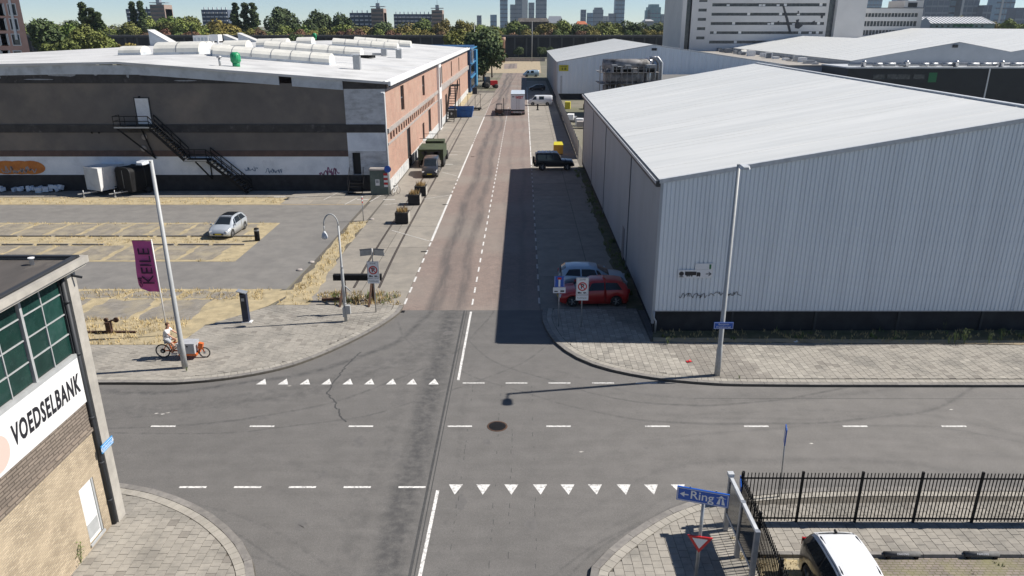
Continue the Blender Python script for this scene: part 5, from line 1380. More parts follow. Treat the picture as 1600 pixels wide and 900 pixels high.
def car(kind, label, cat, loc, rz, pm, group=None, darkroof=False, rails=False, name='parked_car', whiteroof=False):
    D = PROF[kind]; L = D['L']; R = D['R']
    def ev(x):
        if x <= L[0][0]: return L[0][1:]
        for a, b in zip(L[:-1], L[1:]):
            if x <= b[0]:
                t = (x-a[0])/(b[0]-a[0]); return tuple(a[i]+(b[i]-a[i])*t for i in range(1,6))
        return L[-1][1:]
    root = thing(name, label, cat, loc, rz, group)
    xs = set(l[0] for l in L)
    for w_ in D['wheels']:
        for k in range(-8, 9): xs.add(round(w_+(R+.055)*sin(k/8*pi/2)*1.0, 4))
    for k in range(-20, 21): xs.add(k*.1)
    xs = sorted(x for x in xs if L[0][0] <= x <= L[-1][0])
    def ring(x):
        zl, zb, zt, wb, wr = ev(x); za = zl
        for w_ in D['wheels']:
            dx = abs(x-w_)
            if dx < R+.055: za = max(za, R+sqrt(max(0,(R+.055)**2-dx*dx))*1.0)
        za = min(za, zb-.05); zm = max(za+.02, zl+(zb-zl)*.62)
        return [(x,0,zl),(x,wb-.26,zl),(x,wb-.26,za),(x,wb*.985,za),(x,wb,min(zm,zb-.02)),(x,wb*.972,zb),(x,wr+.02,zt-.045),(x,wr-.09,zt),(x,wr*.45,zt+.022),(x,0,zt+.03)]
    b = MB(); rings = []
    for x in xs:
        r = ring(x); full = r + [(p[0],-p[1],p[2]) for p in r[-2:0:-1]]
        rings.append([b.a(p) for p in full])
    n = len(rings[0])
    for i in range(len(rings)-1):
        for k in range(n):
            b.idx((rings[i][k], rings[i+1][k], rings[i+1][(k+1)%n], rings[i][(k+1)%n]), 0, 3 <= k <= n-5)
    b.idx(rings[0], 0); b.idx(rings[-1][::-1], 0)
    P('body', b, pm, root)
    def side(x, s, sgn, off=.008):
        zl, zb, zt, wb, wr = ev(x); y0, z0, y1, z1 = wb*.972, zb, wr+.02, zt-.045
        return (x, sgn*(y0+(y1-y0)*s+off), z0+(z1-z0)*s+off*.3)
    for sgn in (1,-1):
        for (x0, x1, x3, x2) in D['win']:
            q = MB(); NX = 6
            for i in range(NX):
                for j in range(3):
                    def pt(u, v):
                        s = .08+.80*v; xa = x0+(x3-x0)*v; xb = x1+(x2-x1)*v
                        return side(xa+(xb-xa)*u, s, sgn)
                    f_ = [pt(i/NX,j/3),pt((i+1)/NX,j/3),pt((i+1)/NX,(j+1)/3),pt(i/NX,(j+1)/3)]
                    q.face(f_ if sgn < 0 else f_[::-1], 0, True)
            P('side_window', q, M['glass'], root)
    def top(xa, xb, m, name_, off=.010, m_in=.95):
        q = MB(); NX = 7; NY = 6
        def pt(u, v):
            x = xa+(xb-xa)*u; zl, zb, zt, wb, wr = ev(x); ww = (wr-.06)*m_in; y = ww*(v*2-1)
            return (x, y, zt+.03*(1-(v*2-1)**2)*.9+off)
        for i in range(NX):
            for j in range(NY): q.face([pt(i/NX,j/NY),pt((i+1)/NX,j/NY),pt((i+1)/NX,(j+1)/NY),pt(i/NX,(j+1)/NY)], 0, True)
        return P(name_, q, m, root)
    top(*D['ws'], M['glass'], 'windscreen')
    if D['rw']: top(*D['rw'], M['glass'], 'rear_window')
    if darkroof: top(D['rw'][1]+.15 if D['rw'] else -1.5, D['ws'][0]-.06, M['pblack'], 'dark_roof', .012)
    if whiteroof:
        top(L[2][0]+.12, D['ws'][0]-.02, M['pwhite'], 'white_roof', .024, 1.12)
        for sgn in (1,-1):
            q = MB(); xa, xb = L[2][0]+.12, D['ws'][0]+.05
            for i in range(12):
                u0, u1 = xa+(xb-xa)*i/12, xa+(xb-xa)*(i+1)/12; f_ = [side(u0,.86,sgn,.012),side(u1,.86,sgn,.012),(u1,sgn*(ev(u1)[4]-.03),ev(u1)[2]+.014),(u0,sgn*(ev(u0)[4]-.03),ev(u0)[2]+.014)]
                q.face(f_ if sgn < 0 else f_[::-1], 0, True)
            P('white_roof_edge', q, M['pwhite'], root)
    xf, xr = L[-1][0], L[0][0]
    e = ev(xf-.10); er = ev(xr+.05)
    for sgn in (1,-1):
        q = MB(); q.obox((xf-.11, sgn*(e[3]-.14), e[1]-.03), (.12,.28,.13), rz=-sgn*.45); P('headlight', q, M['lamp'], root)
        q = MB(); q.obox((xr+.035, sgn*(er[3]-.10), er[1]-.02), (.07,.18,.22), rz=sgn*.25); P('tail_light', q, M['taill'], root)
        wx = D['ws'][1]-.12 if kind != 'van' else 1.62
        q = MB(); q.obox((wx-.05, sgn*(ev(wx)[3]+.09), ev(wx)[1]+.06), (.11,.20,.13)); P('wing_mirror', q, pm, root)
        for w_ in D['wheels']:
            wl = MB(); yy = sgn*(ev(w_)[3]-.12)
            wl.lathe([(R*.62,-.10),(R*.93,-.10),(R,-.07),(R,.07),(R*.93,.10),(R*.62,.10)], (w_,yy,R), 20, axis='y', cap=False); wo = P('wheel', wl, M['rubber'], root)
            rm = MB(); rm.lathe([(R*.64,-.06),(R*.64,.085)], (w_,yy,R), 16, axis='y'); 
            ro = P('rim', rm, M['gutter'], root); ro.parent = wo
            sp = MB()
            for k in range(5):
                a_ = 2*pi*k/5; sp.bar((w_,yy+sgn*.093,R),(w_+cos(a_)*R*.63,yy+sgn*.093,R+sin(a_)*R*.63),.075,.02)
            ro = P('spokes', sp, M['alloy'], root); ro.parent = wo
    q = MB(); q.box(xf-.03,-.42,.36,xf+.012,.42,.50); P('grille', q, M['gutter'], root)
    q = MB(); q.box(xf+.012,-.26,.38,xf+.022,.26,.48); P('number_plate', q, M['plate'], root)
    q = MB(); q.box(xr-.022,-.26,.60,xr+.02,.26,.71); P('number_plate', q, M['plate'], root)
    if rails:
        for sgn in (1,-1):
            xa, xb = -1.5, .15; q = MB(); q.tube([(xa,sgn*(ev(xa)[4]-.05),ev(xa)[2]+.0),(xa+.12,sgn*(ev(xa)[4]-.05),ev(xa)[2]+.055),(xb-.12,sgn*(ev(xb)[4]-.05),ev(xb)[2]+.055),(xb,sgn*(ev(xb)[4]-.05),ev(xb)[2])], .017, 6); P('roof_rail', q, M['black'], root)
        q = MB(); q.obox((-1.62,0,ev(-1.62)[2]+.07),(.14,.05,.07)); P('antenna', q, M['black'], root)
    return root
def lp(px, py, z=0): x, y = G(px, py, z); return (x, y, z)
# white hatchback on the lot: nose towards the camera, slightly turned
lc = car('hatch', 'silver-white hatchback with dark roof parked alone on the straw-grown lot', 'car', (-22.25,56.0,.008), -pi/2-.05, M['psilver'], darkroof=True)
lc.scale = (.94,.96,.96)
car('crossover', 'pale blue crossover car parked behind the red hatchback in the warehouse shade', 'car', (4.92,42.95,.01), .0-.03, M['pblue'], 'cars parked in the shade of the warehouse')
car('hatch', 'red hatchback parked behind the no-parking sign in the warehouse shade', 'car', (4.75,40.75,.01), pi+.03, M['pred'], 'cars parked in the shade of the warehouse')
sv = car('crossover', 'black car with white roof and black roof rails inside the black fence', 'car', (9.30,15.95,.035), -pi/2+.0, M['pblack'], rails=True, whiteroof=True)
sv.scale = (1.0,.88,1.03)
jp = car('jeep', 'black off-road car with roof rack and spare wheel at its back', 'off-road car', (4.75,83.2,.01), 0, M['pblack'])
q = MB(); q.lathe([(.22,0),(.40,0),(.42,.04),(.42,.20),(.38,.24),(.2,.24)], (-2.42,0,1.05), 18, axis='x'); P('spare_wheel', q, M['rubber'], jp)
q = MB(); q.box(-1.9,-.74,1.93,.35,.74,1.97); P('roof_rack', q, M['galv'], jp)
for k in range(5):
    q = MB(); q.box(-1.75+k*.4,-.70,1.97,-1.6+k*.4,.70,2.03); P('rack_slat', q, M['signwhite' if k < 3 else 'galv'], jp)
q = MB(); q.box(2.05,-.85,.5,2.25,.85,.68); q.box(-2.3,-.85,.5,-2.12,.85,.65); P('bumper', q, M['rubber'], jp)
for sgn in (1,-1):
    for w_ in (-1.35,1.45):
        q = MB(); q.box(w_-.55,sgn*.86-.10,.86,w_+.55,sgn*.86+.10,.92); P('fender', q, M['rubber'], jp)
vn = car('van', 'white panel van with dark side window behind the truck', 'van', (5.72,154.2,.01), pi, M['pwhite'])
car('small_van', 'dark grey small van facing the camera in front of the army truck', 'van', (-8.85,80.2,.01), -pi/2+.02, M['pgrey'])
car('hatch', 'black car in the shade beyond the white van', 'car', (6.3,190.5,.01), pi, M['pblack'])
car('van', 'pale blue-white van farthest up the street beside the second warehouse', 'van', (6.0,243,.01), pi+.2, M['pblue'])
car('hatch', 'dark car at the far end of the shaded lane beside the pale van', 'car', (6.8,255,.01), pi, M['pgrey'])
# army truck behind the small van
at_ = thing('army_truck', 'green camouflaged army truck parked by the brick wall behind the small van', 'truck', (-9.3,86.5,0))
b = MB(); b.box(-1.45,-2.2,.85,1.45,2.4,2.0); P('cargo_box', b, M['army'], at_)
b = MB(); b.box(-1.48,-2.23,2.0,1.48,2.4,2.07); P('tarpaulin', b, M['army'], at_)
b = MB(); b.box(-1.1,2.7,.7,1.1,4.7,2.3); P('cab', b, M['army'], at_)
b = MB(); b.box(-.95,4.68,1.4,.95,4.72,2.1); P('windscreen', b, M['glass'], at_)
b = MB(); b.box(-.9,-2.6,.75,.9,4.6,1.0); P('chassis', b, M['black'], at_)
for xx in (-1.3,1.3):
    for yy in (-1.5,-.3,3.7):
        b = MB(); b.lathe([(.3,-.17),(.52,-.17),(.54,-.1),(.54,.1),(.52,.17),(.3,.17)], (xx,yy,.54), 16, axis='x'); P('wheel', b, M['rubber'], at_)
for k in range(9):
    R_ = random.Random(k); b = MB(); x = R_.uniform(-1.0,1.0); z = R_.uniform(1.1,1.8)
    b.face([(x+cos(t)*R_.uniform(.15,.4), -2.24, z+sin(t)*R_.uniform(.12,.25)) for t in [2*pi*i/9 for i in range(9)]]); P('camouflage_patch', b, M['gutter'], at_)
# lorry seen from behind with a truck-mounted forklift
lr = thing('lorry', 'white box lorry with red lettering on its closed rear doors standing on the brick street', 'lorry', (1.05,136.2,0), -.012)
b = MB(); b.box(-1.27,0,1.0,1.27,9.0,3.75); P('box_body', b, M['pwhite'], lr)
for xx in (-.63,.63):
    b = MB(); b.box(xx-.60,-.05,1.06,xx+.60,-.004,3.66); d_ = P('rear_door', b, M['signwhite'], lr)
    b = MB(); b.tube([(xx*.35,-.07,1.1),(xx*.35,-.07,3.6)], .025, 6); q = P('lock_bar', b, M['galv'], lr); q.parent = d_
b = MB(); b.box(-1.28,-.06,3.62,1.28,.02,3.78); P('rear_frame', b, M['galv'], lr)
text('lettering', 'WEST', .62, M['signred'], lr, frameM((.22,-.055,3.15),(1,0,0),(0,0,1)), depth=.003, bold=.03, xs=.85, shear=.2)
b = MB(); b.box(-1.05,-.058,3.22,-.62,-.052,3.36); P('dark_print', b, M['signdark'], lr)
b = MB(); b.box(-1.2,.2,.55,1.2,8.8,.98); P('chassis', b, M['black'], lr)
b = MB(); b.box(-1.2,-.12,.45,1.2,.0,.75); P('rear_bumper', b, M['galv'], lr)
for xx in (-1.0,1.0):
    b = MB(); b.box(xx-.15,-.15,.55,xx+.15,-.10,.68); P('tail_light', b, M['taill'], lr)
    b = MB(); b.box(xx-.28,.55,.12,xx+.28,.6,.6); P('mud_flap', b, M['rubber'], lr)
    for yy in (1.4,2.6,8.3):
        b = MB(); b.lathe([(.3,-.25),(.48,-.25),(.5,-.18),(.5,.18),(.48,.25),(.3,.25)], (xx,yy,.5), 16, axis='x'); P('wheel', b, M['rubber'], lr)
b = MB(); b.box(-1.2,9.2,.6,1.2,11.0,3.2); P('cab', b, M['pwhite'], lr)
b = MB(); b.box(-1.0,10.98,1.9,1.0,11.03,2.9); P('windscreen', b, M['glass'], lr)
fk = thing('forklift', 'small dark forklift with raised mast left of the lorry', 'forklift', (-1.35,136.0,0))
b = MB(); b.box(-1.6,-.6,.35,-.3,.6,1.0); b.box(-1.7,-.55,.5,-1.45,.55,1.25); P('body', b, M['rust'], fk)
b = MB()
for yy in (-.5,.5):
    b.bar((-1.45,yy,1.0),(-1.45,yy,2.05),.06); b.bar((-.5,yy,.9),(-.5,yy,2.05),.06)
b.box(-1.5,-.55,2.02,-.4,.55,2.08); P('overhead_guard', b, M['black'], fk)
b = MB()
for yy in (-.35,.35): b.bar((-.15,yy,.1),(-.15,yy,3.1),.11)
b.bar((-.15,-.35,3.05),(-.15,.35,3.05),.08); b.bar((-.15,-.35,1.6),(-.15,.35,1.6),.08); P('mast', b, M['black'], fk)
b = MB()
for yy in (-.28,.28): b.box(-.1,yy-.06,.9,1.0,yy+.06,.95)
P('fork', b, M['black'], fk)
for xx in (-1.35,-.35):
    for yy in (-.55,.55):
        b = MB(); b.lathe([(.12,-.1),(.3,-.1),(.3,.1),(.12,.1)], (xx,yy,.3), 14, axis='y'); P('wheel', b, M['rubber'], fk)
# closed trailers before the gable
def trailer(loc, rz, w_, l, h, m, label, rounded, group):
    t = thing('cargo_trailer', label, 'trailer', loc, rz, group)
    b = MB()
    if rounded:
        pr = []
        for x, z in ((-w_/2,.5),(w_/2,.5)): pr.append((x,z))
        N_ = 6; r = .5
        for k in range(N_+1): a_ = pi/2*k/N_; pr.append((w_/2-r+r*cos(a_), .5+h-r+r*sin(a_)))
        for k in range(N_+1): a_ = pi/2+pi/2*k/N_; pr.append((-w_/2+r+r*cos(a_), .5+h-r+r*sin(a_)))
        n = len(pr); A = [(x,0,z) for x,z in pr]; B = [(x,l,z) for x,z in pr]
        b.face(A); b.face(B[::-1])
        for i in range(n): b.face([A[i],B[i],B[(i+1)%n],A[(i+1)%n]][::-1], 0, 2 <= i)
    else: b.box(-w_/2,0,.5,w_/2,l,.5+h)
    P('box_body', b, M[m], t)
    if rounded:
        for yy in (.02,l*.5,l-.1):
            rr = MB(); q_ = [(x*1.02,yy,.5+(z-.5)*1.015) for x,z in pr[1:]]
            rr.tube(q_, .035, 5); P('body_rib', rr, M['gutter'], t)
        b = MB(); b.box(-.015,-.03,.7,.015,-.01,.5+h-.25); P('door_gap', b, M['galv'], t)
    else:
        b = MB(); b.box(-w_/2+.06,-.03,.56,w_/2-.06,-.005,.44+h); P('front_panel', b, M['lfascia'], t)
        b = MB(); b.box(-w_/2-.02,-.02,.5+h,w_/2+.02,l+.02,.54+h); P('roof', b, M[m], t)
        for k in range(2):
            b = MB(); b.box(w_/2+.0,.9+k*1.0,1.2,w_/2+.03,1.7+k*1.0,1.9); P('side_panel', b, M['white'], t)
    b = MB(); b.bar((-.4,.2,.42),(0,-1.3,.42),.08); b.bar((.4,.2,.42),(0,-1.3,.42),.08); b.bar((0,-1.3,.42),(0,-1.7,.45),.09); P('drawbar', b, M['galv'], t)
    b = MB(); b.tube([(.12,-1.2,0.02),(.12,-1.2,.75)], .035, 8); b.lathe([(.1,-.03),(.1,.03)], (.12,-1.2,.1), 10, axis='x'); P('jockey_wheel', b, M['galv'], t)
    b = MB(); b.box(-w_/2,0,.38,w_/2,l,.5); P('frame', b, M['black'], t)
    for xx in (-w_/2-.02,w_/2+.02):
        b = MB(); b.lathe([(.15,-.09),(.32,-.09),(.32,.09),(.15,.09)], (xx,l*.55,.32), 14, axis='x'); P('wheel', b, M['rubber'], t)
        b = MB(); b.box(xx-.12,l*.55-.45,.66,xx+.12,l*.55+.45,.71); P('mudguard', b, M['black'], t)
    return t
trailer((-40.05,69.6,0), -.46, 2.05, 3.4, 2.15, 'white', 'white box trailer with square corners in front of the painted wall', False, 'cargo trailers by the dark gable')
trailer((-37.15,69.7,0), -.46, 2.05, 3.3, 2.15, 'black', 'black box trailer with rounded roof right beside the white one', True, 'cargo trailers by the dark gable')
# ---- skip, crates and machines up the street
M['skipblue'] = mat('skip_blue', (.018,.13,.42), (.012,.09,.32), 1.2, rough=.55, stain=(.04,.10,.2), sscale=1.5, samt=.5)
sk = thing('skip', 'blue waste skip standing on the concrete by the brick warehouse', 'skip', (-9.1,134.2,0))
b = MB(); A = [(-1.95,-1.1,.05),(1.95,-1.1,.05),(1.95,1.1,.05),(-1.95,1.1,.05)]; B = [(-2.3,-1.25,1.75),(2.3,-1.25,1.75),(2.3,1.25,1.75),(-2.3,1.25,1.75)]; C_ = [(-2.2,-1.15,1.75),(2.2,-1.15,1.75),(2.2,1.15,1.75),(-2.2,1.15,1.75)]; D_ = [(-1.9,-1.0,.3),(1.9,-1.0,.3),(1.9,1.0,.3),(-1.9,1.0,.3)]
for i in range(4):
    j = (i+1)%4; b.face([A[i],A[j],B[j],B[i]]); b.face([B[i],B[j],C_[j],C_[i]]); b.face([C_[i],C_[j],D_[j],D_[i]])
b.face(D_); P('tub', b, M['skipblue'], sk)
for k in range(5):
    b = MB(); x = -1.7+k*.85; b.bar((x,-1.13,.1),(x*1.15,-1.29,1.7),.09,.08); P('rib', b, M['skipblue'], sk)
b = MB(); b.box(-2.32,-1.3,1.15,2.32,-1.22,1.25); b.box(-2.34,-1.3,1.7,2.34,-1.2,1.8); P('rim_bar', b, M['skipblue'], sk)
cr_ = thing('container_box', 'small dark steel waste box with white symbol in front of the blue skip', 'waste box', (*G(706,184),0))
b = MB(); b.box(-.9,-.5,.05,.9,.9,1.35); P('box_body', b, M['gutter'], cr_); b = MB(); b.box(-.95,-.55,1.35,.95,.95,1.45); P('lid', b, M['signback'], cr_); b = MB(); disc(b,.0,.75,.18,-.52); P('symbol', b, M['signwhite'], cr_)
mc = thing('pallet_truck_rack', 'dark flatbed trolley with a thin upright frame beside the blue skip', 'trolley', (*G(741,172),0))
b = MB(); b.box(-2.2,-.9,.25,1.4,.9,.42); P('bed', b, M['black'], mc)
b = MB()
for xx in (-1.2,.2,1.2): b.bar((xx,0,.4),(xx,0,3.0),.07)
b.bar((-1.4,0,3.0),(1.4,0,3.0),.08); P('frame', b, M['black'], mc)
b = MB(); b.box(-.3,-.4,3.05,.6,.4,4.2); P('hopper', b, M['gutter'], mc)
for xx in (-1.6,1.0):
    b = MB(); b.lathe([(.1,-.9),(.24,-.9),(.24,.9),(.1,.9)], (xx,0,.24), 12, axis='y'); P('wheel', b, M['rubber'], mc)
tr = thing('tractor', 'red tractor with dark implements parked in front of the street tree', 'tractor', (*G(764,138),0), .3)
b = MB(); b.box(.2,-.6,.8,2.2,.6,1.9); P('bonnet', b, M['signred'], tr); b = MB(); b.box(-1.2,-.8,.9,.2,.8,2.0); P('body', b, M['gutter'], tr); b = MB(); b.box(-1.0,-.7,2.0,.1,.7,2.9); P('cab', b, M['glass_grey'], tr)
for xx, r in ((-.8,.8),(1.7,.55)):
    for yy in (-.9,.9):
        b = MB(); b.lathe([(r*.4,-.2),(r,-.2),(r,.2),(r*.4,.2)], (xx,yy,r), 16, axis='y'); P('wheel', b, M['rubber'], tr)
b = MB(); 
for k in range(6): b.bar((-1.4-k*.4,-1,.4),(-1.6-k*.4,1,.9),.12)
b.box(-3.8,-1,.3,-1.4,1,.45); P('implement', b, M['black'], tr)
yc = thing('yellow_container', 'yellow-orange tank container behind the black off-road car', 'container', (*G(872,241),0))
M['orangey'] = mat('orange_yellow_paint', (.58,.30,.03), (.48,.24,.02), 1.5, rough=.5)
b = MB(); b.box(-.58,-.5,.12,.58,.6,1.25); P('box_body', b, M['orangey'], yc); b = MB(); b.face([(-.62,-.55,1.25),(.62,-.55,1.25),(.5,.6,1.5),(-.5,.6,1.5)]); b.face([(-.62,-.55,1.25),(-.5,.6,1.5),(-.5,.6,1.25)]); b.face([(.62,-.55,1.25),(.5,.6,1.25),(.5,.6,1.5)]); P('lid', b, M['yellow'], yc)
for xx in (-.45,.45):
    b = MB(); b.lathe([(.04,-.04),(.1,-.04),(.1,.04),(.04,.04)], (xx,-.4,.1), 10, axis='x'); P('wheel', b, M['rubber'], yc)
# bollard-like chess piece by the white van
for i, (px, py, lab) in enumerate(((840,172,'black bollard on the concrete lane in front of the white van'),)):
    b = MB(); b.lathe([(.28,0),(.28,.1),(.14,.15),(.14,.8),(.25,.85),(.22,1.05),(.05,1.15)], n=12); solo('bollard', b, M['black'], lab, 'bollard', (*G(px,py),0))

# ============================================================ STREET FURNITURE
def lamp_post(loc, h, label, group=None, arm=1.05):
    """arm and head reach out over the road, towards -y"""
    t = thing('street_lamp', label, 'street lamp', loc, 0, group)
    b = MB(); b.tube([(0,0,0),(0,0,1.3),(0,0,1.4),(0,0,h)], [.135,.135,.115,.075], 12); P('pole', b, M['polegrey'], t)
    b = MB(); b.tube([(0,0,h-.06),(0,-.2,h+.0),(0,-.5,h+.01)], .04, 8); P('arm', b, M['polegrey'], t)
    rg = []
    for y, w_, hh in ((-.42,.08,.05),(-.52,.17,.09),(-arm+.12,.21,.10),(-arm,.13,.05)):
        rg.append([(-w_,y,h-.04),(w_,y,h-.04),(w_*.75,y,h+hh),(-w_*.75,y,h+hh)])
    b = MB()
    for a_, c_ in zip(rg[:-1], rg[1:]):
        for i in range(4): b.face([a_[i],c_[i],c_[(i+1)%4],a_[(i+1)%4]])
    b.face(rg[0]); b.face(rg[-1]); P('lamp_head', b, M['trim'], t)
    b = MB(); b.box(-.14,-arm+.12,h-.055,.14,-.55,h-.042); P('light_cover', b, M['lamp'], t)
    b = MB(); b.box(-.05,-.145,.35,.05,-.13,.75); P('service_door', b, M['galv'], t)
    return t
lamp_post((-15.49,31.58,.12), 9.84, 'tall grey street lamp on the left pavement beside the cargo bike', group='tall street lamps')
l2 = lamp_post((9.51,30.8,.12), 9.80, 'tall grey street lamp before the warehouse with a blue name plate on it', group='tall street lamps')
np_ = thing('street_name_plate', 'blue street name plate fixed to the tall lamp post before the warehouse', 'street sign', (9.52,30.66,2.68))
b = MB(); b.box(-.44,-.06,-.16,.44,-.03,.16); P('plate', b, M['signblue'], np_)
b = MB()
for z in (-.145,.13): b.box(-.425,-.064,z,.425,-.061,z+.014)
for x in (-.425,.411): b.box(x,-.064,-.13,x+.014,-.061,.13)
P('border', b, M['signwhite'], np_)
text('lettering', 'Benjamin', .13, M['signwhite'], np_, frameM((0,-.063,.06),(1,0,0),(0,0,1)), depth=.001)
text('lettering', 'Franklinstraat', .135, M['signwhite'], np_, frameM((0,-.063,-.065),(1,0,0),(0,0,1)), depth=.001, xs=.88)
b = MB(); b.box(-.05,-.04,-.05,.05,.05,.05); P('bracket', b, M['galv'], np_)
# lamp at the corner of the old warehouse
l3 = lamp_post((-11.85,70.3,0), 9.7, 'tall street lamp standing at the corner of the brick warehouse', group='tall street lamps')
l3.scale = (1,1,.985)
# hooked lamp
hx, hy = G(541,505)
t = thing('hook_lamp', 'grey lamp post with hooked top and bell-shaped lamp above the pavement', 'street lamp', (hx,hy,.12))
b = MB(); b.tube([(0,0,0),(0,0,3.0),(0,0,3.05),(0,0,5.4)], [.085,.085,.06,.05], 10); P('pole', b, M['polegrey'], t)
b = MB(); b.tube([(-.38+.38*cos(a_),0,5.4+.62*sin(a_)) for a_ in [pi*k/12 for k in range(13)]], .035, 8); b.tube([(-.76,0,5.42),(-.76,0,5.05)],.03,8); P('hook', b, M['polegrey'], t)
b = MB(); b.lathe([(.03,5.12),(.07,5.05),(.13,4.95),(.17,4.80),(.16,4.72),(.08,4.66)], (-.76,0,0), 14); P('lamp_head', b, M['trim'], t)
b = MB(); b.lathe([(.07,3.0),(.075,3.03),(.075,3.15),(.055,3.2)], n=10); b.lathe([(.10,1.0),(.10,1.05)], n=10); P('collar', b, M['galv'], t)
b = MB(); b.box(-.11,-.16,.3,.02,-.06,.85); b.box(.03,-.14,.45,.30,.04,.95); P('junction_box', b, M['polegrey'], t)
b = MB(); b.bar((.08,0,2.05),(.38,0,1.75),.05); P('stay', b, M['polegrey'], t)
# no-parking zone signs
def zone_sign(loc, label, h, mirror=False, rz=0, top=None):
    t = thing('no_parking_sign', label, 'road sign', loc, rz, 'no-parking zone signs')
    b = MB(); b.tube([(0,0,0),(0,0,h+.03)], .032, 8); P('pole', b, M['galv'], t)
    b = MB(); b.box(-.33,-.065,h-.98,.33,-.04,h); pn = P('panel', b, M['signwhite'], t)
    b = MB(); b.box(-.33,-.065,h-1.28,.33,-.04,h-1.0); P('sub_panel', b, M['signwhite'], t)
    b = MB()
    for x0,z0,x1,z1 in ((-.31,h-.965,.31,h-.955),(-.31,h-.025,.31,h-.015),(-.31,h-.965,-.30,h-.015),(.30,h-.965,.31,h-.015)): b.box(x0,-.068,z0,x1,-.066,z1)
    P('border', b, M['signdark'], t)
    cz = h-.50; b = MB(); N_ = 28
    for i in range(N_):
        a0, a1 = 2*pi*i/N_, 2*pi*(i+1)/N_
        b.face([(cos(a0)*.18,-.068,cz+sin(a0)*.18),(cos(a1)*.18,-.068,cz+sin(a1)*.18),(cos(a1)*.245,-.068,cz+sin(a1)*.245),(cos(a0)*.245,-.068,cz+sin(a0)*.245)][::-1])
    b.face([(-.155,-.069,cz+.12),(-.12,-.069,cz+.155),(.155,-.069,cz-.12),(.12,-.069,cz-.155)][::-1]); P('red_ring', b, M['signred'], t)
    text('lettering', 'P', .36, M['signdark'], t, frameM((.0,-.0665,cz),(1,0,0),(0,0,1)), depth=.0005, bold=.012)
    text('lettering', 'ZONE', .12, M['signdark'], t, frameM((.0,-.066,h-.12),(1,0,0),(0,0,1)), depth=.0005)
    text('lettering', 'Keilehaven', .115, M['signdark'], t, frameM((.0,-.066,h-1.14),(1,0,0),(0,0,1)), depth=.0005)
    b = MB(); z = h-.87
    b.box(-.24,-.069,z-.01,-.12,-.067,z+.07); b.box(-.11,-.069,z-.01,-.04,-.067,z+.04)
    b.box(.05,-.069,z+.0,.20,-.067,z+.05); b.bar((.2,-.068,z),(.26,-.068,z),.012,.012)
    for x in (-.21,-.15,-.07,.1,.15): b.lathe([(.02,-.002),(.02,.0)], (x,-.067,z-.015), 8, axis='y')
    P('pictogram', b, M['signdark'], t)
    b = MB(); b.box(-.04,-.04,h-.3,.04,.03,h-.25); b.box(-.04,-.04,h-1.15,.04,.03,h-1.10); P('clamp', b, M['galv'], t)
    return t
zone_sign((3.71,36.6,.12), 'no-parking zone sign in the shade right of the blue dead-end sign', 2.82)
zs = zone_sign((-7.69,38.75,.12), 'no-parking zone sign on a pole with two tilted panels on top by the buffer stop', 3.02)
b = MB(); b.tube([(0,0,3.0),(0,0,3.75)], .028, 8); P('pole_top', b, M['galv'], zs)
for sx_, rz_, mm in ((-.36,.35,'signback'),(.36,-.25,'signback')):
    b = MB(); b.obox((sx_,.02,3.50),(.62,.03,.36), rz=rz_, rx=.25); P('tilted_panel', b, M[mm], zs)
    b = MB(); b.obox((sx_,.02,3.69),(.64,.12,.03), rz=rz_, rx=.25); P('panel_frame', b, M['gutter'], zs)
ds = thing('dead_end_sign', 'blue dead-end sign with white sub-plate in the shade left of the zone sign', 'road sign', (2.50,36.67,.12))
b = MB(); b.tube([(0,0,0),(0,0,2.95)], .03, 8); P('pole', b, M['galv'], ds)
b = MB(); b.box(-.27,-.06,2.27,.27,-.035,2.87); P('panel', b, M['signblue'], ds)
b = MB(); b.box(-.05,-.064,2.29,.05,-.061,2.68); b.box(-.25,-.064,2.29,-.235,-.061,2.85); b.box(.235,-.064,2.29,.25,-.061,2.85); P('white_bar', b, M['signwhite'], ds)
b = MB(); b.box(-.10,-.066,2.68,.10,-.062,2.80); P('red_bar', b, M['signred'], ds)
b = MB(); b.box(-.33,-.06,1.93,.33,-.035,2.24); P('sub_panel', b, M['signwhite'], ds)
b = MB(); b.box(.06,-.064,1.99,.26,-.061,2.08); b.box(-.26,-.064,1.99,-.08,-.061,2.05); P('pictogram', b, M['signdark'], ds)
text('lettering', 'Ring', .36, M['signwhite'], None, Matrix.Identity(4)) if False else None
# direction sign with give-way sign
rx, ry = 5.35, 17.35
def sgp(px, py, Y): return AY(px, py, Y)
ps = thing('direction_sign', 'grey pole with blue direction sign reading Ring and arrow, above a give-way triangle', 'road sign', (rx,ry,.12))
b = MB(); b.tube([(0,0,0),(0,0,3.08)], .048, 10); P('pole', b, M['galv'], ps)
rot = -.30
b = MB(); c0 = AY(1097,773,ry); cx, cz = c0[0]-rx, c0[1]-.12
cs, sn = cos(rot), sin(rot)
def rp(x, z, d): return (cx+x*cs+d*sn*-1*-1, -.07+x*sn-d*cs, cz+z)
W2, H2 = .70, .215
def panel(b, x0, z0, x1, z1, d0, d1):
    p = [rp(x0,z0,d1),rp(x1,z0,d1),rp(x1,z1,d1),rp(x0,z1,d1)]; q = [rp(x0,z0,d0),rp(x1,z0,d0),rp(x1,z1,d0),rp(x0,z1,d0)]
    b.face(p); b.face(q[::-1])
    for i in range(4): j = (i+1)%4; b.face([p[i],q[i],q[j],p[j]])
panel(b, -W2,-H2,W2,H2,0,.05); P('panel', b, M['signblue'], ps)
b = MB()
for q in ((-W2+.02,-H2+.02,W2-.02,-H2+.035),(-W2+.02,H2-.035,W2-.02,H2-.02),(-W2+.02,-H2+.02,-W2+.035,H2-.02),(W2-.035,-H2+.02,W2-.02,H2-.02)): panel(b,*q,.05,.053)
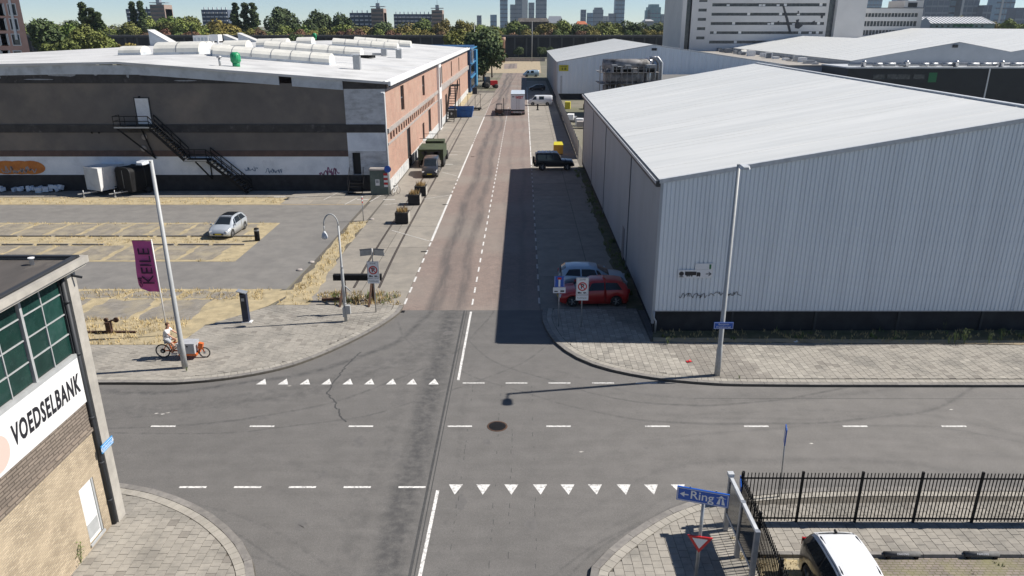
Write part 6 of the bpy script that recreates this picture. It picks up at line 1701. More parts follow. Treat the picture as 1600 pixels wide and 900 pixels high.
P('border', b, M['signwhite'], ps)
b = MB(); b.face([rp(-.62,0,.054),rp(-.49,-.085,.054),rp(-.49,.085,.054)]); panel(b,-.50,-.02,-.38,.02,.052,.054); P('arrow', b, M['signwhite'], ps)
ux = (cs, sn, 0); text('lettering', 'Ring', .37, M['signwhite'], ps, frameM(rp(-.02,.012,.056), ux, (0,0,1)), depth=.003, bold=.003)
b = MB(); b.face([rp(.38,-.14,.054),rp(.47,-.14,.054),rp(.475,.05,.054),rp(.44,.05,.054)]); b.face([rp(.52,-.14,.054),rp(.61,-.14,.054),rp(.55,.05,.054),rp(.515,.05,.054)]); panel(b,.37,.06,.62,.075,.052,.054); b.face([rp(.42,.08,.054),rp(.57,.08,.054),rp(.495,.15,.054)]); P('motorway_symbol', b, M['signwhite'], ps)
b = MB()
for x in (-.35,.35): panel(b, x-.02,-H2-.03,x+.02,H2+.03,-.03,0)
P('fixing_rail', b, M['galv'], ps)
c1 = AY(1090,843,ry); gz = c1[1]-.12
b = MB(); R3 = .40
def tri(b, r, d, d2=None):
    p = [(-r*.87,-.06-d,gz+r*.42),(r*.87,-.06-d,gz+r*.42),(0,-.06-d,gz-r*.95)]
    b.face([p[0],p[2],p[1]])
    if d2 is not None:
        q = [(x,-.06-d2,z) for x,_,z in p]; b.face([q[0],q[1],q[2]])
        for i in range(3): j=(i+1)%3; b.face([p[i],q[i],q[j],p[j]])
tri(b, R3, .04, 0); gw = P('give_way_panel', b, M['signred'], ps); b = MB(); tri(b, R3*.62, .043); q = P('white_centre', b, M['signwhite'], ps); q.parent = gw
gw.rotation_euler = (0,0,-.22)
# display case with two panels
dc = thing('display_board', 'grey metal display board with two dark glass panels beside the fence corner', 'notice board', (6.85,18.4,.12))
ptop = 2.0
ys_ = (19.67,18.40,17.05)
for yy in ys_:
    b = MB(); b.box(-.07,yy-18.4-.06,0,.07,yy-18.4+.06,ptop); P('post', b, M['signback'], dc)
for ya, yb_ in ((ys_[1],ys_[0]),(ys_[2],ys_[1])):
    b = MB(); b.box(-.05,ya-18.4+.07,ptop-.10,.05,yb_-18.4-.07,ptop+.0); P('top_frame', b, M['trim'], dc); b = MB(); b.box(-.05,ya-18.4+.07,.62,.05,yb_-18.4-.07,.70); P('bottom_frame', b, M['trim'], dc)
    b = MB(); b.box(-.035,ya-18.4+.07,.70,.035,yb_-18.4-.07,ptop-.10); P('glass_panel', b, M['glass_grey' if ya > 18 else 'glass'], dc)
b = MB(); b.box(-.09,ys_[0]-18.4-.02,ptop-.02,.09,ys_[0]-18.4+.16,ptop+.10); P('post_cap', b, M['trim'], dc)
# black bar fences
def fence(name, p0, p1, label, h=1.93, bays=4.0, gap=.115, z0=.1, first=True):
    L = hypot(p1[0]-p0[0], p1[1]-p0[1]); ang = math.atan2(p1[1]-p0[1], p1[0]-p0[0])
    t = thing(name, label, 'fence', (p0[0],p0[1],z0), ang, 'black bar fence sections round the yard')
    nb_ = max(1, round(L/1.90)); bay = L/nb_
    bar_me = MB().box(-.012,-.012,0,.012,.012,h-.10).mesh('bar', M['black']); post_me = MB().box(-.035,-.035,-.05,.035,.035,h).mesh('post', M['black'])
    for k in range(nb_+1): link('post', post_me, t, (k*bay,0,0))
    for k in range(nb_):
        x0, x1 = k*bay+.035, (k+1)*bay-.035
        for z in (.16, h-.25): b = MB(); b.box(x0,-.02,z-.02,x1,.02,z+.02); P('rail', b, M['black'], t)
        n = int(round((x1-x0)/gap))-1
        for i in range(1, n+1): link('bar', bar_me, t, (x0+(x1-x0)*i/(n+1),0,.05))
    return t
fence('bar_fence', (7.38,20.1), (26.4,19.98), 'long black bar fence along the pavement at lower right')
fence('bar_fence', (7.34,20.04), (7.12,14.0), 'short black bar fence running towards the camera behind the display board')
cs_ = thing('small_blue_plate', 'small blue plate hanging on the corner post of the black fence', 'sign', (7.36,20.05,1.75))
b = MB(); b.obox((-.12,-.18,-.05),(.03,.62,.26), rz=-.25); P('plate', b, M['signblue'], cs_); b = MB(); b.obox((-.14,-.18,-.05),(.006,.5,.05), rz=-.25); P('lettering_strip', b, M['signwhite'], cs_)
# thin pole with blue sign seen edge-on
bp_ = thing('parking_sign', 'blue sign seen almost edge-on atop a thin leaning pole behind the fence', 'road sign', (9.20,21.45,.12))
b = MB(); b.tube([(0,0,0),(-.09,0,2.72)], .025, 8); P('pole', b, M['galv'], bp_); b = MB(); b.obox((-.09,0,2.42),(.03,.40,.60), rz=-.27); P('panel', b, M['signblue'], bp_); bp_.rotation_euler = (0,0,.0)
b = MB(); b.obox((-.108,0,2.42),(.006,.16,.34), rz=-.27); P('symbol', b, M['signwhite'], bp_)
# wheel stops: black rubber tubes with white print
M['stopgrey'] = mat('weathered_rubber', (.15,.15,.145), (.09,.09,.088), 6, rough=.8)
def wstop(px0, px1, py, label):
    x0, y0 = G(px0,py); x1, _ = G(px1,py); t = thing('wheel_stop', label, 'wheel stop', ((x0+x1)/2,y0,.12), 0, 'rubber wheel stops in the yard'); L = (x1-x0)/2
    b = MB(); b.lathe([(.05,-L),(.085,-L),(.085,L),(.05,L)], (0,0,.03), 14, axis='x', cap=False); P('tube', b, M['stopgrey'], t)
    b = MB(); b.lathe([(.05,-L),(.05,L)], (0,0,.03), 10, axis='x'); P('core', b, M['dark'], t)
    text('lettering', 'PARKING', .085, M['signwhite'], t, frameM((0,-.075,.085),(1,0,0),(0,.6,.8)), depth=.001)
    b = MB(); 
    for x in (-L*.8, L*.8): b.box(x-.05,-.1,-.09,x+.05,.1,.0)
    P('foot', b, M['black'], t)
wstop(1380,1435,872,'black rubber wheel stop on the yard paving nearest the white car')
wstop(1505,1558,872,'black rubber wheel stop on the yard paving at the right edge')
# parking meter
mx_, my_ = G(386,506)
pm_ = thing('parking_meter', 'dark blue parking ticket machine with slanted solar top on the pavement', 'parking meter', (mx_,my_,.12))
M['dkblue'] = mat('dark_blue_metal', (.015,.025,.06), rough=.4)
b = MB(); b.box(-.17,-.13,.04,.17,.13,1.62); P('body', b, M['dkblue'], pm_)
b = MB(); b.box(-.13,-.14,.75,.10,-.132,1.50); P('front_panel', b, M['gutter'], pm_)
b = MB(); b.box(-.10,-.15,1.25,.06,-.141,1.42); P('screen', b, M['signback'], pm_)
b = MB(); b.obox((-.06,0,1.76),(.52,.40,.05), ry=.28); P('solar_panel', b, M['signback'], pm_)
b = MB(); b.obox((-.02,0,1.68),(.30,.24,.10)); P('head', b, M['black'], pm_)
b = MB(); b.box(-.22,-.18,0,.30,.18,.04); P('base_plate', b, M['white'], pm_)
# bollard by the island
bx, by = G(402.5,376)
b = MB(); b.lathe([(.19,0),(.19,.9),(.17,.98),(.05,1.02)], n=14); o = tag(P('waste_post', b, M['black']), 'short black cylinder bollard with grey cap at the tip of the parked bays', 'bollard'); o.location = (bx,by,0)
b = MB(); b.lathe([(.195,.78),(.195,.9)], n=14, cap=False); P('band', b, M['galv'], o)
# thin red-white post
px_, py_ = G(568,345); t = thing('marker_post', 'thin grey post with red and white top at the straw verge', 'post', (px_,py_,0))
b = MB(); b.tube([(0,0,0),(0,0,1.95)], .035, 8); P('pole', b, M['galv'], t)
for k in range(4): b = MB(); b.tube([(0,0,1.5+k*.15),(0,0,1.64+k*.15)], .05, 8); P('band', b, M['signred' if k % 2 == 0 else 'signwhite'], t)
# utility cabinet
cx_, cy_ = -12.75, 70.35
M['cabgreen'] = mat('grey_green_cabinet', (.11,.145,.125), (.085,.115,.10), 1.5, rough=.6, stain=(.2,.22,.2), sscale=2, samt=.4)
cb = thing('utility_cabinet', 'tall grey-green utility cabinet with white notices at the warehouse corner', 'cabinet', (cx_,cy_,0))
b = MB(); b.box(-.85,-.45,0,.85,.45,2.35); P('housing', b, M['cabgreen'], cb); b = MB(); b.box(-.92,-.52,2.35,.92,.52,2.48); P('lid', b, M['lband'], cb)
for x in (-.43,.43): b = MB(); b.box(x-.39,-.475,.15,x+.39,-.455,2.25); P('door', b, M['cabgreen'], cb)
b = MB(); b.box(-.35,-.49,.9,.05,-.478,1.5); P('notice', b, M['signwhite'], cb); b = MB(); b.box(-.30,-.494,1.15,-.02,-.492,1.42); P('print', b, M['signback'], cb)
# round blue sign and red-white guard at the corner
t = thing('round_blue_sign', 'round blue sign with red and white guard board at the warehouse corner', 'road sign', (-11.75,69.3,0))
b = MB(); b.tube([(0,0,0),(0,0,2.9)], .035, 8); P('pole', b, M['galv'], t); b = MB(); b.lathe([(.33,0),(.33,.03)], (0,-.07,2.6), 18, axis='y'); P('disc', b, M['signblue'], t)
for k in range(6): b = MB(); b.box(-.42,-.06,.9+k*.22,-.06,-.03,1.1+k*.22); P('board_stripe', b, M['signred' if k % 2 else 'signwhite'], t)
# parked bicycle at the corner
def bicycle_simple(loc, rz, label):
    t = thing('bicycle', label, 'bicycle', loc, rz)
    for x in (-.52,.52):
        b = MB(); b.tube([(x+cos(a_)*.34,0,.34+sin(a_)*.34) for a_ in [2*pi*i/20 for i in range(21)]], .018, 5, cap=False); P('wheel', b, M['rubber'], t)
    b = MB()
    for a_, c_ in (((-.52,0,.34),(-.12,0,.34)),((-.12,0,.34),(-.2,0,.85)),((-.2,0,.75),(.38,0,.80)),((-.12,0,.34),(.38,0,.72)),((.52,0,.34),(.36,0,.95)),((-.52,0,.34),(-.2,0,.75))): b.bar(a_,c_,.035)
    P('frame', b, M['white'], t); b = MB(); b.bar((.36,-.28,1.0),(.36,.28,1.0),.03); P('handlebar', b, M['steel'], t); b = MB(); b.obox((-.22,0,.90),(.26,.14,.06)); P('saddle', b, M['black'], t)
bicycle_simple((-11.2,69.9,.0), 1.2, 'white bicycle leaning at the corner of the brick warehouse')
# planters
M['planter'] = mat('black_planter', (.035,.033,.032), (.022,.021,.02), 2, rough=.85)
M['drystalk'] = mat('dry_stalks', (.36,.24,.10), rough=.9, isl=.45); M['greenstalk'] = mat('weed_leaves', (.13,.17,.05), rough=.9, isl=.45); M['strawblade'] = mat('straw_blades', (.50,.39,.19), rough=.95, isl=.4)
def tuft(b, x, y, z, r, h, n, R, w_=.02):
    for _ in range(n):
        a_ = R.uniform(0,2*pi); rr = r*sqrt(R.random()); px, py = x+cos(a_)*rr, y+sin(a_)*rr; hh = h*R.uniform(.4,1); lx, ly = R.uniform(-.5,.5)*hh, R.uniform(-.5,.5)*hh
        d = R.uniform(0,pi); ex, ey = cos(d)*w_, sin(d)*w_
        b.face([(px-ex,py-ey,z),(px+ex,py+ey,z),(px+lx,py+ly,z+hh)])
def planter(px, py, label, seed):
    x, y = G(px, py); t = thing('planter', label, 'planter', (x, y+.55, 0), -.02, 'planters on the concrete lane')
    s = .52
    b = MB(); b.box(-s,-s,.06,s,s,.92); P('box', b, M['planter'], t)
    for k in range(3): b = MB(); b.box(-s-.02,-s-.02,.10+k*.28,s+.02,-s-.001,.34+k*.28); P('plank', b, M['planter'], t)
    b = MB(); b.box(s+.001,-s,.08,s+.03,s,.92); P('pale_side', b, M['vconc'], t)
    b = MB(); b.box(-s-.03,-s-.03,.9,s+.03,s+.03,.95); P('rim', b, M['planter'], t)
    R = random.Random(seed); b = MB(); tuft(b,0,0,.92,.45,.55,130,R,.03); P('dry_plants', b, M['drystalk'], t, kind='stuff')
    b = MB(); tuft(b,.05,0,.92,.4,.4,60,R,.03); P('green_plants', b, M['strawblade'], t, kind='stuff')
planter(628,350.5,'square black planter nearest the camera on the concrete lane', 1)
planter(647,321,'middle square black planter on the concrete lane', 2)
planter(657,307,'rear square black planter on the concrete lane', 3)
# buffer stop
bs = thing('buffer_stop', 'black timber buffer stop at the end of the rails', 'buffer stop', (-9.2,41.0,0))
ba, bb_ = AY(521,433,41.0), AY(596,430,41.0)
b = MB(); b.box(ba[0]+9.2,-.15,ba[1]-.17,bb_[0]+9.2,.15,ba[1]+.17); P('beam', b, M['black'], bs)
for x in (-.72,.95): b = MB(); b.bar((x,0,0),(x,0,ba[1]),.16,.2); b.bar((x,0,ba[1]-.1),(x+.0,-1.5,0.05),.10,.12); P('post', b, M['rust'], bs)
b = MB(); b.bar((-1.9,-.7,.3),(-.7,-.7,.36),.14); P('old_rail', b, M['rust'], bs)
# old coupling in the grass
x, y = G(172,520); cp = thing('rail_coupling', 'rusty hand lever of a disused rail switch in the dry grass', 'switch lever', (x,y,0))
b = MB(); b.box(-.13,-.12,0,.13,.12,.62); b.bar((-.2,0,.55),(.35,0,.75),.08); b.lathe([(.14,0),(.14,.1)],(.42,0,.72),10,axis='y'); b.lathe([(.11,0),(.11,.1)],(-.12,0,.72),10,axis='y'); P('lever_stand', b, M['rust'], cp)
b = MB(); b.box(-1.4,-.06,0,1.4,.06,.10); P('rail_piece', b, M['rust'], cp)
# flag
fxp, fyp = G(268,528); fl = thing('feather_flag', 'magenta beach flag with KEILE lettering on a white mast', 'flag', (-18.15,35.7,0))
b = MB(); b.tube([(0,0,0),(0,0,5.25)], [.04,.028], 8); P('mast', b, M['white'], fl)
M['magenta'] = mat('magenta_cloth', (.58,.11,.33), (.50,.085,.28), 1.5, rough=.8)
b = MB(); NZ = 14; NX = 5
def fp(u, v):
    z = 2.45+v*2.72; wdt = .98 if v > .14 else .98*(.52+.48*sqrt(max(0,1-((.14-v)/.14)**2)))
    return (-.04-u*wdt, .07*sin(v*6+u*3)*u, z - .0*u)
for i in range(NX):
    for j in range(NZ): b.face([fp(i/NX,j/NZ),fp(i/NX,(j+1)/NZ),fp((i+1)/NX,(j+1)/NZ),fp((i+1)/NX,j/NZ)], 0, True)
P('cloth', b, M['magenta'], fl)
M['aub'] = mat('dark_aubergine_print', (.05,.015,.05), rough=.8)
text('lettering', 'KEILE', .86, M['aub'], fl, frameM((-.42,-.085,3.85),(0,0,1),(-1,0,0)), depth=.012, xs=.96)
text('lettering', 'CAFÉ', .22, M['aub'], fl, frameM((-.86,-.085,3.0),(0,0,1),(-1,0,0)), depth=.012)
b = MB(); b.bar((.03,0,5.2),(-.99,0,5.19),.03); P('top_bar', b, M['aub'], fl)
# ------------------------------------------------------------ cargo bike and rider
bk_ = thing('cargo_bike', 'orange electric cargo bike with grey flat-lidded box on the pavement', 'cargo bike', (-16.05,32.75,.12))
M['orange'] = mat('orange_paint', (.62,.14,.025), rough=.4, coat=.3); M['boxgrey'] = mat('grey_box', (.42,.43,.45), (.36,.37,.39), 3, rough=.5)
def wheel(x, r, nm):
    b = MB(); b.tube([(x+cos(a_)*r,0,r+sin(a_)*r) for a_ in [2*pi*i/28 for i in range(29)]], .028, 6, cap=False); w_ = P('wheel', b, M['rubber'], bk_)
    b = MB(); b.tube([(x+cos(a_)*r*.9,0,r+sin(a_)*r*.9) for a_ in [2*pi*i/28 for i in range(29)]], .012, 4, cap=False); q = P('rim', b, M['steel'], bk_); q.parent = w_
    b = MB()
    for k in range(12): a_ = pi*k/6; b.bar((x,0,r),(x+cos(a_)*r*.9,0,r+sin(a_)*r*.9),.006)
    b.lathe([(.05,-.05),(.05,.05)],(x,0,r),10,axis='y'); q = P('spokes', b, M['galv'], bk_); q.parent = w_
wheel(-.96,.335,'rear'); wheel(1.06,.255,'front')
b = MB()
for a_, c_, w_ in (((-.96,.0,.335),(-.50,0,.36),.05),((-.50,0,.36),(-.66,0,.86),.05),((-.66,0,.75),(-.96,0,.335),.035),((-.62,0,.72),(-.12,0,.80),.05),((-.50,0,.36),(-.08,0,.62),.05),((-.06,0,.92),(-.14,0,.35),.055),((-.50,0,.36),(-.1,0,.34),.06),((-.15,0,.24),(.75,0,.24),.07),((.75,0,.24),(.90,0,.70),.06),((.90,0,.72),(1.06,0,.255),.05)): b.bar(a_, c_, w_)
P('frame', b, M['orange'], bk_)
b = MB(); b.box(-.08,-.30,.20,.78,.30,.31); P('box_tray', b, M['orange'], bk_)
b = MB(); b.box(-.10,-.30,.315,.72,.30,.80); P('cargo_box', b, M['boxgrey'], bk_)
b = MB(); b.box(-.12,-.32,.80,.74,.32,.84); P('box_lid', b, M['boxgrey'], bk_)
b = MB(); b.box(.35,-.305,.66,.42,-.301,.73); P('box_lock', b, M['black'], bk_)
b = MB(); b.obox((.92,0,.62),(.22,.18,.30), ry=.25); P('front_fairing', b, M['orange'], bk_)
b = MB(); b.tube([(-.06,0,.92),(-.09,0,1.12)], .02, 6); b.tube([(-.24,-.28,1.10),(-.10,-.20,1.14),(-.08,0,1.13),(-.10,.20,1.14),(-.24,.28,1.10)], .014, 6); P('handlebar', b, M['black'], bk_)
b = MB(); b.obox((-.70,0,.93),(.27,.16,.06)); b.tube([(-.66,0,.8),(-.69,0,.91)],.016,6); P('saddle', b, M['black'], bk_)
b = MB(); b.lathe([(.09,-.04),(.09,.04)],(-.50,0,.34),14,axis='y'); b.bar((-.50,-.08,.34),(-.44,-.08,.20),.03); b.bar((-.50,.08,.34),(-.56,.08,.48),.03); b.box(-.50,-.15,.185,-.38,-.05,.205); b.box(-.62,.05,.475,-.5,.15,.495); P('crank', b, M['black'], bk_)
b = MB(); b.lathe([(.12,-.03),(.12,.03)],(-.96,0,.335),14,axis='y'); P('hub_gear', b, M['black'], bk_)
b = MB(); b.bar((.05,-.05,.22),(.15,-.22,.03),.04); b.bar((.05,.05,.22),(.15,.22,.03),.04); P('centre_stand', b, M['black'], bk_)
def skin(name, verts, edges, radii, m, parent, sub=1, root=0):
    me = bpy.data.meshes.new(name); me.from_pydata(verts, edges, []); o = bpy.data.objects.new(name, me); COL.objects.link(o)
    md = o.modifiers.new('s', 'SKIN'); 
    for i, r in enumerate(radii):
        sv_ = me.skin_vertices[0].data[i]; sv_.radius = (r, r) if not isinstance(r, tuple) else r; sv_.use_root = (i == root)
    md.use_smooth_shade = True
    s2 = o.modifiers.new('u', 'SUBSURF'); s2.levels = sub; s2.render_levels = sub
    dg = bpy.context.evaluated_depsgraph_get(); nm = bpy.data.meshes.new_from_object(o.evaluated_get(dg)); bpy.data.objects.remove(o)
    nm.materials.clear(); nm.materials.append(m); nm.name = name
    for p in nm.polygons: p.use_smooth = True
    return link(name, nm, parent)
M['skin'] = mat('skin', (.50,.27,.18), rough=.55); M['shirt'] = mat('white_shirt', (.72,.72,.72), (.6,.61,.63), 5, rough=.9); M['shorts'] = mat('pale_grey_shorts', (.38,.40,.43), rough=.9); M['hair'] = mat('brown_hair', (.09,.045,.025), rough=.9)
per = thing('person', 'person in white shirt and pale shorts riding the orange cargo bike', 'person', (-16.05,32.75,.12))
V = {'pel':(-.70,0,1.02),'sp':(-.67,0,1.20),'ch':(-.60,0,1.40),'nk':(-.56,0,1.55),'hd':(-.52,0,1.68),'ht':(-.51,0,1.80)}
vs = []; es = []; rs = []
def av(p, r, par=None):
    vs.append(p); rs.append(r)
    if par is not None: es.append((par, len(vs)-1))
    return len(vs)-1
p0 = av(V['pel'], (.13,.16)); p1 = av(V['sp'], (.105,.14), p0); p2 = av(V['ch'], (.11,.165), p1); p3 = av(V['nk'], .055, p2); p4 = av((-.525,0,1.64), .085, p3); p5 = av(V['ht'], .075, p4)
nose = av((-.42,0,1.68), .018, p4)
for s_ in (1,-1):
    a = av((-.58,s_*.19,1.45), .058, p2); c = av((-.40,s_*.25,1.26), .043, a); d = av((-.22,s_*.27,1.13), .034, c); h_ = av((-.15,s_*.27,1.10), .036, d)
    for k, (ox, oz, ln) in enumerate(((.0,.0,.06),(.0,.015,.065),(.0,.03,.06),(.0,-.015,.05))):
        f1 = av((-.11,s_*(.255+.018*(k-1.5)),1.115+oz*.3), .010, h_); f2 = av((-.085,s_*(.255+.018*(k-1.5)),1.085), .009, f1)
    th_ = av((-.13,s_*.235,1.125), .011, h_); av((-.10,s_*.225,1.11), .009, th_)
    hip = av((-.64,s_*.10,.98), .095, p0)
    if s_ < 0: kn = av((-.32,s_*.13,.72), .062, hip); an = av((-.47,s_*.12,.30), .040, kn); ft = av((-.45,s_*.12,.24), .040, an); toe = av((-.30,s_*.12,.225), .030, ft)
    else: kn = av((-.28,s_*.13,.90), .062, hip); an = av((-.57,s_*.12,.57), .040, kn); ft = av((-.58,s_*.12,.52), .040, an); toe = av((-.44,s_*.12,.505), .030, ft)
skin('body', vs, es, rs, M['skin'], per, 1)
vs = []; es = []; rs = []
q0 = av((-.71,0,.99), (.145,.175)); q1 = av((-.68,0,1.20), (.13,.165), q0); q2 = av((-.605,0,1.41), (.128,.185), q1); q3 = av((-.57,0,1.50), (.07,.09), q2)
for s_ in (1,-1): a = av((-.575,s_*.20,1.45), .078, q2); c = av((-.46,s_*.24,1.32), .066, a)
skin('shirt', vs, es, rs, M['shirt'], per, 1)
vs = []; es = []; rs = []
q0 = av((-.70,0,.985), (.15,.18))
for s_ in (1,-1):
    hp = av((-.63,s_*.10,.97), .112, q0); av((-.42,s_*.125,.80 if s_ < 0 else .93), .088, hp)
skin('shorts', vs, es, rs, M['shorts'], per, 1)
b = MB(); b.lathe([(.03,1.80),(.075,1.785),(.095,1.74),(.094,1.70),(.07,1.64)], (-.545,0,.025), 14); P('hair', b, M['hair'], per)
for s_ in (-1,1):
    b = MB(); b.obox((-.455,s_*.032,1.705),(.012,.018,.010)); P('eye', b, M['signdark'], per)
    b = MB(); b.obox((-.52,s_*.086,1.68),(.035,.016,.05)); P('ear', b, M['skin'], per)
    b = MB(); b.obox((-.37 if s_ < 0 else -.51, s_*.12, .232 if s_ < 0 else .512),(.27,.095,.075)); P('shoe', b, M['white'], per)
b = MB(); b.obox((-.438,0,1.645),(.01,.04,.008)); P('mouth', b, M['signred'], per)
# street-side fence along the shaded lane (beyond the off-road car)
fc = thing('yard_fence', 'grey mesh fence with boards along the lane between the two metal warehouses', 'fence', (8.0,92,0))
pa, pb = (8.05,90), (9.7,166)
n = 26
for k in range(n+1):
    x = pa[0]+(pb[0]-pa[0])*k/n; y = pa[1]+(pb[1]-pa[1])*k/n
    b = MB(); b.box(x-.06,y-.06,0,x+.06,y+.06,2.3); P('post', b, M['galv'], fc, True)
    if k < n:
        x2 = pa[0]+(pb[0]-pa[0])*(k+1)/n; y2 = pa[1]+(pb[1]-pa[1])*(k+1)/n
        b = MB(); b.face([(x,y+.06,.1),(x2,y2-.06,.1),(x2,y2-.06,2.1),(x,y+.06,2.1)]); b.face([(x+.04,y+.06,.1),(x2+.04,y2-.06,.1),(x2+.04,y2-.06,2.1),(x+.04,y+.06,2.1)][::-1]); P('fence_panel', b, M['signback'], fc, True)
pf = thing('slab_pile', 'heap of pale pallets and boards stacked in the yard between the warehouses', 'pallets', (12,100,0))
R = random.Random(5)
for k in range(14):
    b = MB(); x, y = R.uniform(9.2,18), R.uniform(92,150); 
    b.obox((x,y,R.uniform(.3,.9)),(R.uniform(1,2.6),R.uniform(1,2.4),R.uniform(.5,1.6)), R.uniform(-.3,.3)); P('pallet_stack', b, M[R.choice(('lband','galv','yellow','black','lrustb','white'))], pf, True)
# litter
R = random.Random(11)
for px, py, lab in ((12,291,'white plastic bags at the left end of the gable wall'),(50,287,'pale rubbish bags left of the standing white bag'),(78,287,'upright white rubbish bag against the plinth'),(100,290,'small blue-white rubbish beside the upright bag'),(122,288,'crumpled grey sheet left of the white trailer')):
    x, y = G(px,py); y = min(y, 71.2); b = MB()
    for k in range(5): b.obox((R.uniform(-.7,.7),R.uniform(-.3,.3),.2+R.uniform(0,.3)),(R.uniform(.2,.6),R.uniform(.2,.5),R.uniform(.15,.6)),R.uniform(0,3),rx=R.uniform(-.6,.6))
    solo('rubbish_bag', b, M['lpaint'], lab, 'rubbish', (x,y,0), group='rubbish along the gable')
for px, py, mk, s_, lab in ((1076,569,'signred',.16,'crumpled red litter on the dark tiles before the warehouse'),(1243,538,'white',.12,'white litter at the weedy edge right of the lamp post')):
    x, y = G(px,py); b = MB(); b.obox((0,0,.02),(s_*1.6,s_,.02),.3); b.obox((.05,.02,.05),(s_,s_*.6,.015),1.0,rx=.5); solo('litter', b, M[mk], lab, 'litter', (x,y,.13))
# pipe/stones on the straw verge
for px, py in ((487,410),(468,422),(581,343)):
    x, y = G(px,py); b = MB(); b.lathe([(.22,0),(.19,.06),(.08,.10)], n=9); solo('pale_stone', b, M['lband'], {487:'pale stone on the straw verge, the higher of two',468:'pale stone on the straw verge, the lower of two',581:'pale stone beside the thin red and white post'}[px], 'stone', (x,y,0))
# ------------------------------------------------------------ loose vegetation, stuff
R = random.Random(3)
def scatter(name, regs, dens, h, r, mk, n=5, z=0.0, w_=.018, clump=None):
    b = MB()
    for (x0,y0,x1,y1) in regs:
        cnt = int(abs(x1-x0)*abs(y1-y0)*dens)
        for _ in range(cnt):
            x, y = R.uniform(x0,x1), R.uniform(y0,y1)
            if clump and sin(x*1.7+2*sin(y*.9))*sin(y*1.3+1.5*sin(x*.7)) < clump: continue
            tuft(b, x, y, z, r, h, n, R, w_)
    o = P(name, b, M[mk]); o['kind'] = 'stuff'; return o
def inquad(pA, pB, dens, h, r, mk, n, z=0, w_=.018, name='dry_grass'):
    b = MB(); m_ = len(pA)-1; ar = 0
    for i in range(m_):
        q = [pA[i],pB[i],pB[i+1],pA[i+1]]; a_ = abs(area(q))
        for _ in range(int(a_*dens)):
            u, v = R.random(), R.random()
            x = (q[0][0]*(1-u)+q[1][0]*u)*(1-v)+(q[3][0]*(1-u)+q[2][0]*u)*v; y = (q[0][1]*(1-u)+q[1][1]*u)*(1-v)+(q[3][1]*(1-u)+q[2][1]*u)*v
            tuft(b, x, y, z, r, h, n, R, w_)
    o = P(name, b, M[mk]); o['kind'] = 'stuff'; return o
inquad([G(548,348),G(500,408),G(432,478)], [G(573,347),G(538,386),G(478,478)], 6, .28, .2, 'strawblade', 6, .01)
scatter('dry_grass', [(-36,34.4,-17.8,38.1),(-36,41.0,-15,42.8)], 7, .26, .2, 'strawblade', 6, 0)
scatter('dry_grass', [(-50,52.3,-19.6,55.2),(-50,48.6,-19.6,49.1),(-50,58.5,-19.6,59.2)], 3.5, .2, .22, 'strawblade', 5, 0, clump=-.4)
scatter('dry_grass', [(-60,66.0,-21,68.5)], 2.5, .2, .22, 'strawblade', 5, 0)
scatter('weeds', [(-11.1,40.25,-6.9,42.0)], 5, .40, .18, 'greenstalk', 9, 0, .025, clump=-.5)
scatter('weeds', [(-10.8,40.25,-7.4,41.8)], 4, .50, .2, 'drystalk', 7, 0, .025, clump=-.3)
scatter('dry_grass', [(-11.6,40.15,-6.6,42.4)], 10, .22, .18, 'strawblade', 8, 0, .022)
scatter('weeds', [(7.8,34.9,34,36.0)], 3, .28, .15, 'greenstalk', 6, .12, .03, clump=.1); scatter('dry_grass', [(7.8,34.7,34,36.0)], 5, .22, .15, 'strawblade', 6, .12, .02)
scatter('dry_grass', [(7.5,34.35,30,34.9)], 7, .10, .10, 'strawblade', 5, .12, .015)
scatter('weeds', [(6.9,40,7.9,84)], 3.5, .35, .15, 'greenstalk', 7, 0, .03, clump=-.2)
for x in (17.9,18.5,19.3,21.5,22.6,24.0,16.6):
    pass
def weed(x, y, z, s_, lab, mk='greenstalk'):
    t = thing('weed', lab, 'plant', (x,y,z)); b = MB()
    for k in range(5):
        a_ = 2*pi*k/5; b.bar((0,0,0),(cos(a_)*.15*s_,sin(a_)*.15*s_,s_*R.uniform(.5,1)),.012)
    P('stem', b, M[mk], t); b = MB()
    for k in range(60):
        a_ = R.uniform(0,2*pi); rr = R.uniform(.02,.28)*s_; z_ = R.uniform(.15,1.0)*s_; d = R.uniform(0,2*pi); l = .09*s_
        b.face([(cos(a_)*rr,sin(a_)*rr,z_),(cos(a_)*rr+cos(d)*l,sin(a_)*rr+sin(d)*l,z_+l*.4),(cos(a_)*rr+cos(d+.7)*l,sin(a_)*rr+sin(d+.7)*l,z_+l*.1)])
    P('leaves', b, M[mk], t, kind='stuff')
for px, py, s_, lab in ((1482,537,.45,'low weed at the edge of the weedy strip, left of the tall one'),(1506,537,.85,'tall leafy weed standing at the edge of the weedy strip'),(1491,537,.6,'slender weed between the low and the tall one'),(1545,537,.6,'weed right of the tall leafy one'),(1564,533,.7,'weed nearest the right frame edge on the strip'),(1474,515,.7,'shaded weed close to the black plinth'),(1043,538,.4,'small weed on the sandy edge beside the pavement')):
    weed(*G(px,py,.12), .12, s_, lab)
for px, py, s_, lab in ((127,880,.75,'tall weed growing against the tan brick wall left of the door'),(190,805,.22,'moss and weeds at the foot of the corner pilaster'),(292,580,.22,'small green weed round the foot of the tall lamp post'),(110,893,.3,'low weeds between wall and paving at the bottom left'),(1155,592,.18,'small weed on the pavement right of the tall lamp post')):
    weed(*G(px,py,.12), .12, s_, lab)
scatter('weeds', [(8.8,15.6,17.5,18.3),(7.5,19.7,17,19.95)], 5, .10, .09, 'greenstalk', 6, .03, .012, clump=.25)
scatter('dry_grass', [(7.45,17.4,8.6,18.4)], 40, .10, .1, 'strawblade', 6, .04, .01)
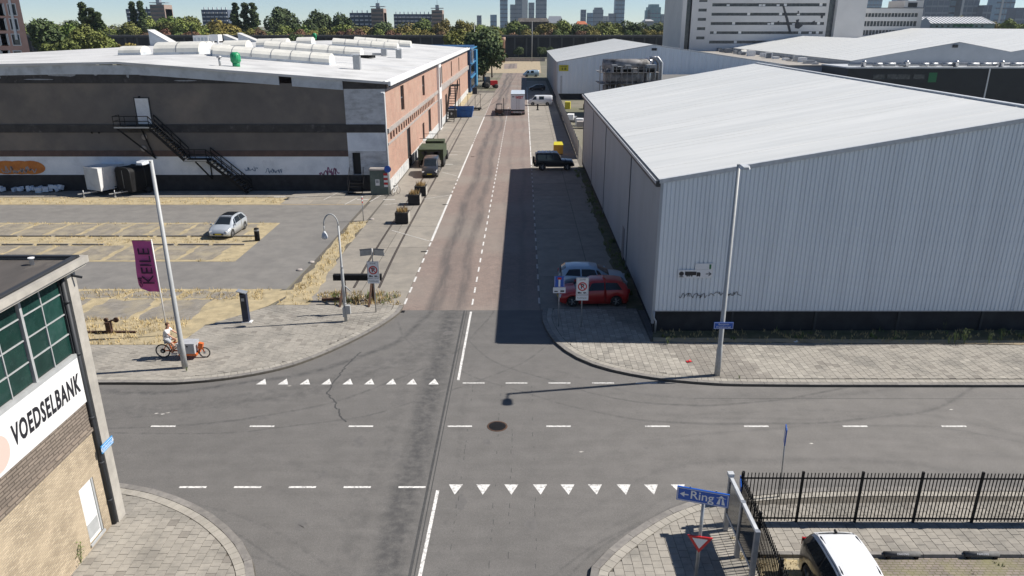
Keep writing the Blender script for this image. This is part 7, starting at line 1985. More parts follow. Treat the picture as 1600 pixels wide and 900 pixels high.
scatter('weeds', [(6.95,15.6,7.25,19.9)], 20, .25, .08, 'strawblade', 8, .1, .012)
# ============================================================ BACKGROUND
R = random.Random(21)
M['leaf'] = mat('tree_leaves', (.140,.165,.036), rough=.85, rnd=.30, isl=.40, hue=.035)
M['leaf_dark'] = mat('dark_leaves', (.060,.088,.028), rough=.85, rnd=.2, isl=.45)
M['leaf_olive'] = mat('olive_leaves', (.205,.175,.042), rough=.85, rnd=.25, isl=.35, hue=.02)
M['leaf_rust'] = mat('rusty_leaves', (.150,.085,.045), rough=.85, rnd=.25, isl=.35, hue=.02)
M['leaf_bright'] = mat('fresh_leaves', (.165,.200,.042), rough=.85, rnd=.15, isl=.40)
M['bark'] = mat('bark', (.10,.08,.06), (.06,.05,.04), 4, rough=.95)
def crown(seed, blobs, n, ls, zsq=.8):
    Q = random.Random(seed); b = MB()
    for _ in range(n):
        cx, cy, cz, r = Q.choice(blobs)
        while True:
            x, y, z = Q.uniform(-1,1), Q.uniform(-1,1), Q.uniform(-1,1); d = sqrt(x*x+y*y+z*z)
            if .25 < d < 1: break
        k = (d**.35)/d * Q.uniform(.72,1.04)
        px, py, pz = cx+x*k*r, cy+y*k*r, cz+z*k*r*zsq
        s = ls*Q.uniform(.6,1.4); u = Vector((Q.uniform(-1,1),Q.uniform(-1,1),Q.uniform(-.5,.5))).normalized(); v = u.cross(Vector((x,y,z+.3)).normalized()+Vector((Q.uniform(-.5,.5),Q.uniform(-.5,.5),Q.uniform(-.5,.5)))).normalized()
        c = Vector((px,py,pz)); b.face([c-u*s, c-v*s*.7, c+u*s, c+v*s*.7])
    return b
def trunk(h, r, seed, spread):
    Q = random.Random(seed); b = MB(); b.tube([(0,0,-.3),(Q.uniform(-.1,.1),0,h*.4),(Q.uniform(-.3,.3),Q.uniform(-.3,.3),h)], [r,r*.8,r*.4], 8)
    for k in range(6):
        a_ = 2*pi*k/6+Q.uniform(-.3,.3); z = h*Q.uniform(.4,.8); b.tube([(0,0,z),(cos(a_)*spread*.5,sin(a_)*spread*.5,z+h*.25),(cos(a_)*spread,sin(a_)*spread,z+h*.4)], [r*.45,r*.3,r*.1], 5)
    return b
def blobset(seed, W, H, n):
    Q = random.Random(seed); return [(0,0,H*.55,W*.40)]+[(Q.uniform(-.6,.6)*W/2*1.1, Q.uniform(-.55,.55)*W/2, H*Q.uniform(.30,.80), W*Q.uniform(.20,.32)) for _ in range(n)]
CR = []
for s in range(6):
    bl = blobset(s, 1.0, 1.0, 9); bl = [(x*10,y*10,z*10,r*9) for x,y,z,r in bl]
    CR.append((crown(s, bl, 4200, .36), trunk(5.5,.32,s,3.0)))
CRM = {}
def tree(x, y, H, W, kind, label, group=None, cat='tree', z0=-.03, name='broadleaf_tree', v=None):
    v = R.randrange(6) if v is None else v
    if (v,kind) not in CRM: CRM[(v,kind)] = CR[v][0].mesh('crown', M[kind])
    if ('t',v) not in CRM: CRM[('t',v)] = CR[v][1].mesh('trunk', M['bark'])
    t = thing(name, label, cat, (x,y,z0), R.uniform(0,6.28), group)
    t.scale = (W/10.5,W/10.5,H/10.3)
    link('crown', CRM[(v,kind)], t); link('trunk', CRM[('t',v)], t)
    return t
PCR = []
for s in range(3):
    Q = random.Random(40+s); bl = [(Q.uniform(-.5,.5), Q.uniform(-.5,.5), 4+k*1.9, 1.9*(1-.55*(k/13)**1.5)+Q.uniform(-.2,.3)) for k in range(13)]
    PCR.append(crown(50+s, bl, 3800, .42, 1.25))
def poplar(px, ytop, Y, W, label, group='tall narrow poplars on the skyline'):
    X, zt = AY(px, ytop, Y); t = thing('poplar_tree', label, 'tree', (X,Y,-.03), R.uniform(0,6), group); k = R.randrange(3)
    if ('p',k) not in CRM: CRM[('p',k)] = PCR[k].mesh('crown', M['leaf_dark'])
    t.scale = (W/3.6, W/3.6, zt/29.5)
    link('crown', CRM[('p',k)], t); b = MB(); b.tube([(0,0,-.3),(0,0,24)], [.4,.1], 8); P('trunk', b, M['bark'], t)
LMK = [(20,'the brick apartment block'),(126,'the tall poplar at the left'),(168,'the roof monitor'),(210,'the pair of poplars'),(247,'the left apartment tower'),(336,'the long blue-grey slab'),(378,'the three poplars'),(450,'the big dark tree'),(495,'the middle dark crown'),(530,'the third dark crown'),(582,'the pale stair tower'),(625,'the long slab'),(683,'the long slab\'s tower'),(720,'the low far towers'),(757,'the street tree'),(787,'the slim skyscraper'),(815,'the pale-sided skyscraper'),(847,'the lattice skyscraper'),(870,'the reddish house'),(909,'the orange roof'),(935,'the twin-roofed tower'),(971,'the single glass skyscraper'),(1001,'the pale flat building'),(1023,'the teal tower'),(1056,'the office block'),(1150,'the office windows'),(1300,'the stair glass'),(1400,'the office wing'),(1475,'the dark skyscraper'),(1590,'the right frame edge')]
_used = set()
def spot(px, pre):
    c = sorted(LMK, key=lambda q: abs(q[0]-px))
    opts = []
    for q in c[:4]:
        d = px-q[0]
        opts.append('%s %s %s' % (pre, 'below' if abs(d) < 9 else ('right of' if d > 0 else 'left of'), q[1]))
    for q in c[:3]: opts.append('%s near %s' % (pre, q[1])); opts.append('%s close to %s' % (pre, q[1]))
    for o in opts:
        if o not in _used: _used.add(o); return o
    return opts[0]
# railway viaduct
M['viaduct'] = mat('dark_viaduct_wall', (.030,.031,.036), (.018,.019,.022), .12, rough=.9, stain=(.05,.05,.05), sscale=.1, samt=.5)
M['rail_d'] = mat('dark_parapet', (.07,.07,.07), rough=.8)
VY_ = 395
via = thing('railway_viaduct', 'long dark railway viaduct wall crossing behind the warehouses', 'viaduct', (0,VY_,0))
vt = AY(900,55,VY_)[1]
x = -300
while x < 400:
    b = MB(); b.box(x,VY_,-1,x+17.9,VY_+9,vt-1.1); P('wall_section', b, M['viaduct'], via, True)
    b = MB(); b.box(x,VY_-.6,vt-1.1,x+17.9,VY_+9.6,vt); P('parapet', b, M['rail_d'], via, True)
    for k in range(3): b = MB(); b.box(x+1+k*6,VY_-.25,.5,x+1.8+k*6,VY_-.02,vt-1.2); P('pier', b, M['rail_d'], via, True)
    x += 18
for k in range(16):
    x = -290+k*42; b = MB(); b.bar((0,0,0),(0,0,4.6),.2); b.bar((0,0,4.4),(2.5,0,4.4),.12); solo('railway_mast', b, M['gutter'], spot(800+x*2.73,'slender mast on the railway viaduct'), 'mast', (x,VY_+4,vt), group='masts along the viaduct')
# tree rows behind the viaduct
row = []
px = -40
while px < 1075:
    H = R.uniform(16.0, 20.5); W = R.uniform(13, 18); Y = R.uniform(425, 445)
    row.append((px, Y, H, W)); px += R.uniform(24, 36)
hts = {0:17,250:18.5,300:18,420:17.5,500:18.5,700:18,880:18.5,960:19}
kinds = ['leaf','leaf','leaf_bright','leaf_olive','leaf','leaf_dark']
def labk(k, px):
    c_ = {'leaf':'mid green','leaf_bright':'fresh green','leaf_olive':'olive green','leaf_dark':'dark green','leaf_rust':'rust-brown'}[k]; return c_
for i, (px, Y, H, W) in enumerate(row):
    k = R.choice(kinds); X = AY(px, 40, Y)[0]
    tree(X, Y, H, W, k, spot(px, '%s round tree behind the viaduct' % labk(k,px)), 'round trees behind the railway viaduct')
# low shrubs and younger trees right behind the parapet, olive and rust
px = 150
while px < 1065:
    k = R.choice(['leaf_olive','leaf_rust','leaf_olive','leaf','leaf_rust']); Y = R.uniform(409,418); X = AY(px,45,Y)[0]
    tree(X, Y, R.uniform(13.2,15.6), R.uniform(9,13), k, spot(px, '%s low tree behind the parapet' % labk(k,px)), 'low trees just behind the viaduct parapet', name='shrub_tree'); px += R.uniform(20, 30)
# farther continuous wood
hw = MB(); px = -60
while px < 1700:
    Y = R.uniform(560,640); X = AY(px,40,Y)[0]
    if not (1080 < px < 1430):
        H = R.uniform(17,20.5); cr_b = CR[R.randrange(6)][0]; W = R.uniform(20,26)/10.5
        for f in cr_b.f[::3]: hw.face([(X+cr_b.v[i][0]*W, Y+cr_b.v[i][1]*W, cr_b.v[i][2]*H/10.3) for i in f])
    px += R.uniform(30, 44)
o = P('far_wood', hw, M['leaf']); o['kind'] = 'stuff'
# darker, taller ones
for px, yt, Y, W, k, lab in ((450,3,470,20,'leaf_dark','big dark rounded tree left of the middle apartment block'),(495,3.5,480,20,'leaf_dark','big dark rounded tree, the middle one of three dark crowns'),(530,9,475,18,'leaf_dark','big dark rounded tree touching the apartment block with dish roof'),
                    (430,20,460,14,'leaf_dark','small dark tree at the left foot of the dark crowns'),(300,19,450,17,'leaf','green tree before the long apartment block on the left'),(222,20,450,15,'leaf_bright','fresh green tree beneath the pair of poplars'),(268,18,452,18,'leaf','mid green tree right of the balconied apartment tower')):
    X, zt = AY(px, yt, Y); tree(X, Y, zt, W, k, lab)
for px, yt, W, lab in ((204,-2,5,'left poplar of the pair above the left apartment tower'),(218,-3,5,'right poplar of the pair above the left apartment tower'),(365,-1,6,'left poplar of the group of three dark poplars'),(380,0,6,'middle poplar of the group of three dark poplars'),(393,-1,6,'right poplar of the group of three dark poplars'),(126,-2,6,'tallest poplar at the left near the brick block'),(140,6,7,'poplar beside the tallest one near the brick block'),(151,14,6,'shorter poplar right of the two near the brick block')):
    poplar(px, yt, 440 if px > 180 else 300, W if px > 180 else W*.75, lab)
# trees at left, behind the roof
for px, yt, Y, W, k, lab in ((70,20,260,15,'leaf_dark','dark tree close to the brick apartment block'),(105,24,265,14,'leaf','tree right of the dark one beside the brick block'),(135,32,250,13,'leaf','dense green tree behind the left end of the white roof'),(165,45,255,11,'leaf_bright','lighter green tree near the roof monitor'),(5,55,180,9,'leaf_bright','fresh green tree before the brick apartment block'),(28,75,185,7,'leaf','low tree at the foot of the brick apartment block'),(190,66,270,7,'leaf_olive','pale bushy tree behind the white roof'),(210,62,275,8,'leaf_olive','pale feathery bush left of the big roof monitor'),(90,55,240,12,'leaf','bushy tree hiding the viaduct at the left'),(455,47,330,9,'leaf_dark','dark bush in front of the viaduct beyond the green vent'),(330,60,340,8,'leaf_dark','dark bush before the viaduct behind the roof boxes')):
    X, zt = AY(px, yt, Y); tree(X, Y, zt, W, k, lab)
# street trees beyond the blue building
for px, yt, Y, W, k, lab in ((755,37,222,13.5,'leaf_dark','large street tree hanging over the lane beyond the blue building'),(728,36,250,14,'leaf','darker street tree behind the blue building'),(768,44,240,9,'leaf_bright','lighter street tree crown reaching out to the lane')):
    X, zt = AY(px, yt, Y); tree(X, Y, zt, W, k, lab)
b_ = [(810,84),(845,82),(862,83),(1000,80)]
for i, (px, py) in enumerate(b_):
    tree(AY(px,py,380)[0], 380, 6, 6, 'leaf_dark', ['low bush at the very end of the street','bush before the viaduct left of the second warehouse','bush touching the corner of the second warehouse','bush behind the ridge of the second warehouse'][i])
# bushes at the right by the green-roofed hall
for px, yt, Y, W, k, lab in ((1540,26,420,13,'leaf_olive','yellow-green tree right of the pale green hall'),(1575,25,420,14,'leaf_bright','bright tree at the right edge of the skyline'),(1604,27,425,14,'leaf','green tree cut by the right frame edge'),(1470,22,460,10,'leaf_bright','small tree showing over the pale green hall, left'),(1500,21,460,10,'leaf_olive','small tree showing over the pale green hall, middle'),(1545,22,460,10,'leaf_bright','small tree showing over the pale green hall, right')):
    X, zt = AY(px, yt, Y); tree(X, Y, zt, W, k, lab)
# low wall and posts at the street end
b = MB()
for k in range(10): b.box(-8+k*2.3,349,0,-5.75+k*2.3,349.3,1.6)
solo('low_wall', b, M['lband'], 'low pale wall closing the far end of the street', 'wall', (0,0,0))
for px, py, h, lab in ((742.5,118,16,'tall thin pole behind the street tree left of the lane'),(831,97,17,'tall thin mast left of the second warehouse')):
    x, y = G(px,py); b = MB(); b.tube([(0,0,0),(0,0,h)], [.16,.08], 8); solo('thin_mast', b, M['polegrey'], lab, 'mast', (x,y,0))
for px, py, h, lab in ((748,122,11,'street lamp with arm right of the blue building'),(757,116,13,'twin-headed street lamp in front of the street tree')):
    x, y = G(px,py); t = thing('far_street_lamp', lab, 'street lamp', (x,y,0)); b = MB(); b.tube([(0,0,0),(0,0,h)], [.12,.07], 8); P('pole', b, M['polegrey'], t)
    b = MB(); b.bar((-.9,0,h),(1.3,0,h),.12); b.box(.8,-.2,h,1.8,.2,h+.15); P('head', b, M['trim'], t)
x, y = G(786,95); b = MB(); b.lathe([(.9,0),(.9,9),(1.1,9.2),(1.1,10.5)], n=10); solo('orange_chimney', b, M['lbrick'], 'orange-red cylindrical chimney at the far left end of the street', 'chimney', (AY(786,80,340)[0],340,0))
# ---- apartment block, left edge
M['abrick'] = mat('pink_brick', (.60,.37,.30), (.52,.31,.25), .6, rough=.9)
yA = 150.0
ap = thing('brick_apartment_block', 'pink brick apartment block with white-framed windows at the left edge', 'building', (-106,yA,0))
xr = AY(34,20,yA)[0]
ztop = 24
rows_ = [AY(20,y,yA)[1] for y in (15,38,62,88,112)]
b = MB(); fr = lambda u, z, d: (u, yA+d, z)
ho = []
for r_, py in enumerate((15,38,62,88,112)):
    for px in ((9,27) if r_ < 4 else (9,27)):
        X, z = AY(px-8+r_*3.2, py, yA); ho.append((X-.7,X+.7,z-.95,z+.95))
        X, z = AY(px-28+r_*3.2, py, yA); ho.append((X-.7,X+.7,z-.95,z+.95))
wallholes(b, fr, xr-34, xr, 0, ztop, ho, .2); P('wall', b, M['abrick'], ap, True)
for h in ho:
    b = MB(); b.box(h[0],yA+.16,h[2],h[1],yA+.2,h[3]); o = P('window', b, M['glass_grey'], ap, True)
    b = MB(); 
    for q in ((h[0]-.15,h[0]),(h[1],h[1]+.15)): b.box(q[0],yA-.06,h[2]-.15,q[1],yA+.1,h[3]+.15)
    b.box(h[0],yA-.06,h[2]-.15,h[1],yA+.1,h[2]); b.box(h[0],yA-.06,h[3],h[1],yA+.1,h[3]+.15); q = P('frame', b, M['white'], ap, True); q.parent = o
x0, z0 = AY(14,0,yA); x0 = (ho[0][1]+ho[2][0])/2 if False else AY(21,40,yA)[0]
b = MB(); b.bar((AY(15,0,yA)[0],yA-.15,AY(15,0,yA)[1]),(AY(27,62,yA)[0],yA-.15,AY(27,62,yA)[1]),.45,.2); P('rain_pipe', b, M['white'], ap, True)
b = MB(); b.face([(xr,yA,0),(xr-7.5,yA+12,0),(xr-7.5,yA+12,ztop),(xr,yA,ztop)]); b.face([(xr-7.5,yA+12,0),(xr-34,yA+12,0),(xr-34,yA+12,ztop),(xr-7.5,yA+12,ztop)]); P('side_wall', b, M['lrustb'], ap, True)
b = MB(); b.face([(xr-34,yA,ztop),(xr,yA,ztop),(xr-7.5,yA+12,ztop),(xr-34,yA+12,ztop)]); P('roof', b, M['vroof'], ap, True)
# ---- office block
OY = 260.0
M['office'] = mat('pale_office_panels', (.66,.64,.62), (.60,.585,.57), .12, rough=.8, stain=(.50,.49,.475), sscale=.08, samt=.4)
M['officeglass'] = mat('office_glass', (.03,.035,.042), (.09,.10,.105), .9, rough=.2)
of = thing('office_block', 'large grey office block with ribbon windows and dark crane-like shapes behind the halls', 'building', (56,OY,0))
X = lambda px: AY(px,20,OY)[0]
Z = lambda py: AY(1200,py,OY)[1]
ho = []
for y0, y1 in ((5,10),(20,24.5),(34.5,39),(49,53.2),(63.5,68),(-9.5,-4.5)):
    ho.append((X(1112),X(1290),Z(y1),Z(y0)))
for y0, y1 in ((0,3),(13.5,18),(28,32.5),(42.5,47),(57,61.5)):
    ho.append((X(1091),X(1104),Z(y1),Z(y0)))
b = MB(); wallholes(b, lambda u, z, d: (u,OY+d,z), X(1080.5), X(1294), 0, 31, ho, .35); P('wall', b, M['office'], of, True)
for h in ho:
    b = MB(); b.box(h[0],OY+.3,h[2],h[1],OY+.34,h[3]); o = P('ribbon_window', b, M['officeglass'], of, True)
    n = int((h[1]-h[0])/1.15)
    if n > 3:
        b = MB()
        for k in range(1,n): b.box(h[0]+(h[1]-h[0])*k/n-.06,OY+.22,h[2],h[0]+(h[1]-h[0])*k/n+.06,OY+.3,h[3])
        q = P('mullion', b, M['gutter'], of, True); q.parent = o
b = MB()
Q = random.Random(8)
for h in ho[:6]:
    n = int((h[1]-h[0])/1.15)
    for k in range(n):
        if Q.random() < .12: b.box(h[0]+(h[1]-h[0])*k/n+.1,OY+.26,h[2]+.1,h[0]+(h[1]-h[0])*(k+1)/n-.1,OY+.29,h[2]+Q.uniform(.5,1.1))
P('window_blind', b, M['white'], of, True)
b = MB(); b.box(X(1065.5),OY-.4,0,X(1072),OY+30,31); P('wall', b, M['office'], of, True)
b = MB(); b.box(X(1072),OY+1.2,0,X(1080.5),OY+1.5,31); P('stair_glass', b, M['glass_grey'], of, True)
b = MB(); b.box(X(1294),OY+.4,0,X(1304),OY+.7,31); P('stair_glass', b, M['glass_grey'], of, True)
b = MB(); b.box(X(1304),OY-1.5,0,X(1350),OY+30,31); P('wall', b, M['office'], of, True)
wz_ = Z(3); ho = []
for y0, y1 in ((20.5,26.5),(33,41),(47,55),(61,68)): ho.append((X(1352),X(1435),Z(y1),Z(y0)))
b = MB(); wallholes(b, lambda u, z, d: (u,OY+d,z), X(1350), X(1442), 0, Z(13), ho, .4); P('wall', b, M['office'], of, True)
for h in ho:
    b = MB(); b.box(h[0],OY+.35,h[2],h[1],OY+.39,h[3]); o = P('ribbon_window', b, M['officeglass'], of, True)
    b = MB(); n = 16
    for k in range(1,n): b.box(h[0]+(h[1]-h[0])*k/n-.09,OY+.2,h[2],h[0]+(h[1]-h[0])*k/n+.09,OY+.34,h[3])
    q = P('mullion', b, M['office'], of, True); q.parent = o
b = MB(); b.box(X(1350),OY+.1,Z(13),X(1442),OY+30,Z(13)+.2); P('roof', b, M['vroof'], of, True)
b = MB(); b.box(X(1413),OY+.5,Z(13),X(1442),OY+12,Z(.5)); P('roof_house', b, M['office'], of, True)
b = MB(); b.box(X(1418),OY+.4,Z(11),X(1432),OY+.48,Z(4)); P('louvre', b, M['gutter'], of, True)
b = MB(); b.face([(X(1442),OY,0),(X(1442),OY+30,0),(X(1442),OY+30,Z(13)),(X(1442),OY,Z(13))]); b.box(X(1066),OY+29.6,0,X(1350),OY+30,31); b.face([(X(1072),OY,31),(X(1350),OY,31),(X(1350),OY+30,31),(X(1072),OY+30,31)]); P('rear_wall', b, M['office'], of, True)
M['facade_shape'] = mat('dark_facade_shape', (.05,.052,.058), rough=.8)  # flat dark shapes laid on the office facade
def oq(p): return (X(p[0]), OY-.05, Z(p[1]))
for pts in (((1221,9),(1224,9),(1233,30),(1241,53),(1237,53),(1229,31)),((1244,38),(1251,36),(1257,40),(1251,45),(1245,44)),((1245,31),(1250,30),(1249,37),(1246,37)),((1283,20),(1288,21),(1286,29),(1283,28)),((1216,34),(1219,32),(1219,38),(1216,38)),((1271,34),(1275,32),(1275,38),(1271,38)),((1246,17),(1248,17),(1248,22),(1246,22))):
    b = MB(); b.face([oq(p) for p in pts][::-1]); P('facade_figure', b, M['facade_shape'], of, True)
# ---- pale green hall and blue containers
gh = thing('green_hall', 'pale green hall with ribbed white roof and green lettering at the right skyline', 'building', (210,400,0))
M['palegreen'] = mat('pale_green_panels', (.26,.33,.30), (.22,.29,.26), .2, rough=.7)
GY = 400
x0, z1 = AY(1446,28,GY); x1, zb = AY(1555,36,GY)
b = MB(); b.box(x0,GY,0,x1,GY+25,zb+.0); P('wall', b, M['palegreen'], gh, True)
b = MB(); b.face([(x0+2,GY-.6,zb-.2),(x1,GY-.6,zb-.2),(x1,GY+12,z1+.6),(x0+2,GY+12,z1+.6)]); P('roof', b, M['white'], gh, True)
for k in range(18):
    xx = x0+3+(x1-x0-4)*k/17; b = MB(); b.bar((xx,GY-.7,zb-.1),(xx,GY+12,z1+.75),.35,.25); P('roof_rib', b, M['trim'], gh, True)
b = MB(); b.face([(x0-3,GY-1,0),(x0+2.5,GY-1,0),(x0+2.5,GY-1,zb),(x0-.3,GY-1,z1+.4),(x0-3,GY-1,zb)]); P('gable', b, M['signback'], gh, True)
zt_ = AY(1500,39.5,GY)[1]
for k in range(12):
    xx = AY(1490,39,GY)[0]+k*.86; b = MB(); b.box(xx,GY-.32,zt_-.7+.3*(k%3==1),xx+.6,GY-.25,zt_+.6-.3*(k%2)); P('green_print', b, M['signgreen'], gh, True)
for k in range(9):
    xx = x0+6+k*(x1-x0-10)/9; z = AY(1500,41,GY)[1]; b = MB(); b.box(xx,GY-.1,z-.4,xx+1.2,GY,z+.4); P('window', b, M['glass'], gh, True)
M['contblue'] = mat('container_blue', (.022,.05,.12), (.03,.065,.15), .3, rough=.6)
for k in range(9):
    x, z = AY(1448+k*18.5,48,360); b = MB(); b.box(0,0,0,6.0,2.4,z+R.uniform(-.6,.4)); 
    for i in range(10): b.box(.2+i*.58,-.06,.2,.45+i*.58,0,z-.8)
    solo('shipping_container', b, M['contblue'], 'dark blue container, %s in the row below the pale green hall' % ('leftmost','second from the left','third from the left','fourth from the left','middle one','fourth from the right','third from the right','second from the right','rightmost')[k], 'container', (x,360,0), group='dark blue containers below the green hall')
# ---- apartment slabs far left
M['aptblue'] = mat('blue_grey_apartment', (.09,.115,.16), (.07,.09,.13), .15, rough=.8); M['aptpink'] = mat('pale_brick_tower', (.32,.24,.20), (.28,.21,.18), .15, rough=.9); M['balcony'] = mat('white_balcony', (.55,.56,.58), rough=.7)
def slabs(x0p, x1p, y0p, y1p, Y, tower, label, rise=8):
    x0, zt = AY(x0p, y0p, Y); x1, zb = AY(x1p, y1p, Y); t = thing('apartment_slab', label, 'apartment block', (x0,Y,0))
    tx = {'r':(x1-(x1-x0)*tower[1],x1),'l':(x0,x0+(x1-x0)*tower[1]),'n':(x1,x1)}[tower[0]]
    b = MB(); b.box(x0,Y,0,x1,Y+12,zt); P('wall', b, M['aptblue'], t, True)
    nf = max(2, int((zt-8)/3.0)); nc = int((x1-x0)/3.4)
    for f in range(nf):
        z = zt-3.0*(f+1)
        for c in range(nc):
            xx = x0+(x1-x0)*c/nc
            if tx[0] <= xx+1 < tx[1]: continue
            b = MB(); b.box(xx+.3,Y-.9,z,xx+2.9,Y-.002,z+1.0); P('balcony', b, M['balcony'], t, True)
    for c in range(0, nc, 1):
        xx = x0+(x1-x0)*(c+.5)/nc; b = MB(); b.box(xx-.35,Y+2,zt,xx+.35,Y+3,zt+1.8); P('chimney', b, M['balcony'], t, True)
    if tower[0] != 'n':
        b = MB(); b.box(tx[0],Y-1.5,0,tx[1],Y+13,zt+3.2); P('stair_tower', b, M['aptpink'], t, True)
        for f in range(nf+1):
            z = zt+1.5-3.0*f; b = MB(); b.box(tx[0]+.5,Y-1.6,z-.7,tx[1]-.5,Y-1.502,z+.4); P('tower_window', b, M['glass_grey'], t, True)
        m_ = (tx[0]+tx[1])/2
        b = MB(); b.box(tx[0]-.8,Y,zt+4.4,tx[1]+.8,Y+8,zt+4.9); b.box(m_-1.4,Y+1,zt+3.2,m_+1.4,Y+5,zt+7.2); b.bar((m_,Y+2,zt+7),(m_,Y+2,zt+11),.25); P('roof_house', b, M['signback'], t, True)
    return t
slabs(196,262,14,40,620,('r',.36),'distant apartment block with balconied tower behind the pair of poplars')
slabs(314,358,15,40,640,('n',0),'distant blue-grey apartment slab left of the three poplars')
slabs(546,601,20,42,620,('r',.36),'distant apartment slab with pale tower right of the dark trees')
slabs(615,692,22,40,660,('r',.22),'distant long apartment slab with tower in the middle of the tree line')
# ---- skyline
def towermat(n, a, c): 
    return mat(n, a, c, .08, rough=.5, stretch=(1,1,3))
M['tw_blue'] = towermat('blue_glass_tower', (.10,.20,.30), (.16,.27,.37)); M['tw_dark'] = towermat('dark_tower', (.035,.055,.10), (.055,.08,.13)); M['tw_pale'] = towermat('pale_tower', (.42,.42,.42), (.34,.35,.37)); M['tw_grey'] = towermat('grey_tower', (.16,.19,.23), (.12,.15,.19)); M['tw_teal'] = towermat('teal_tower', (.09,.24,.28), (.06,.17,.21))
SKY_Y = 2400
def tower(x0p, x1p, yt, mk, label, Y=SKY_Y, yb=52, step=None, slant=0, pale_edge=None, floors=True):
    x0, zt = AY(x0p, yt, Y); x1, _ = AY(x1p, yt, Y); t = thing('skyscraper' if yt < 12 else 'distant_tower', label, 'tower', (x0,Y,0)); d = min(40, (x1-x0)*.9+6)
    b = MB()
    p = [(x0,Y,0),(x1,Y,0),(x1,Y+d,0),(x0,Y+d,0)]; q = [(x0+max(0,slant),Y,zt),(x1+min(0,slant),Y,zt),(x1+min(0,slant),Y+d,zt),(x0+max(0,slant),Y+d,zt)]
    for i in range(4): j=(i+1)%4; b.face([p[i],p[j],q[j],q[i]])
    b.face(q); P('shaft', b, M[mk], t, True)
    if step: 
        b = MB(); b.box(x0+(x1-x0)*step[0],Y+2,zt,x0+(x1-x0)*step[1],Y+d-2,zt+step[2]); P('crown_floor', b, M[mk], t, True)
    if pale_edge:
        a_, c_ = pale_edge; b = MB(); b.box(x0+(x1-x0)*a_,Y-1.2,0,x0+(x1-x0)*c_,Y-.05,zt-2); P('pale_facade', b, M['tw_pale'], t, True)
    if floors:
        b = MB(); n = int(zt/12)
        for k in range(1, n): b.box(x0-.2,Y-.5,k*12,x1+.2,Y-.02,k*12+3.2)
        P('floor_band', b, M['tw_dark' if mk != 'tw_dark' else 'tw_grey'], t, True)
        b = MB(); n = max(2,int((x1-x0)/9))
        for k in range(1, n): b.box(x0+(x1-x0)*k/n-.6,Y-.8,4,x0+(x1-x0)*k/n+.6,Y-.5,zt-2)
        P('facade_fin', b, M['tw_grey'], t, True)
    return t
tower(781,793,-40,'tw_blue','slim blue skyscraper, leftmost of the city skyline')
tower(797,806,7,'tw_grey','short blue-grey tower left of the white-edged one')
tower(805,825,-50,'tw_grey','grey skyscraper with a broad pale right half',pale_edge=(.55,1.0))
tower(826,835,4,'tw_grey','short grey tower between the two tallest ones')
tower(838,855,-50,'tw_grey','blue-grey skyscraper with lattice front right of the pale one')
tower(745,752,24,'tw_grey','tiny low tower left of the skyline'); tower(766,776,23,'tw_blue','tiny low blue tower left of the slim skyscraper')
tower(908,916,15,'tw_dark','narrow dark tower right of the orange roof'); tower(918,927,20,'tw_blue','small pale blue tower'); tower(928,943,15,'tw_grey','grey twin-roofed tower in the middle',step=(.1,.9,6)); tower(944,952,25,'tw_pale','pale low block in the middle skyline'); tower(952,963,21,'tw_grey','grey block left of the single glass skyscraper')
tower(964,979,-50,'tw_blue','single blue glass skyscraper in the middle of the skyline')
tower(1009,1016,16,'tw_teal','left low part of the teal stepped tower'); tower(1013,1033,11,'tw_teal','broad teal stepped tower',step=(.15,.85,8)); tower(1034,1052,22,'tw_grey','row of low grey towers left of the office'); tower(1054,1062,18,'tw_blue','blue tower partly behind the office block')
tower(1043,1050,20,'tw_pale','small pale tower in the low grey row')
tower(1352,1380,-6,'tw_blue','blue tower showing above the office wing, left'); tower(1403,1420,-5,'tw_blue','blue tower showing above the office wing, right')
tower(1441,1455,2,'tw_dark','dark tower just right of the office wing'); tower(1457,1493,-45,'tw_dark','broad dark skyscraper right of the white gap',Y=1500); tower(1494,1512,-40,'tw_blue','glass tower between the two dark skyscrapers',Y=1520); tower(1512,1540,-42,'tw_dark','second broad dark skyscraper',Y=1500,pale_edge=(0,.12)); tower(1538,1551,8,'tw_dark','dark lower block at the right of the dark skyscrapers',Y=1480)
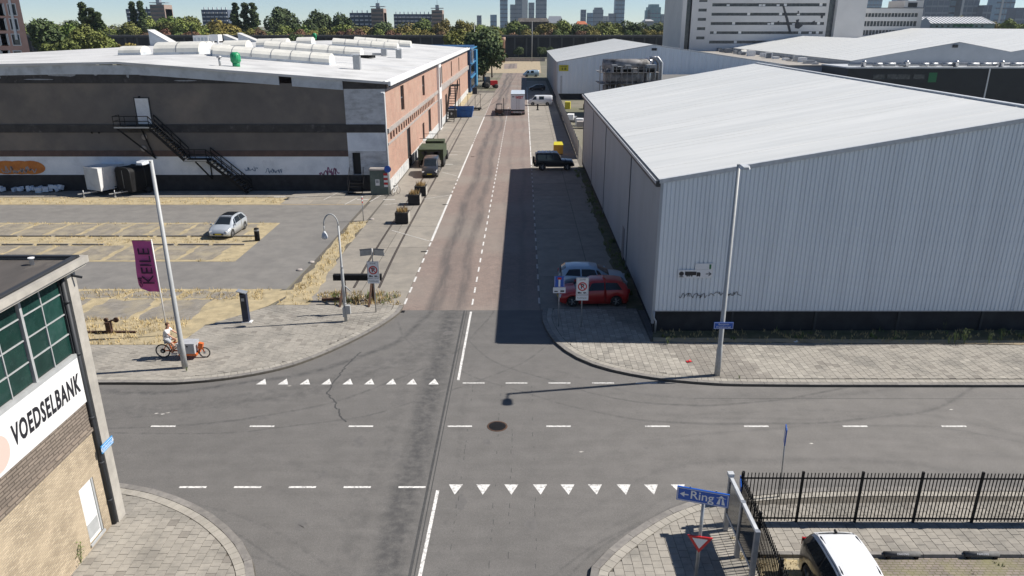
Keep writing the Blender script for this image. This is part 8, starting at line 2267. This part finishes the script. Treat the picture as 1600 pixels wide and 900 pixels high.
tower(1560,1576,20,'tw_blue','low blue tower before the slanted one'); tower(1571,1600,-60,'tw_blue','slanted blue glass skyscraper at the right edge',slant=8,Y=1700,pale_edge=(.25,.36)); tower(1590,1612,12,'tw_dark','dark tower cut by the right frame edge',Y=1450)
# nearer roofs among the trees
M['orangeroof'] = mat('orange_tiles', (.42,.13,.06), (.36,.11,.05), .3, rough=.9)
for px0, px1, yt, yb, mk, lab in ((901,918,33,38,'orangeroof','orange tiled roof peeping over the trees'),(1008,1022,30,33,'tw_pale','pale flat building peeping over the trees near the office'),(856,880,25,36,'signback','long grey-white hall behind the trees right of the tall towers'),(808,858,28,34,'vroof','long dark flat building under the tall towers'),(950,962,38,42,'tw_pale','white box building low in the trees'),(1053,1062,36,52,'tw_pale','white house at the left foot of the office block'),(862,874,36,40,'lbrick','small reddish house among the trees')):
    Y = 470; x0, z1 = AY(px0,yt,Y); x1, z0 = AY(px1,yb,Y); t = thing('distant_house', lab, 'building', (x0,Y,0))
    b = MB(); b.box(x0,Y,0,x1,Y+12,z0); P('wall', b, M['tw_pale' if mk != 'vroof' else 'vroof'], t, True)
    b = MB(); b.face([(x0,Y-.5,z0),(x1,Y-.5,z0),(x1-1,Y+6,z1),(x0+1,Y+6,z1)]); b.face([(x0,Y+12.5,z0),(x0+1,Y+6,z1),(x1-1,Y+6,z1),(x1,Y+12.5,z0)]); b.face([(x0,Y-.5,z0),(x0+1,Y+6,z1),(x0,Y+12.5,z0)]); b.face([(x1,Y-.5,z0),(x1,Y+12.5,z0),(x1-1,Y+6,z1)]); P('roof', b, M[mk], t, True)
# ---- air
hm = bpy.data.materials.new('air_haze'); hm.use_nodes = True
n_ = hm.node_tree.nodes; n_.clear(); out = n_.new('ShaderNodeOutputMaterial'); vp = n_.new('ShaderNodeVolumePrincipled')
vp.inputs['Color'].default_value = (.74,.87,1.0,1); vp.inputs['Density'].default_value = .00006; vp.inputs['Anisotropy'].default_value = .2
hm.node_tree.links.new(vp.outputs[0], out.inputs['Volume'])
USE_HAZE = True
if USE_HAZE:
    b = MB(); b.box(-2600,-30,-1.2,2600,2700,420); o = link('haze', b.mesh('haze', hm), kind='stuff')
